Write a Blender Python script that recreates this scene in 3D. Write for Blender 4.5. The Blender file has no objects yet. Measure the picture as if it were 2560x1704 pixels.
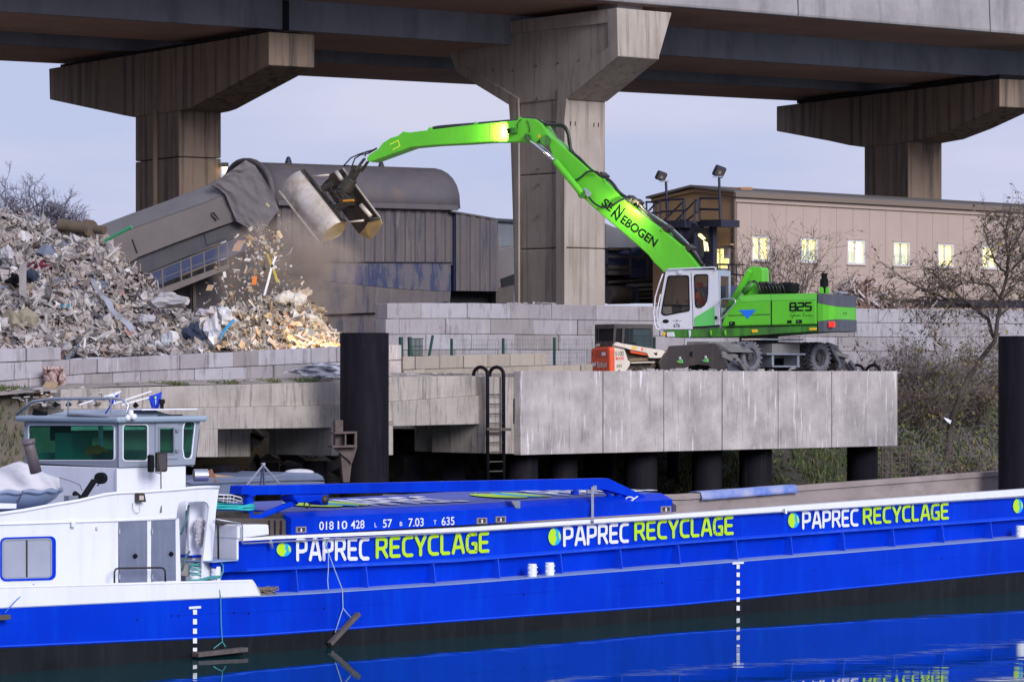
import bpy, bmesh, math, random
from mathutils import Vector, Matrix, noise
R = math.radians
rnd = random.Random(7)
SC = bpy.context.scene
COL = SC.collection
# ---------------------------------------------------------------- camera
F = 8500.0; XC = 1280.0; YH = 928.0; ZC = 5.85       # focal length and horizon in 2560-wide photo pixels, eye height
cam_d = bpy.data.cameras.new('camera'); cam = bpy.data.objects.new('camera', cam_d); COL.objects.link(cam)
cam.location = (0, 0, ZC); cam.rotation_euler = (R(90), 0, 0)
cam_d.sensor_width = 36; cam_d.lens = F/2560*36; cam_d.shift_y = (YH-852)/2560
cam_d.clip_start = 1; cam_d.clip_end = 5000
SC.camera = cam
SC.render.resolution_x = 1024; SC.render.resolution_y = 681
SC.view_settings.view_transform = 'Standard'; SC.view_settings.look = 'None'
SC.view_settings.exposure = 0.12; SC.view_settings.gamma = 1
# ---------------------------------------------------------------- sky and light: dusk under thin cloud
W = bpy.data.worlds.new('World'); SC.world = W; W.use_nodes = True
nt = W.node_tree; nt.nodes.clear(); N = nt.nodes.new; L = nt.links.new
SUN_EL = 24; SUN_AZ = 148          # light from behind the camera, right
sky = N('ShaderNodeTexSky'); sky.sky_type = 'NISHITA'; sky.sun_disc = False
sky.sun_elevation = R(SUN_EL); sky.sun_rotation = R(SUN_AZ); sky.air_density = 1.0; sky.dust_density = 2.0; sky.ozone_density = 2.0
b1 = N('ShaderNodeBackground'); L(sky.outputs[0], b1.inputs[0]); b1.inputs[1].default_value = 0.09
tc = N('ShaderNodeTexCoord'); mp = N('ShaderNodeMapping'); L(tc.outputs['Generated'], mp.inputs[0]); mp.inputs['Scale'].default_value = (3.0, 3.0, 16.0)
no = N('ShaderNodeTexNoise'); no.inputs['Scale'].default_value = 2.2; no.inputs['Detail'].default_value = 6; L(mp.outputs[0], no.inputs['Vector'])
rp = N('ShaderNodeValToRGB'); L(no.outputs['Fac'], rp.inputs[0])
rp.color_ramp.elements[0].position = 0.36; rp.color_ramp.elements[0].color = (0.50, 0.555, 0.80, 1)
rp.color_ramp.elements[1].position = 0.66; rp.color_ramp.elements[1].color = (0.64, 0.645, 0.82, 1)
b2 = N('ShaderNodeBackground'); L(rp.outputs[0], b2.inputs[0]); b2.inputs[1].default_value = 0.98
mx = N('ShaderNodeMixShader'); mx.inputs[0].default_value = 0.92; L(b1.outputs[0], mx.inputs[1]); L(b2.outputs[0], mx.inputs[2])
wo = N('ShaderNodeOutputWorld'); L(mx.outputs[0], wo.inputs[0])
sd = bpy.data.lights.new('sun', 'SUN'); sun = bpy.data.objects.new('sun', sd); COL.objects.link(sun)
sd.energy = 2.7; sd.angle = R(25); sd.color = (0.96, 0.96, 1.0)
az = R(SUN_AZ); el = R(SUN_EL)
sv = Vector((math.sin(az)*math.cos(el), math.cos(az)*math.cos(el), math.sin(el)))
sun.rotation_euler = sv.to_track_quat('Z', 'Y').to_euler()
# ---------------------------------------------------------------- materials
MATS = {}
def pm(name, c1, c2=None, sc=1.2, rough=.65, metal=0., bump=.0, bsc=12., stain=None, st=.5, stsc=(2.2, 2.2, .22), stlim=(.5, .72),
       spot=None, spsc=5., splim=.68, spec=.5, st2=None, st2lim=(.60, .70), st2sc=(5., 5., .35), emit=None, es=0., rndcol=None, alpha=None, coat=0.):
    """procedural surface: two-tone noise, vertical run-off stains, spots, bump"""
    if name in MATS: return MATS[name]
    m = bpy.data.materials.new(name); m.use_nodes = True; MATS[name] = m
    t = m.node_tree; n = t.nodes; l = t.links.new; bs = n['Principled BSDF']
    bs.inputs['Roughness'].default_value = rough; bs.inputs['Metallic'].default_value = metal
    bs.inputs['Specular IOR Level'].default_value = spec
    bs.inputs['Coat Weight'].default_value = coat; bs.inputs['Coat Roughness'].default_value = .15
    tc = n.new('ShaderNodeTexCoord')
    def noi(scale, vec=None, det=5, ro=.6):
        k = n.new('ShaderNodeTexNoise'); k.inputs['Scale'].default_value = scale; k.inputs['Detail'].default_value = det; k.inputs['Roughness'].default_value = ro
        l(vec or tc.outputs['Object'], k.inputs['Vector']); return k
    def ramp(src, a, b):
        k = n.new('ShaderNodeMapRange'); k.clamp = True; k.inputs['From Min'].default_value = a; k.inputs['From Max'].default_value = b; l(src, k.inputs['Value']); return k.outputs[0]
    def mixc(fac, A, B):
        k = n.new('ShaderNodeMix'); k.data_type = 'RGBA'
        if isinstance(fac, float): k.inputs[0].default_value = fac
        else: l(fac, k.inputs[0])
        for i, v in ((6, A), (7, B)):
            if isinstance(v, tuple): k.inputs[i].default_value = (*v[:3], 1)
            else: l(v, k.inputs[i])
        return k.outputs[2]
    col = c1
    if rndcol:
        g = n.new('ShaderNodeNewGeometry'); cr = n.new('ShaderNodeValToRGB'); l(g.outputs['Random Per Island'], cr.inputs[0]); cr.color_ramp.interpolation = 'CONSTANT'
        els = cr.color_ramp.elements; tot = sum(w for _, w in rndcol); acc = 0
        for i, (cc, w) in enumerate(rndcol):
            e = els[0] if i == 0 else (els[1] if i == 1 else els.new(min(.999, acc/tot)))
            e.position = min(.999, acc/tot); e.color = (*cc, 1); acc += w
        col = cr.outputs[0]
    if c2 is not None:
        a = noi(sc); col = mixc(ramp(a.outputs['Fac'], .3, .7), col, c2) if not rndcol else mixc(.35, col, mixc(ramp(a.outputs['Fac'], .3, .7), c1, c2))
    if stain is not None:
        mpn = n.new('ShaderNodeMapping'); mpn.inputs['Scale'].default_value = stsc; l(tc.outputs['Object'], mpn.inputs[0])
        a = noi(1.6, mpn.outputs[0], 7, .7); f = ramp(a.outputs['Fac'], *stlim)
        k = n.new('ShaderNodeMath'); k.operation = 'MULTIPLY'; l(f, k.inputs[0]); k.inputs[1].default_value = st
        col = mixc(k.outputs[0], col, stain)
    if st2 is not None:
        mpn = n.new('ShaderNodeMapping'); mpn.inputs['Scale'].default_value = st2sc; mpn.inputs['Location'].default_value = (7, 3, 1); l(tc.outputs['Object'], mpn.inputs[0])
        a = noi(1.3, mpn.outputs[0], 8, .75); col = mixc(ramp(a.outputs['Fac'], *st2lim), col, st2)
    if spot is not None:
        a = noi(spsc, None, 8, .75); f = ramp(a.outputs['Fac'], splim, splim+.04); col = mixc(f, col, spot)
    if isinstance(col, tuple): bs.inputs['Base Color'].default_value = (*col, 1)
    else: l(col, bs.inputs['Base Color'])
    if bump > 0:
        a = noi(bsc); b = n.new('ShaderNodeBump'); b.inputs['Strength'].default_value = bump; b.inputs['Distance'].default_value = .03
        l(a.outputs['Fac'], b.inputs['Height']); l(b.outputs[0], bs.inputs['Normal'])
        rr = n.new('ShaderNodeMapRange'); rr.inputs['To Min'].default_value = max(0, rough-.1); rr.inputs['To Max'].default_value = min(1, rough+.12); l(a.outputs['Fac'], rr.inputs['Value']); l(rr.outputs[0], bs.inputs['Roughness'])
    if emit: bs.inputs['Emission Color'].default_value = (*emit, 1); bs.inputs['Emission Strength'].default_value = es
    if alpha is not None: bs.inputs['Alpha'].default_value = alpha
    return m
conc = pm('weathered_concrete', (.54, .485, .46), (.29, .255, .25), 1.1, .85, bump=.5, bsc=9, stain=(.19, .15, .13), st=.8, stsc=(5, 5, .35), stlim=(.57, .68), spot=(.13, .10, .10), spsc=3.2, splim=.68, st2=(.78, .76, .80), st2lim=(.57, .66))
concdk = pm('quay_concrete', (.47, .415, .37), (.29, .255, .225), .9, .88, bump=.5, bsc=8, stain=(.14, .12, .105), st=.75, stsc=(5, 5, .4), stlim=(.52, .64), st2=(.50, .47, .44), st2lim=(.60, .7))
pier_p = pm('warm_lit_pier_concrete', (.45, .385, .335), (.34, .285, .245), .5, .85, bump=.35, bsc=5, stain=(.21, .16, .13), st=.8, stsc=(2.2, 2.2, .10), stlim=(.5, .66), st2=(.48, .44, .42))  # tan tone takes in the warm yard light on the central pier
pier_w = pm('shaded_pier_concrete', (.26, .185, .135), (.19, .135, .10), .35, .85, bump=.35, bsc=5, stain=(.05, .042, .042), st=.85, stsc=(1.6, 1.6, .06), stlim=(.48, .62), st2=(.24, .19, .155), st2lim=(.6, .7), st2sc=(1.5, 1.5, .1))  # base brown darkened for the shade under the deck, stains on top
deckc = pm('bridge_concrete', (.27, .28, .335), (.19, .20, .245), .4, .85, bump=.3, bsc=4, stain=(.11, .105, .12), st=.6, stsc=(.6, .6, .12))
soff = pm('bridge_soffit', (.58, .35, .28), (.40, .245, .20), .3, .85, bump=.2, bsc=3, spot=(.06, .04, .04), spsc=1.5, splim=.63)
para = pm('parapet_concrete', (.36, .33, .33), (.24, .22, .225), .5, .85, bump=.3, bsc=4, stain=(.10, .095, .10), st=.6, stsc=(.8, .8, .1))
blk = pm('block_concrete', (.40, .36, .37), (.24, .215, .225), 1.1, .88, bump=.6, bsc=7, stain=(.15, .125, .12), st=.65, stsc=(3, 3, .5), stlim=(.52, .66), st2=(.52, .50, .53), st2lim=(.6, .72), spot=(.14, .12, .12), spsc=3, splim=.7, rndcol=[((.36, .33, .35), 3), ((.30, .27, .28), 3), ((.42, .40, .44), 2), ((.25, .22, .21), 1)])
blkt = pm('tan_block_concrete', (.36, .31, .26), (.28, .24, .20), 1.1, .88, bump=.5, bsc=10, stain=(.16, .13, .10), st=.5, rndcol=[((.36, .31, .265), 3), ((.30, .255, .215), 3), ((.42, .37, .31), 1)])
steelblk = pm('black_steel', (.006, .006, .010), (.011, .009, .013), .8, .7, .0, spec=.12, bump=.25, bsc=7, stain=(.030, .022, .024), st=.5, spot=(.3, .28, .3), spsc=3.3, splim=.735, st2=(.035, .032, .045), st2sc=(6, 6, .1), st2lim=(.60, .68))
rust = pm('rusty_steel', (.14, .105, .09), (.08, .06, .055), 4, .7, .3, bump=.3, bsc=20)
blue = pm('blue_hull_paint', (.0004, .038, .60), (.0004, .026, .45), .45, .42, bump=.10, bsc=2.2, stain=(.001, .065, .66), st=.5, stsc=(1.6, 1.6, .25), spec=.08, spot=(.02, .035, .22), spsc=7, splim=.735)
bluel = pm('lightened_blue_paint', (.004, .075, .74), (.003, .06, .64), .8, .4, bump=.06, bsc=4, spot=(.2, .3, .7), spsc=3, splim=.72)
bluet = pm('faded_blue_paint', (.05, .085, .46), (.07, .09, .40), .7, .5, bump=.05, bsc=4)
black = pm('black_boottop', (.004, .005, .008), (.010, .011, .014), .8, .5, bump=.1, bsc=5, stain=(.030, .032, .04), st=.4, stsc=(3, 3, .3), spec=.2)
white = pm('white_paint', (.80, .80, .85), (.74, .75, .82), .6, .38, bump=.04, bsc=3, stain=(.55, .55, .62), st=.35, spec=.4)
wallw = pm('deck_grey_paint', (.28, .37, .62), (.22, .31, .55), 1.5, .5, bump=.1, bsc=9)
greyal = pm('grey_wheelhouse_paint', (.33, .36, .44), (.29, .32, .39), .8, .35, .2, bump=.04, bsc=4)
greyr = pm('grey_roof_paint', (.32, .39, .47), (.27, .33, .41), 1, .45, bump=.06, bsc=4)
doorm = pm('brushed_aluminium', (.23, .26, .36), (.18, .20, .29), 1.5, .42, .4, bump=.1, bsc=12, stain=(.33, .35, .44), st=.5, stsc=(6, 6, .4))
green = pm('green_machine_paint', (.115, .54, .025), (.095, .45, .022), .9, .42, bump=.10, bsc=5, stain=(.10, .22, .05), st=.5, stsc=(2.5, 2.5, .4), stlim=(.56, .75), spec=.35, coat=.08, spot=(.06, .11, .03), spsc=9, splim=.74)
greend = pm('dark_green_paint', (.04, .26, .012), (.05, .20, .02), 1.5, .45, bump=.1, bsc=8, stain=(.03, .05, .02), st=.7, stlim=(.4, .6))
greenl = pm('pale_green_paint', (.12, .55, .13), (.11, .5, .12), 2, .4)
cabw = pm('white_cab_paint', (.66, .66, .72), (.58, .58, .65), 1.2, .35, stain=(.4, .39, .42), st=.35, bump=.04)
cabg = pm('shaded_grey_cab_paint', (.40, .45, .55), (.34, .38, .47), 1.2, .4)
dgrey = pm('charcoal_paint', (.085, .09, .115), (.06, .062, .08), 1.5, .5, bump=.12, bsc=9, stain=(.16, .15, .16), st=.3)
rubber = pm('rubber', (.022, .022, .024), (.05, .048, .048), 6, .85, bump=.4, bsc=20)
rubberd = pm('dusty_rubber', (.065, .065, .080), (.20, .19, .22), 5, .9, bump=.5, bsc=20)
hosem = pm('black_hose', (.012, .012, .015), None, 1, .4)
chrome = pm('chrome', (.7, .7, .75), None, 1, .15, 1)
galv = pm('galvanised_steel', (.42, .44, .50), (.33, .35, .40), 4, .35, .7, bump=.05)
orange = pm('orange_paint', (.80, .085, .012), (.66, .07, .012), 3, .4, bump=.1, bsc=8)
cream = pm('cream_paint', (.74, .66, .56), (.64, .56, .47), 3, .5, bump=.1, bsc=8, stain=(.32, .24, .16), st=.4)
grabm = pm('worn_grab_steel', (.40, .33, .25), (.60, .55, .52), 2.2, .6, .15, bump=.3, bsc=14, stain=(.20, .13, .08), st=.8, stsc=(1, 1, 1))
grabt = pm('bright_worn_steel', (.62, .56, .50), (.42, .36, .28), 3, .5, .2)
grabe = pm('ochre_grab_steel', (.46, .34, .15), (.30, .20, .10), 5, .6, .1, bump=.3, bsc=14)
darkst = pm('oily_steel', (.030, .030, .034), (.075, .06, .04), 6, .5, .5, bump=.3, bsc=25)
plantm = pm('dirty_blue_cladding', (.125, .100, .095), (.085, .074, .080), .45, .8, bump=.3, bsc=6, stain=(.024, .029, .062), st=.7, stsc=(2.0, 2.0, .16), stlim=(.52, .62), st2=(.19, .155, .14), st2lim=(.58, .7), st2sc=(3, 3, .2))
plantr = pm('rusty_roof_sheet', (.105, .088, .092), (.072, .066, .078), .5, .75, bump=.3, bsc=6, stain=(.14, .098, .078), st=.7, stsc=(1.2, 1.2, .5))
tarpm = pm('dusty_tarpaulin', (.150, .130, .132), (.11, .098, .104), .6, .8, bump=.2, bsc=8)
bluep = pm('dull_blue_sheet', (.018, .035, .13), (.035, .045, .10), .8, .6, bump=.2, bsc=8, stain=(.09, .08, .085), st=.7)
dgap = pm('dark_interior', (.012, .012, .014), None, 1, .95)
steelbr = pm('brown_steel', (.09, .07, .06), (.05, .04, .038), 2, .7, .2, bump=.3, bsc=14)
facade = pm('beige_facade', (.45, .345, .295), (.41, .31, .265), .25, .8, bump=.05, bsc=6, stain=(.31, .23, .19), st=.3, stsc=(.8, .8, .06))
facadeo = pm('shaded_ochre_gable', (.38, .235, .12), (.34, .21, .11), .3, .8, bump=.05, bsc=6, stain=(.26, .15, .08), st=.35, stsc=(.8, .8, .06))  # ochre, darker and warmer than the facade, holds the gable's shade
roofm = pm('grey_roof_sheet', (.17, .155, .15), (.13, .12, .12), .6, .7)
framew = pm('white_window_frame', (.62, .6, .6), None, 1, .5)
lit = pm('lit_window', (.8, .7, .35), (.8, .75, .5), 1.5, .4, emit=(1.0, .86, .30), es=1.05)
litb = pm('bright_lit_glass', (.8, .75, .5), None, 1, .4, emit=(1.0, .90, .48), es=1.5)
litw = pm('lamp_glow', (1, .9, .6), None, 1, .4, emit=(1.0, .72, .30), es=6)
navy = pm('navy_steel', (.018, .020, .045), (.03, .03, .05), 3, .6, .2)
limep = pm('lime_letter_paint', (.50, .78, .010), (.46, .70, .01), 2, .45)
cyanp = pm('cyan_emblem_paint', (.01, .42, .72), None, 2, .45)
whitep = pm('white_letter_paint', (.80, .80, .84), (.74, .74, .80), 3, .5)
blackp = pm('black_letter_paint', (.008, .009, .011), None, 2, .75, spec=.12)
redp = pm('glowing_red_plastic', (.8, .03, .02), None, 1, .3, emit=(1, .05, .02), es=.4)
yel = pm('yellow_paint', (.85, .50, .01), (.7, .42, .02), 4, .5)
blued = pm('bright_blue_sticker', (.005, .15, .75), None, 1, .45)
wood = pm('raw_wood', (.42, .28, .17), (.30, .19, .11), 4, .8, bump=.2)
woodg = pm('wet_dark_wood', (.12, .095, .09), (.07, .058, .055), 6, .75, bump=.4)
rope = pm('teal_rope', (.03, .26, .27), (.10, .36, .38), 20, .8)
ropeb = pm('pale_rope', (.25, .38, .45), (.4, .45, .5), 20, .8)
ropeg = pm('brown_rope', (.28, .22, .16), (.14, .11, .09), 20, .9, bump=.6, bsc=30)
cover = pm('grey_boat_cover', (.64, .62, .66), (.55, .53, .57), 1.3, .8, bump=.4, bsc=5, stain=(.33, .32, .36), st=.5, stsc=(2, 2, .8))
dingh = pm('grey_dinghy_rubber', (.24, .30, .44), (.20, .26, .38), 2, .5, bump=.05)
military = pm('blue_grey_boat_paint', (.15, .18, .27), (.12, .15, .23), 2, .5, bump=.1, spot=(.4, .42, .5), spsc=3, splim=.7)
hivis = pm('orange_hivis', (1.0, .09, .01), (.95, .07, .01), 6, .7)
skinm = pm('skin', (.45, .24, .17), None, 1, .6)
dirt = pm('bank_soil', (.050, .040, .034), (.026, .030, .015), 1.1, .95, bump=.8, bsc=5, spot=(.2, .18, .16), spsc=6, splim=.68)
yardm = pm('yard_ground', (.32, .28, .25), (.22, .19, .17), .5, .95, bump=.6, bsc=5)
twig = pm('twig_bark', (.115, .085, .075), (.075, .055, .05), 5, .9)
twigl = pm('pale_twig', (.30, .25, .25), (.20, .165, .17), 5, .9)
trunkm = pm('dark_bark', (.05, .038, .034), (.08, .06, .05), 8, .9, bump=.5)
leafm = pm('dry_leaf', (.12, .10, .03), None, 3, .8, rndcol=[((.17, .13, .05), 3), ((.09, .085, .035), 3), ((.15, .10, .07), 5), ((.26, .19, .03), 1), ((.045, .03, .028), 3)])
leafg = pm('green_leaf', (.05, .08, .02), None, 3, .8, rndcol=[((.075, .11, .03), 4), ((.11, .13, .035), 3), ((.20, .17, .02), 1), ((.10, .07, .03), 2)])
grassm = pm('grass_blade', (.05, .085, .02), None, 3, .85, rndcol=[((.05, .085, .02), 4), ((.09, .11, .03), 3), ((.15, .13, .06), 2)])
farbr = pm('far_branch', (.16, .14, .18), None, 3, .9)
RUB = [((.39, .34, .32), 14), ((.28, .23, .21), 14), ((.50, .46, .45), 9), ((.16, .13, .125), 12), ((.32, .25, .20), 6), ((.06, .055, .06), 7), ((.42, .32, .24), 4), ((.70, .67, .68), 4), ((.33, .12, .08), 1), ((.05, .09, .18), 1), ((.22, .13, .08), 3), ((.48, .44, .42), 8)]
rubm = pm('mixed_waste', (.35, .33, .33), (.25, .23, .22), 2, .85, bump=.3, bsc=10, rndcol=RUB)
RUB2 = [((.62, .60, .60), 8), ((.42, .30, .19), 6), ((.50, .36, .20), 5), ((.30, .20, .12), 4), ((.72, .70, .68), 5), ((.08, .07, .07), 3), ((.55, .20, .04), 2), ((.36, .33, .33), 6), ((.04, .18, .32), 1), ((.6, .5, .38), 4), ((.20, .15, .12), 4)]
rubm2 = pm('fresh_mixed_waste', (.5, .42, .33), (.35, .28, .2), 2, .85, bump=.3, bsc=10, rndcol=RUB2)
rubbase = pm('waste_fines', (.20, .175, .165), (.13, .11, .105), 2.5, .95, bump=1, bsc=6)
woodch = pm('scrap_wood', (.26, .17, .13), None, 3, .85, rndcol=[((.28, .18, .14), 3), ((.38, .30, .27), 3), ((.16, .09, .07), 2), ((.46, .42, .42), 2)])
insul = pm('pink_insulation', (.52, .36, .34), (.42, .30, .27), 3, .95, bump=.6, bsc=8)
def glassmat(name, tint, fac, rough=.05):
    m = bpy.data.materials.new(name); m.use_nodes = True; t = m.node_tree; t.nodes.clear()
    o = t.nodes.new('ShaderNodeOutputMaterial'); mixn = t.nodes.new('ShaderNodeMixShader'); tr = t.nodes.new('ShaderNodeBsdfTransparent'); gl = t.nodes.new('ShaderNodeBsdfPrincipled')
    tr.inputs[0].default_value = (*tint, 1); gl.inputs['Base Color'].default_value = (tint[0]*.08, tint[1]*.08, tint[2]*.08, 1); gl.inputs['Roughness'].default_value = rough; gl.inputs['Specular IOR Level'].default_value = .6
    mixn.inputs[0].default_value = fac; t.links.new(tr.outputs[0], mixn.inputs[1]); t.links.new(gl.outputs[0], mixn.inputs[2]); t.links.new(mixn.outputs[0], o.inputs[0]); return m
glass_g = glassmat('green_tinted_glass', (.48, .90, .80), .16)
glass_f = glassmat('clear_glass', (.75, .95, .9), .15)
glass_c = glassmat('dusty_cab_glass', (.80, .78, .74), .20, .2)
curt = pm('curtained_window', (.36, .38, .46), (.31, .33, .41), 1.5, .3)
# ---------------------------------------------------------------- frames: a vertical plane standing in the world, and points on it
class Fr:
    def __init__(s, px, Y, ang):
        s.o = Vector(((px-XC)/F*Y, Y)); a = R(ang); s.a = a
        s.d = Vector((math.cos(a), math.sin(a))); s.nn = Vector((-math.sin(a), math.cos(a)))
    def tz(s, px, py, n=0.):
        u = (px-XC)/F; q = s.o+n*s.nn
        t = (u*q.y-q.x)/(s.d.x-u*s.d.y); Y = q.y+t*s.d.y
        return t, ZC-(py-YH)*Y/F
    def P(s, t, n, z):
        q = s.o+t*s.d+n*s.nn; return Vector((q.x, q.y, z))
    def p(s, px, py, n=0.):
        t, z = s.tz(px, py, n); return s.P(t, n, z)
    def t(s, px, n=0.): return s.tz(px, 0, n)[0]
    def line(s, pts, n=0.):
        q = [s.tz(a, b, n) for a, b in pts]
        def f(t):
            if t <= q[0][0]: i = 0
            elif t >= q[-1][0]: i = len(q)-2
            else: i = max(k for k in range(len(q)-1) if q[k][0] <= t)
            (a, za), (b, zb) = q[i], q[i+1]; return za+(zb-za)*(t-a)/(b-a)
        return f
WORLD = Fr(XC, 0, 0)
def at(px, py, Y): return Vector(((px-XC)/F*Y, Y, ZC-(py-YH)*Y/F))
# ---------------------------------------------------------------- things and parts
MW = {}
def tag(o, label=None, cat=None, group=None, kind=None):
    for k, v in (('label', label), ('category', cat), ('group', group), ('kind', kind)):
        if v: o[k] = v
def thing(name, label, cat, loc, rot=0., group=None, kind=None):
    o = bpy.data.objects.new(name, None); COL.objects.link(o); o.empty_display_size = .2
    o.location = loc; o.rotation_euler = (0, 0, rot); tag(o, label, cat, group, kind)
    MW[o] = Matrix.Translation(Vector(loc)) @ Matrix.Rotation(rot, 4, 'Z'); return o
class MB:
    def __init__(s): s.v = []; s.f = []; s.mi = []; s.cm = 0
    def add(s, vs, fs):
        b = len(s.v); s.v += [Vector(x) for x in vs]; s.f += [tuple(b+i for i in f) for f in fs]; s.mi += [s.cm]*len(fs); return s
    def box8(s, c):                                   # 8 corners: bottom 4, top 4
        return s.add(c, [(0, 3, 2, 1), (4, 5, 6, 7), (0, 1, 5, 4), (1, 2, 6, 5), (2, 3, 7, 6), (3, 0, 4, 7)])
    def box(s, fr, t0, t1, n0, n1, z0, z1):
        return s.box8([fr.P(a, b, z0) for a, b in ((t0, n0), (t1, n0), (t1, n1), (t0, n1))]+[fr.P(a, b, z1) for a, b in ((t0, n0), (t1, n0), (t1, n1), (t0, n1))])
    def rot_box(s, c, hx, hy, hz, M):
        c = Vector(c); return s.box8([c+M @ Vector((a*hx, b*hy, k*hz)) for k in (-1, 1) for a, b in ((-1, -1), (1, -1), (1, 1), (-1, 1))])
    def prism(s, A, B):
        n = len(A); return s.add(list(A)+list(B), [tuple(range(n)), tuple(range(2*n-1, n-1, -1))]+[(i, n+i, n+(i+1) % n, (i+1) % n) for i in range(n)])
    def ext(s, fr, pts, n0, n1):                      # pts are (t, z)
        return s.prism([fr.P(t, n0, z) for t, z in pts], [fr.P(t, n1, z) for t, z in pts])
    def extp(s, fr, pts, n0, n1):                     # outline read on plane n0 from the photo, pushed back to n1
        return s.ext(fr, [fr.tz(a, b, n0) for a, b in pts], n0, n1)
    def tube(s, pts, r, seg=8, cap=True):
        pts = [Vector(p) for p in pts]; n = len(pts); rr = r if isinstance(r, (list, tuple)) else [r]*n
        vs = []; up = None
        for i, p in enumerate(pts):
            d = (pts[min(i+1, n-1)]-pts[max(i-1, 0)])
            if d.length < 1e-6: d = Vector((0, 0, 1))
            d.normalize()
            if up is None: up = d.orthogonal().normalized()
            up = (up-d*up.dot(d)); up = up.normalized() if up.length > 1e-5 else d.orthogonal().normalized()
            w = d.cross(up)
            vs += [p+(up*math.cos(2*math.pi*k/seg)+w*math.sin(2*math.pi*k/seg))*rr[i] for k in range(seg)]
        fs = [(i*seg+k, i*seg+(k+1) % seg, (i+1)*seg+(k+1) % seg, (i+1)*seg+k) for i in range(n-1) for k in range(seg)]
        if cap: fs += [tuple(range(seg-1, -1, -1)), tuple((n-1)*seg+k for k in range(seg))]
        return s.add(vs, fs)
    def bar(s, a, b, w, h=None, up=(0, 0, 1)):
        a = Vector(a); b = Vector(b); d = b-a; L_ = d.length; d.normalize(); up = Vector(up)
        x = d.cross(up); x = x.normalized() if x.length > 1e-4 else d.orthogonal().normalized(); y = x.cross(d)
        h = h or w
        return s.box8([p+x*i*w/2+y*j*h/2 for p in (a, b) for i, j in ((-1, -1), (1, -1), (1, 1), (-1, 1))])
    def loft(s, rows, closed=False, thick=0):
        m = len(rows[0]); vs = [p for r in rows for p in r]
        fs = [(i*m+k, i*m+(k+1) % m, (i+1)*m+(k+1) % m, (i+1)*m+k) for i in range(len(rows)-1) for k in range(m if closed else m-1)]
        return s.add(vs, fs)
    def sphere(s, c, r, sx=1, sy=1, sz=1, a=10, b=7):
        c = Vector(c); rows = []
        for j in range(b+1):
            th = math.pi*j/b; rows.append([c+Vector((r*sx*math.sin(th)*math.cos(2*math.pi*i/a), r*sy*math.sin(th)*math.sin(2*math.pi*i/a), r*sz*math.cos(th))) for i in range(a)])
        return s.loft(rows, True)
    def build(s, name, mat, parent=None, smooth=False, bevel=0, sol=0, label=None, cat=None, group=None, kind=None, fixn=True, subd=0):
        me = bpy.data.meshes.new(name); 
        if parent is not None: M = MW[parent]
        else:
            xs = [v.x for v in s.v]; ys = [v.y for v in s.v]; M = Matrix.Translation(((min(xs)+max(xs))/2, (min(ys)+max(ys))/2, min(v.z for v in s.v)))
        Mi = M.inverted()
        me.from_pydata([Mi @ v for v in s.v], [], s.f)
        for m in (mat if isinstance(mat, list) else [mat]): me.materials.append(m)
        if isinstance(mat, list):
            for p, i in zip(me.polygons, s.mi): p.material_index = i
        if fixn:
            b = bmesh.new(); b.from_mesh(me); bmesh.ops.recalc_face_normals(b, faces=b.faces); b.to_mesh(me); b.free()
        if smooth:
            for p in me.polygons: p.use_smooth = True
        o = bpy.data.objects.new(name, me); COL.objects.link(o); MW[o] = M
        if parent is not None: o.parent = parent
        else: o.matrix_world = M
        if sol: k = o.modifiers.new('thickness', 'SOLIDIFY'); k.thickness = sol; k.offset = 0
        if subd: k = o.modifiers.new('smooth', 'SUBSURF'); k.levels = subd; k.render_levels = subd
        if bevel: k = o.modifiers.new('bevel', 'BEVEL'); k.width = bevel; k.segments = 2; k.limit_method = 'ANGLE'; k.angle_limit = R(40)
        tag(o, label, cat, group, kind); return o
def split(mb, name, mat, parent=None, **kw):
    """build every connected piece of a mesh builder as an object of its own"""
    up = list(range(len(mb.v)))
    def fd(i):
        while up[i] != i: up[i] = up[up[i]]; i = up[i]
        return i
    for f in mb.f:
        for i in f[1:]: up[fd(i)] = fd(f[0])
    gr_ = {}
    for f in mb.f: gr_.setdefault(fd(f[0]), []).append(f)
    o = None
    for fs in gr_.values():
        ids = sorted({i for f in fs for i in f}); mp_ = {i: k for k, i in enumerate(ids)}; q = MB(); q.add([mb.v[i] for i in ids], [tuple(mp_[i] for i in f) for f in fs]); o = q.build(name, mat, parent, **kw)
    return o
def copy_tree(o, parent=None, loc=None):
    c = o.copy(); COL.objects.link(c); c.parent = parent
    if loc is not None: c.location = loc
    for ch in list(o.children): copy_tree(ch, c)
    return c
def rrect(fr, px0, py0, px1, py1, n, rpx, k=4):        # rounded rectangle outline on a plane, in photo pixels
    out = []
    for cx, cy, a0 in ((px1-rpx, py0+rpx, -90), (px1-rpx, py1-rpx, 0), (px0+rpx, py1-rpx, 90), (px0+rpx, py0+rpx, 180)):
        for i in range(k+1):
            a = R(a0+90*i/k); out.append((cx+rpx*math.cos(a), cy+rpx*math.sin(a)))
    return out
def ring(mb, fr, outer, inner, n0, n1):                # frame between two outlines with the same number of points
    A = [fr.P(*(lambda q: (q[0], n0, q[1]))(fr.tz(a, b, n0))) for a, b in outer]; B = [fr.P(*(lambda q: (q[0], n0, q[1]))(fr.tz(a, b, n0))) for a, b in inner]
    sh = fr.nn*(n1-n0); sh = Vector((sh.x, sh.y, 0)); m = len(A)
    vs = A+B+[v+sh for v in A]+[v+sh for v in B]; fs = []
    for i in range(m):
        j = (i+1) % m; fs += [(i, j, m+j, m+i), (2*m+i, 3*m+i, 3*m+j, 2*m+j), (i, 2*m+i, 2*m+j, j), (m+i, m+j, 3*m+j, 3*m+i)]
    mb.add(vs, fs)
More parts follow.
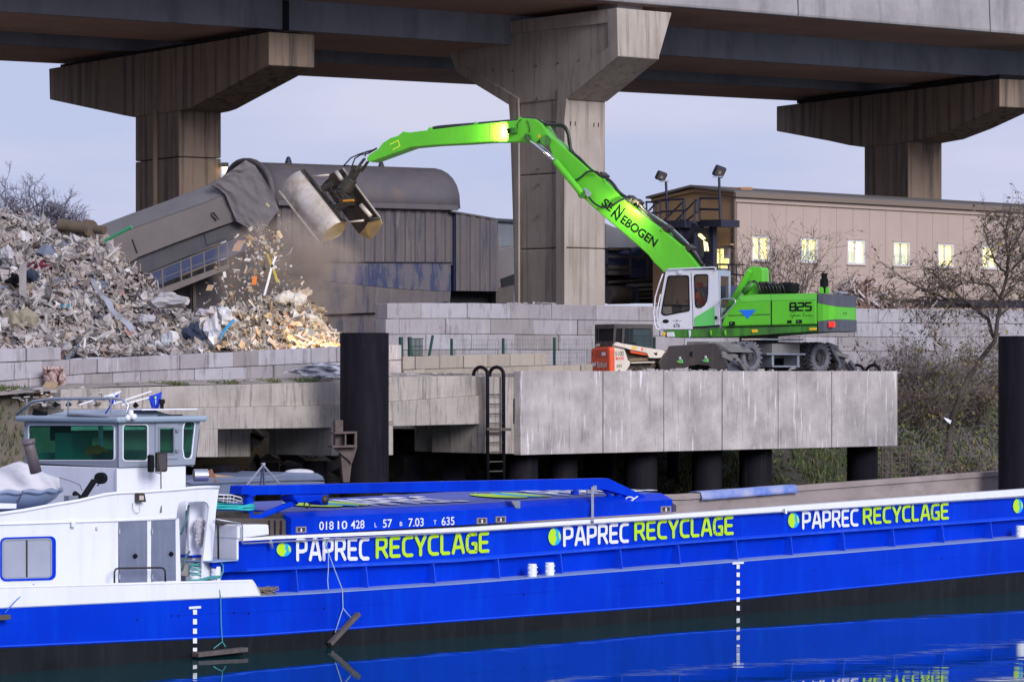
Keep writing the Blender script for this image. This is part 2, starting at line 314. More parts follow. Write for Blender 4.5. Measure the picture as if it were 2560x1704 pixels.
# ---------------------------------------------------------------- lettering: painted signs as thin flat meshes on their surface
STK = {'P': (.66, [[(0, 0), (0, 1), (.36, 1), (.58, .92), (.6, .74), (.58, .5), (.36, .42), (.02, .42)]]),
       'A': (.74, [[(0, 0), (.27, 1), (.43, 1), (.70, 0)], [(.10, .30), (.60, .30)]]),
       'R': (.68, [[(0, 0), (0, 1), (.36, 1), (.56, .94), (.58, .76), (.55, .54), (.36, .46), (.02, .46)], [(.34, .46), (.62, 0)]]),
       'E': (.60, [[(.52, 1), (0.08, 1), (0, .94), (0, .06), (.08, 0), (.54, 0)], [(0, .5), (.46, .5)]]),
       'C': (.62, [[(.56, 1), (.22, 1), (.06, .90), (0, .72), (0, .28), (.06, .10), (.22, 0), (.56, 0)]]),
       'Y': (.66, [[(0, 1), (.30, .42), (.30, 0)], [(.60, 1), (.30, .42)]]),
       'L': (.56, [[(0, 1), (0, .12), (.08, 0), (.48, 0)]]),
       'G': (.68, [[(.58, 1), (.22, 1), (.06, .90), (0, .72), (0, .28), (.06, .10), (.22, 0), (.60, 0), (.60, .46), (.38, .46)]]),
       '8': (.86, [[(0.02, .5), (.02, 0), (.74, 0), (.74, .5), (.02, .5), (.06, 1), (.74, 1), (.74, .5)]]),
       '2': (.86, [[(.02, 1), (.74, 1), (.74, .52), (0, .48), (0, 0), (.74, 0)]]),
       '5': (.86, [[(.78, 1), (.04, 1), (.02, .54), (.74, .50), (.72, 0), (0, 0)]]), ' ': (.34, [])}
def ribbon(pts, w, out, cap=True):
    """polyline -> flat ribbon with round joins; out gets (verts, faces) in 2-D"""
    for i in range(len(pts)-1):
        a, b = Vector(pts[i]), Vector(pts[i+1]); d = (b-a); 
        if d.length < 1e-6: continue
        d.normalize(); nrm = Vector((-d.y, d.x))*w/2; out.append([a+nrm, a-nrm, b-nrm, b+nrm])
    for p in (pts if cap else pts[1:-1]):
        p = Vector(p); out.append([p+Vector((math.cos(k*math.pi/5), math.sin(k*math.pi/5)))*w/2 for k in range(10)])
def stroke_text(txt, w=.17, cap=True, gap=.22):
    out = []; x = 0
    for ch in txt:
        wd, st = STK[ch]
        for s_ in st: ribbon([(x+a, b) for a, b in s_], w, out, cap)
        x += wd+gap
    return out, x-gap
def font_polys(txt, off=0.):
    cu = bpy.data.curves.new('lettering', 'FONT'); cu.body = txt; cu.offset = off; cu.size = 1.39
    ob = bpy.data.objects.new('lettering', cu); me = ob.to_mesh()
    polys = [[Vector((me.vertices[i].co.x, me.vertices[i].co.y)) for i in p.vertices] for p in me.polygons]
    ob.to_mesh_clear(); bpy.data.objects.remove(ob); bpy.data.curves.remove(cu)
    xs = [v.x for p in polys for v in p] or [0, 1]; x0 = min(xs); polys = [[Vector((v.x-x0, v.y)) for v in p] for p in polys]
    return polys, max(xs)-x0
def put_text(parent, polys, width, o, ux, uy, mat, name='lettering', lift=(0, 0, 0)):
    """o: world point of the baseline's left end; ux: world vector of the whole width; uy: world vector of the cap height"""
    mb = MB(); nv = ux.cross(uy).normalized()
    if nv.dot(Vector((0, 0, ZC))-o+Vector((0, 0, 3))) < 0: nv = -nv
    for i, p in enumerate(polys):                     # strokes overlap: each lies a hair above the one before
        mb.add([o+ux*(v.x/width)+uy*v.y+nv*.0004*(i % 9) for v in p], [tuple(range(len(p)))])
    return mb.build(name, mat, parent, fixn=False)
def sign(parent, txt, fr, a, b, hpx, mat, n, stroke=False, off=0., w=.17, cap=True, gap=.22, name='lettering'):
    """a, b: photo pixels of the baseline's ends; hpx cap height in pixels at a"""
    polys, wd = (stroke_text(txt, w, cap, gap) if stroke else font_polys(txt, off))
    A = fr.p(*a, n); B = fr.p(*b, n); U = fr.p(a[0], a[1]-hpx, n)-A
    return put_text(parent, polys, wd, A, B-A, U, mat, name)
# ================================================================ SETTING
B = Fr(1280, 77.2, 46.45)        # near side of the barge
Q = Fr(1280, 94.2, 45.5)         # river face of the quay
BW = Fr(1280, 125, 35)           # tall block wall at the back of the yard
ZY = 5.80                        # yard level
def nz(x, y, z=0): return noise.noise(Vector((x, y, z)))
# water: one sheet, small ripples far stronger along the view than across it
wm = bpy.data.materials.new('river_water'); wm.use_nodes = True; t = wm.node_tree; bs = t.nodes['Principled BSDF']
bs.inputs['Base Color'].default_value = (.002, .040, .046, 1); bs.inputs['Roughness'].default_value = .02; bs.inputs['Specular Tint'].default_value = (.50, .92, .80, 1); bs.inputs['IOR'].default_value = 1.33; bs.inputs['Specular IOR Level'].default_value = .5
tc = t.nodes.new('ShaderNodeTexCoord'); mp = t.nodes.new('ShaderNodeMapping'); mp.inputs['Rotation'].default_value = (0, 0, 0); mp.inputs['Scale'].default_value = (.28, 1.1, 1)
n1 = t.nodes.new('ShaderNodeTexNoise'); n1.inputs['Scale'].default_value = .9; n1.inputs['Detail'].default_value = 3
n2 = t.nodes.new('ShaderNodeTexNoise'); n2.inputs['Scale'].default_value = .12; n2.inputs['Detail'].default_value = 2
mr = t.nodes.new('ShaderNodeMapRange'); mr.inputs['From Min'].default_value = .42; mr.inputs['From Max'].default_value = .62; mr.inputs['To Min'].default_value = .15
ml = t.nodes.new('ShaderNodeMath'); ml.operation = 'MULTIPLY'; bp = t.nodes.new('ShaderNodeBump'); bp.inputs['Strength'].default_value = .42; bp.inputs['Distance'].default_value = .018
L = t.links.new; L(tc.outputs['Object'], mp.inputs[0]); L(mp.outputs[0], n1.inputs[0]); L(tc.outputs['Object'], n2.inputs[0]); L(n2.outputs['Fac'], mr.inputs[0]); L(n1.outputs['Fac'], ml.inputs[0]); L(mr.outputs[0], ml.inputs[1]); L(ml.outputs[0], bp.inputs['Height']); L(bp.outputs[0], bs.inputs['Normal'])
mb = MB(); mb.add([(-400, -60, -.07), (700, -60, -.07), (700, 900, -.07), (-400, 900, -.07)], [(0, 1, 2, 3)]); mb.build('water', wm, kind='structure')
# ground: river bank rising to the yard, then flat to the horizon, one sheet
def bank_z(n, t):
    z = bank0(n, t)
    if t > tR+.4:
        q = Q.P(t, n, 0); w = (q.xy-BW.o).dot(BW.nn)
        if w < -.3: z = min(z, 4.35+.25*nz(t*.4, n*.4)) if n < 10.5 else 4.35+.03*(n-10.5)+.2*nz(t*.4, n*.4)
    return z
tR = Q.t(2245)
def bank0(n, t):
    a = max(0., min(1., (n-2.2)/8.3)); z = -1.2+(ZY-.05+1.2)*(a**.85)
    if n < 10.5: z += .28*nz(t*.35, n*.5)+.14*nz(t*1.3, n*1.4, 3)
    return (min(z, ZY-.02) if n > 9 else z) if n < 13 else ZY-.02
mb = MB(); ts = [-70+i*1.0 for i in range(141)]; ns = [1.6+i*.45 for i in range(22)]
ts = [-600, -250]+ts+[200, 1500]; ts = sorted(set(ts+[tR+.3, tR+.5])); ns = ns+[12+k*1.0 for k in range(38)]+[60, 300, 1800]
rows = [[Q.P(tt, n, bank_z(n, tt) if n < 60 else ZY-.02) for tt in ts] for n in ns]
mb.loft(rows); mb.build('ground', dirt, smooth=True, kind='structure')
mb = MB()
mb.add([Q.P(-46, 10.6, ZY-.01), Q.P(tR+.2, 10.6, ZY-.01), Q.P(tR+.2, 40, ZY-.01), Q.P(-60, 75, ZY-.01)], [(0, 1, 2, 3)])
mb.build('yard', yardm, kind='structure')
# ---------------------------------------------------------------- quay: six panels on a deck carried by steel piles
def qz(px, py, n=0): return Q.tz(px, py, n)
qu = thing('loading_quay', 'pale stained concrete loading quay of tall panels standing on black steel piles', 'quay', Q.P(0, 0, 3.5), Q.a)
xs = [1302, 1508, 1660, 1806, 1946, 2080, 2245]; zt = 5.86
for i in range(6):
    mb = MB(); a, b = xs[i], xs[i+1]
    t0 = Q.t(a)+(.02 if i else 0); t1 = Q.t(b)-.02; zb0 = qz(a, 1137-(a-1300)*.0245)[1]; zb1 = qz(b, 1137-(b-1300)*.0245)[1]
    of = rnd.uniform(0, .012)
    mb.ext(Q, [(t0, zb0), (t1, zb1), (t1, zt), (t0, zt)], of, .28)
    mb.build('panel', conc, qu, bevel=.012)
tL, tR = Q.t(1302), Q.t(2245)
mb = MB(); mb.box(Q, tL+.02, tR-.02, .285, 10.7, 5.05, ZY); mb.build('deck', concdk, qu)
mb = MB(); mb.box(Q, tL+.1, tR-.1, .5, 1.3, 3.65, 5.04); mb.box(Q, tL+.1, tR-.1, 4.6, 5.4, 4.2, 5.04); mb.build('beam', concdk, qu)
pl = None
for a, b, n in ((1265, 1345, .9), (1372, 1444, 1.2), (1460, 1538, 3.6), (1560, 1643, 1.0), (1730, 1805, 1.0), (1848, 1930, 1.0), (2117, 2195, 1.0), (1668, 1700, 6.0)):
    c = Q.p((a+b)/2, 1100, n); r = (b-a)/2/(F/c.y); mb = MB(); mb.tube([(c.x, c.y, -2), (c.x, c.y, 4.6)], r, 24); mb.build('pile', steelblk, qu, smooth=True)
# left part of the quay: stepped capping beam, brackets under it
ql = thing('quay_wall', 'long low stepped concrete quay beam with dark openings under it left of the panels', 'quay', Q.P(-15, .5, 3), Q.a)
def hb(pts, n0, n1, mat, name, par=ql, bev=.015): mb = MB(); mb.extp(Q, pts, n0, n1); return mb.build(name, mat, par, bevel=bev)
tl = -36
topl = Q.line([(237, 971), (847, 954), (974, 943), (1212, 939)], .5); midl = Q.line([(504, 1018), (847, 1013), (990, 1003)], .5); botl = Q.line([(545, 1072), (820, 1069), (1215, 1059)], .5)
t_a, t_b = Q.t(160, .5), Q.t(1213, .5); 
def strip(t0, t1, f0, f1, n0, n1, name, mat, par=ql, seg=1, bev=.012):
    mb = MB(); 
    tt = [t0+(t1-t0)*i/seg for i in range(seg+1)]
    mb.ext(Q, [(q, f0(q)) for q in tt]+[(q, f1(q)) for q in reversed(tt)], n0, n1); return mb.build(name, mat, par, bevel=bev)
mid2 = lambda q: midl(q)+.0
strip(t_a, t_b, lambda q: midl(q)+.003, topl, .62, 3.2, 'upper_beam', concdk, seg=8)
strip(t_a, t_b, botl, midl, .5, 3.4, 'lower_beam', concdk, seg=8)
# brackets and recess walls below
hb([(500, 1072), (545, 1072), (545, 1142), (492, 1142)], .5, 1.4, concdk, 'bracket')
for a, b, yb, n0, n1 in ((546, 626, 1142, 2.2, 2.9), (783, 829, 1135, 2.2, 2.9), (829, 850, 1139, .5, 3), (960, 983, 1138, .5, 3), (1136, 1210, 1131, 2.2, 2.9), (1067, 1135, 1128, 2.8, 3.3)):
    hb([(a, 1050), (b, 1050), (b, yb-1), (a, yb)], n0, n1, concdk, 'bracket')
hb([(1213, 941), (1300, 943), (1300, 1134), (1213, 1133)], .28, 2.4, concdk, 'end_block')
hb([(1285, 996), (1300, 996), (1300, 1130), (1293, 1130), (1293, 1058), (1285, 1058)], .24, .27, dgap, 'joint')
for a, b, n in ((508, 596, 1.6), (1105, 1165, 2.4), (640, 700, 3.3), (760, 820, 3.5), (1010, 1060, 4.0)):
    c = Q.p((a+b)/2, 1100, n); r = (b-a)/2/(F/c.y); mb = MB(); mb.tube([(c.x, c.y, -2), (c.x, c.y, 3.4)], r, 20); mb.build('pile', steelblk, ql, smooth=True)
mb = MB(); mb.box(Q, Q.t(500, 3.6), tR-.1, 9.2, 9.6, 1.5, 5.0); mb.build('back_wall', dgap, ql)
# grass verge between beam and block wall
mb = MB(); v0 = Q.line([(100, 985), (237, 972.5), (847, 955.5), (1213, 940.5)], .5)
mb.loft([[Q.P(-20+i*.9, n, v0(-20+i*.9)+dz+.05*nz(i*.7, n)) for i in range(21)] for n, dz in ((.9, .03), (1.2, .10), (1.6, .12), (2.0, .14), (11.2, .2))])
mb.build('verge', yardm, smooth=True, kind='structure')
# boulders of the old bank with colour darkened for the shade under the beam
mb = MB()
for i in range(260):
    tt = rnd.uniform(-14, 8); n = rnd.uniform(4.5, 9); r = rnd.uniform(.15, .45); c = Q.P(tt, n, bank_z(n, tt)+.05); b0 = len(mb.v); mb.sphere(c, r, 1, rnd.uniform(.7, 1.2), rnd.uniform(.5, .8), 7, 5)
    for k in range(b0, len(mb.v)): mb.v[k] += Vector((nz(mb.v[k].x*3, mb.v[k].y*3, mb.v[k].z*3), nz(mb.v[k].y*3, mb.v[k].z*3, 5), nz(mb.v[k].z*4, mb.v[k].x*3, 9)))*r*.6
mb.build('bank_stones', pm('shaded_bank_stone', (.03, .026, .024), (.05, .043, .04), 2, .9, bump=.6), kind='stuff', label='rocks of the old bank coloured dark for the shade under the quay', cat='rocks')
# ---------------------------------------------------------------- mooring piles standing in the river
def pile(px0, px1, ytop, Y, label):
    c = at((px0+px1)/2, ytop, Y); r = (px1-px0)/2/(F/Y); th = thing('mooring_pile', label, 'pile', (c.x, c.y, -1.5), group='thick black steel mooring piles')
    mb = MB(); mb.tube([(c.x, c.y, -1.5), (c.x, c.y, c.z)], r, 40, False); mb.build('tube', steelblk, th, smooth=True)
    mb = MB(); mb.tube([(c.x, c.y, c.z-.04), (c.x, c.y, c.z-.015)], r*.995, 40); mb.build('cap', steelblk, th); return th, c, r
th, c, r = pile(850, 972, 832, 88.5, 'thick black steel mooring pile with a rusty fender bracket, left of the ladder')
pf = Fr(905, 88.5-r-.12, 12)
mb = MB()
for pts in ([(835, 1080), (893, 1078), (893, 1083), (835, 1085)], [(831, 1113), (893, 1112), (893, 1118), (831, 1119)]): mb.extp(pf, pts, -.30, .5)
for pts in ([(838, 1050), (858, 1050), (858, 1113), (838, 1113)], [(886, 1081), (893, 1081), (893, 1115), (886, 1115)]): mb.extp(pf, pts, -.05, .3)
mb.extp(pf, [(833, 1119), (893, 1118), (884, 1148), (879, 1160), (872, 1150)], -.1, -.07); mb.extp(pf, [(850, 1119), (884, 1118), (874, 1205), (858, 1205)], -.02, .3)
mb.extp(pf, [(862, 1085), (866, 1085), (866, 1113), (862, 1113)], -.28, .2); mb.build('fender_bracket', rust, th, bevel=.01)
pile(2496, 2604, 840, 100, 'thick black steel mooring pile cut by the right edge of the photo')
# ---------------------------------------------------------------- ladders
def ladder(name, label, fr, px0, px1, ytop, ybot, n, rung_px, r=.05, hoop=True, lean=0):
    a = fr.p(px0, 1000, n); b = fr.p(px1, 1000, n); zt_ = fr.tz(px0, ytop, n)[1]; zb_ = fr.tz(px0, ybot, n)[1]
    o = thing(name, label, 'ladder', (a+b)/2-Vector((0, 0, (a.z-zb_))), fr.a)
    back = Vector((fr.nn.x, fr.nn.y, 0))
    rr = .5*(F/a.y)**-1*0+.22
    for p in (a, b):
        path = [(p.x, p.y, zb_), (p.x, p.y, zt_-rr)]
        if hoop: path += [tuple(Vector((p.x, p.y, zt_-rr))+back*(rr-rr*math.cos(k*math.pi/8))*1.25+Vector((0, 0, rr*math.sin(k*math.pi/8)))) for k in range(1, 9)]+[tuple(Vector((p.x, p.y, zt_-rr-.5))+back*rr*2.5)]
        mb = MB(); mb.tube(path, r, 8); mb.build('rail', steelblk, o, smooth=True)
    z = fr.tz(px0, rung_px[0], n)[1]; st = z-fr.tz(px0, rung_px[1], n)[1]
    while z > zb_+.1:
        mb = MB(); mb.tube([(a.x, a.y, z), (b.x, b.y, z)], .018, 6); mb.build('rung', rust, o); z -= st
    return o
ld = ladder('quay_ladder', 'black steel ladder with two hooked handrails fixed to the low quay wall', Q, 1219, 1259, 917, 1215, .12, (986, 1010))
mb = MB(); mb.bar(Q.p(1216, 1072, .02), Q.p(1275, 1073, .02), .08, .08); mb.build('clamp', rust, ld)
l2 = ladder('quay_ladder', 'second ladder, only its two rusty hoops rise above the right end of the panels', Q, 2160, 2200, 912, 970, .42, (960, 990), .045)
# rebar cage behind the right hand piles
o = thing('steel_cage', 'rusty steel rod ladder cage below the right end of the quay', 'cage', Q.P(tR+.3, 2.0, 1), Q.a)
mb = MB()
for k in range(4): mb.tube([Q.p(2205+k*22, 1112, 2.0), Q.p(2205+k*22, 1215, 2.0)], .03, 6)
for k in range(2): mb.tube([Q.p(2212+k*52, 1112, 2.6), Q.p(2212+k*52, 1215, 2.6)], .03, 6)
split(mb, 'upright', rust, o); mb = MB()
for k in range(8): mb.tube([Q.p(2203, 1118+k*13, 2.0), Q.p(2272, 1116+k*13, 2.0)], .02, 5); mb.tube([Q.p(2272, 1116+k*13, 2.0), Q.p(2264, 1116+k*13, 2.6)], .02, 5)
split(mb, 'hoop', rust, o)
# ---------------------------------------------------------------- block walls
def blocks(fr, courses, n0, depth, mat, name, label, group=None, gap=.012):
    """courses: list of (top line fn, bottom line fn, t0, t1, block length, phase)"""
    a = courses[0]; o = thing(name, label, 'wall', fr.P((a[2]+a[3])/2, n0, a[1](a[2])), fr.a, group)
    mb = MB()
    for f1, f0, t0, t1, bl, ph in courses:
        e = [t0]; q = t0+ph*bl
        while q < t1-.15:
            if q > t0+.1: e.append(q)
            q += bl*rnd.uniform(.94, 1.06)
        e.append(t1)
        for i in range(len(e)-1):
            a, b = e[i]+gap/2, e[i+1]-gap/2; of = rnd.uniform(-.03, .03); j = rnd.uniform(-.008, .008)
            mb.ext(fr, [(a, f0(a)+gap/2), (b, f0(b)+gap/2), (b, f1(b)-gap/2+j), (a, f1(a)-gap/2-j)], n0+of, n0+depth)
    mb.build('blocks', mat, o, bevel=.018); return o
# yard edge wall in front of the waste (three courses)
LWn = 1.9
ltop = Q.line([(0, 876), (140, 870), (299, 893), (847, 867)], LWn); lbot = Q.line([(0, 1000), (237, 969), (847, 944), (1005, 938)], LWn)
lt2 = Q.line([(150, 900), (299, 894), (847, 867)], LWn)
def lerp(f, g, k): return lambda q: f(q)*(1-k)+g(q)*k
t0, t1, tE = Q.t(-60, LWn), Q.t(152, LWn), Q.t(975, LWn)
cs = [(lerp(lt2, lbot, k/2), lerp(lt2, lbot, (k+1)/2), t0, tE, .90, [.3, .8][k]) for k in range(2)]
tp = Q.line([(0, 872), (150, 866)], LWn); bt_ = Q.line([(0, 1012), (200, 1000)], LWn); b3 = Q.line([(0, 985), (237, 969), (847, 944)], LWn)
cs += [(lambda q: lt2(q)+.33, lambda q: lt2(q)+.003, t0, t1, .95, .6), (lambda q: lbot(q)-.003, lambda q: lbot(q)-.33, t0, Q.t(160, LWn), .95, .4)]
blocks(Q, cs, LWn, .8, blk, 'block_wall', 'grey concrete block wall of two courses holding back the heap of waste')
# small tan wall and pale slab between pile and machine
TW = Fr(1280, 104, 35)
f1 = TW.line([(1005, 891), (1372, 882)]); f2 = TW.line([(1005, 924), (1370, 913)]); f3 = TW.line([(1005, 939), (1872, 936)])
blocks(TW, [(f1, f2, TW.t(1008), TW.t(1368), .88, .5)], 0, .6, blkt, 'low_block_wall', 'low sand coloured block wall, single row between pile and small loader')
f4 = lambda q: f2(q)-.003; f5 = lambda q: ZY-.1
blocks(TW, [(f4, f5, TW.t(1008), TW.t(1480), 1.9, .4)], -.02, .62, blkt, 'block_base_course', 'long sand coloured base course under the low block wall')
mb = MB(); 
for k in range(2): mb.extp(TW, [(973, 863+k*38), (1004, 862+k*38), (1004, 899+k*38), (973, 900+k*38)], .05*k, .6)
mb.build('pale_block', conc, bevel=.02, label='pale grey concrete block pair standing right against the mooring pile', cat='block')
# tall back wall
bt = BW.line([(965, 757), (1180, 757), (1640, 765), (2560, 775)])
g0, g1 = BW.t(962), BW.t(2700); hgt = bt(g0)-ZY+.1
cs = []
for k in range(5):
    cs.append(((lambda q, k=k: bt(q)-(.0 if k == 0 else .565*k+.003)), (lambda q, k=k: bt(q)-.565*(k+1)), g0+rnd.uniform(0, .15), g1, 1.95, [.75, .3, .9, .5, .2][k]))
for k in range(5, 8): cs.append(((lambda q, k=k: bt(q)-.565*k-.003), (lambda q, k=k: bt(q)-.565*(k+1)), BW.t(2225), g1, 1.95, [.75, .3, .9][k-5]))
blocks(BW, cs, 0, .8, blk, 'tall_block_wall', 'tall pale grey wall of long concrete blocks behind loader and green machine')
mb = MB()
for k in range(40):
    c = BW.P(BW.t(rnd.uniform(1290, 1400)), rnd.uniform(.1, .5), 0); c.z = bt(BW.t(1340))+rnd.uniform(0, .05); M = Matrix.Rotation(rnd.uniform(0, 3), 3, 'Z') @ Matrix.Rotation(rnd.uniform(-.6, .6), 3, 'X')
    mb.rot_box(c, rnd.uniform(.03, .12), rnd.uniform(.02, .07), .01, M)
mb.build('debris_on_wall', rubm, kind='stuff', label='scraps of waste lying on top of the tall block wall', cat='debris')
# ---------------------------------------------------------------- fence in front of the back wall
FW = Fr(1280, 121, 36)
fo = thing('wire_fence', 'green wire mesh fence with dark green posts in front of the tall block wall', 'fence', FW.P(0, 0, ZY), FW.a)
gp = pm('dark_green_post', (.012, .06, .045), None, 1, .5)
for px, lean, y0, y1 in ((1076, 6, 838, 886), (1129, 0, 846, 886), (1258, 0, 845, 890), (1386, 0, 843, 905), (1512, 0, 842, 900), (1636, 0, 842, 900)):
    mb = MB(); mb.bar(FW.p(px-lean, y1+20), FW.p(px+lean, y0), .07, .07); mb.build('post', gp, fo)
mb = MB(); p0, p1 = FW.t(1135), FW.t(1632)
za = FW.line([(1135, 850), (1632, 848)]); 
for k in range(9): mb.tube([FW.P(p0, .0, za(p0)-k*.16), FW.P(p1, .0, za(p1)-k*.16)], .004, 4, False)
q = p0
while q < p1: mb.tube([FW.P(q, 0, za(q)), FW.P(q, 0, za(q)-1.3)], .003, 3, False); q += .12
mb.build('mesh', gp, fo)
go = thing('wire_gate', 'folded green mesh gate panel standing next to the leaning fence post', 'gate', FW.p(1030, 905), FW.a)
for a in (1002, 1024): mb = MB(); mb.bar(FW.p(a+2, 905, -.3), FW.p(a, 842, -.3), .11, .11); mb.build('post', gp, go)
mb = MB()
for k in range(9): mb.bar(FW.p(1029+k*3.3, 846, -.3), FW.p(1029+k*3.3, 890, -.3), .022, .022)
for y in (846, 866, 889): mb.bar(FW.p(1026, y, -.27), FW.p(1058, y, -.27), .03, .03)
mb.build('bars', gp, go)
# ---------------------------------------------------------------- motorway bridge
br = thing('bridge_deck', 'dark concrete motorway bridge crossing overhead with two box girders', 'bridge', at(1280, 928, 140))
def pz(px, py, z): return Vector(((px-XC)/F*((z-ZC)*F/(YH-py)), (z-ZC)*F/(YH-py), z))
def eline(a, b, z, t0, t1):           # an edge of constant height read at two photo points, stretched past both
    A = pz(*a, z); Bp = pz(*b, z); return A+(Bp-A)*t0, A+(Bp-A)*t1
zb_ = ZC+14.1; zs = ZC+15.35
e1 = eline((0, 27), (2503, 191.6), zb_, -.6, 1.7); e2 = eline((0, 78), (1700, 179), zb_, -.6, 2.3); e3 = eline((0, 109), (1700, 202), zb_, -.6, 2.3); e4 = eline((0, 152), (1992, 252.5), zb_, -.6, 2.1)
ep = eline((1700, 18), (2560, 88), zs, -3.3, 3.0)
def slab(name, A, Bq, z0, z1, mat, par=br, bev=0):
    mb = MB(); (a, b), (c, d) = A, Bq; mb.box8([Vector((v.x, v.y, z0)) for v in (a, b, d, c)]+[Vector((v.x, v.y, z1)) for v in (a, b, d, c)]); return mb.build(name, mat, par, bevel=bev)
def off(e, s): d = (e[1]-e[0]).normalized(); n = Vector((-d.y, d.x, 0)); return (e[0]+n*s, e[1]+n*s)
def bcut(e, z0, z1, th=.3):
    return slab('web', e, off(e, th), z0, z1, deckc)
slab('lower_flange', off(e1, .05), off(e2, -.02), zb_, zb_+.3, soff); slab('lower_flange', off(e3, .02), off(e4, -.02), zb_, zb_+.3, soff)
bcut(e1, zb_-.02, zs-.004); bcut(off(e2, -.32), zb_+.005, zs-.004); bcut(e3, zb_-.02, zs-.004); bcut(off(e4, -.32), zb_+.005, zs-.004)
slab('deck_slab', off(ep, .42), off(e4, .6), zs, zs+.9, soff)
# near parapet in precast lengths with rounded lower edge
d = (ep[1]-ep[0]); Lp = d.length; d.normalize(); nn = Vector((-d.y, d.x, 0)); q = 0
jn = [((pz(x, y, zs)-ep[0]).dot(d)) for x, y in ((1997, 42), (2478, 81))]; stp = jn[1]-jn[0]; q = jn[0]-stp*math.floor(jn[0]/stp)
while q < Lp:
    a = ep[0]+d*(q+.03); b = ep[0]+d*(min(q+stp, Lp)-.03)
    prof = [(.41, 0), (.10, 0), (.03, .03), (0, .12), (.10, 1.9), (.41, 1.9)]
    mb = MB(); mb.prism([a+nn*x+Vector((0, 0, z)) for x, z in prof], [b+nn*x+Vector((0, 0, z)) for x, z in prof]); mb.build('parapet', para, br, bevel=.02); q += stp
# dark expansion joint over the left pier
mb = MB(); A = e1[0]; dd = (e1[1]-e1[0]).normalized(); c = pz(714, 74, zb_); nn1 = Vector((-dd.y, dd.x, 0)); t_ = (c-A).dot(dd)
c0 = A+dd*t_-nn1*.012; mb.box8([c0+dd*x+nn1*y+Vector((0, 0, z)) for z in (-.03, 1.2) for x, y in ((-.16, 0), (.16, 0), (.16, .1), (-.16, .1))]); mb.build('expansion_joint', dgap, br)
# pier caps and columns
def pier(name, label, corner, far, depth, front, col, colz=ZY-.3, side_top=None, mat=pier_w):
    """corner/far: photo points of the cap's top front edge at near and far end with height; front: outline of the cap on its front face"""
    zc_ = zb_-.35 if side_top is None else side_top
    A = pz(*corner, zc_); Bp = pz(*far, zc_); v = A-Bp; ang = math.degrees(math.atan2(v.y, v.x)); fr = Fr(corner[0], A.y, ang)
    o = thing(name, label, 'pier', fr.p((col[0]+col[1])/2, 940), fr.a, 'concrete bridge piers')
    mb = MB(); poly = [fr.tz(*p) for p in front]
    mb.ext(fr, [(t, z) for t, z in poly], 0, depth); mb.build('cap', mat, o, bevel=.04)
    return o, fr
def column(o, fr, px0, px1, ptop, depth, mat=pier_w, taper=(0, 0), joints=()):
    t0, t1 = fr.t(px0), fr.t(px1); zt_ = fr.tz((px0+px1)/2, ptop)[1]; mb = MB(); ys = sorted([ZY-.4, zt_]+[fr.tz(px1, j)[1] for j in joints])
    for i in range(len(ys)-1):
        z0, z1 = ys[i]+(.015 if i else 0), ys[i+1]-.015*(i < len(ys)-2)
        k0, k1 = [(z-ZY)/(zt_-ZY) for z in (z0, z1)]
        def X(k, s): return s*(1-k)
        mb.box8([fr.P(a, b, z) for z, k in ((z0, k0), (z1, k1)) for a, b in ((t0+X(k, taper[0]), .06), (t1, .06), (t1, depth-.06), (t0+X(k, taper[0]), depth-.06))])
    return mb.build('column', mat, o, bevel=.05)
o1, f1_ = pier('bridge_pier', 'shaded brown stained concrete bridge pier at left behind the conveyor with a lamp on it', (672, 80), (122, 172), 2.15,
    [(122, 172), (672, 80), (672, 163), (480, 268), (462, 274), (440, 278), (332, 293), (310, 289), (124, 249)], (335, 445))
column(o1, f1_, 335, 445, 276, 2.15, joints=(392,))
mb = MB(); mb.tube([f1_.p(388, 275, -.0), f1_.p(388, 600, -.0)], .12, 10); mb.build('drain_pipe', pier_w, o1, smooth=True)
mb = MB(); mb.extp(f1_, [(122, 173), (151, 168), (151, 162), (330, 130), (660, 76), (668, 79)], .2, 1.9); mb.build('bearing_shadow_gap', dgap, o1)
o3, f3_ = pier('bridge_pier', 'shaded brown concrete bridge pier standing at right behind the beige building', (2499, 197), (1941, 266), 2.15,
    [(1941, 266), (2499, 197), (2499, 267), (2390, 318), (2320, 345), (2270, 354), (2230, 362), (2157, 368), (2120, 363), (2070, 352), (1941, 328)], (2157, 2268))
column(o3, f3_, 2158, 2268, 352, 2.15)
mb = MB(); mb.extp(f3_, [(1992, 259), (2499, 196), (2499, 186), (1992, 250)], .3, 1.8); mb.build('bearing_gap_fill', dgap, o3)  # near-black filler between cap top and girders
o2, f2_ = pier('bridge_pier', 'tall hammerhead bridge pier with recessed panel and pale lit flank in the centre', (1545, 20), (1110, 75), 2.3,
    [(1107, 75), (1542, 20), (1545, 140.5), (1416, 247), (1272, 262), (1195, 215), (1142, 180), (1127, 146)], (1275, 1411), side_top=ZC+15.1, mat=pier_p)
column(o2, f2_, 1275, 1411, 246, 2.35, joints=(431, 619), taper=(.25, 0), mat=pier_p)
# widened near end block of the cap
A = [f2_.p(1542, 20), f2_.p(1545, 140.5)]; t0 = f2_.tz(1543, 80)[0]; zt_, zl = A[0].z, A[1].z
mb = MB(); mb.box8([f2_.P(a, b, z) for z, e in ((zl, 0), (zt_, .75)) for a, b in ((t0-1.2, 2.302-.2), (t0-.005, 2.302-.2), (t0-.005, 2.302+e), (t0-1.2, 2.302+e))]); mb.build('end_block', pier_p, o2, bevel=.03)
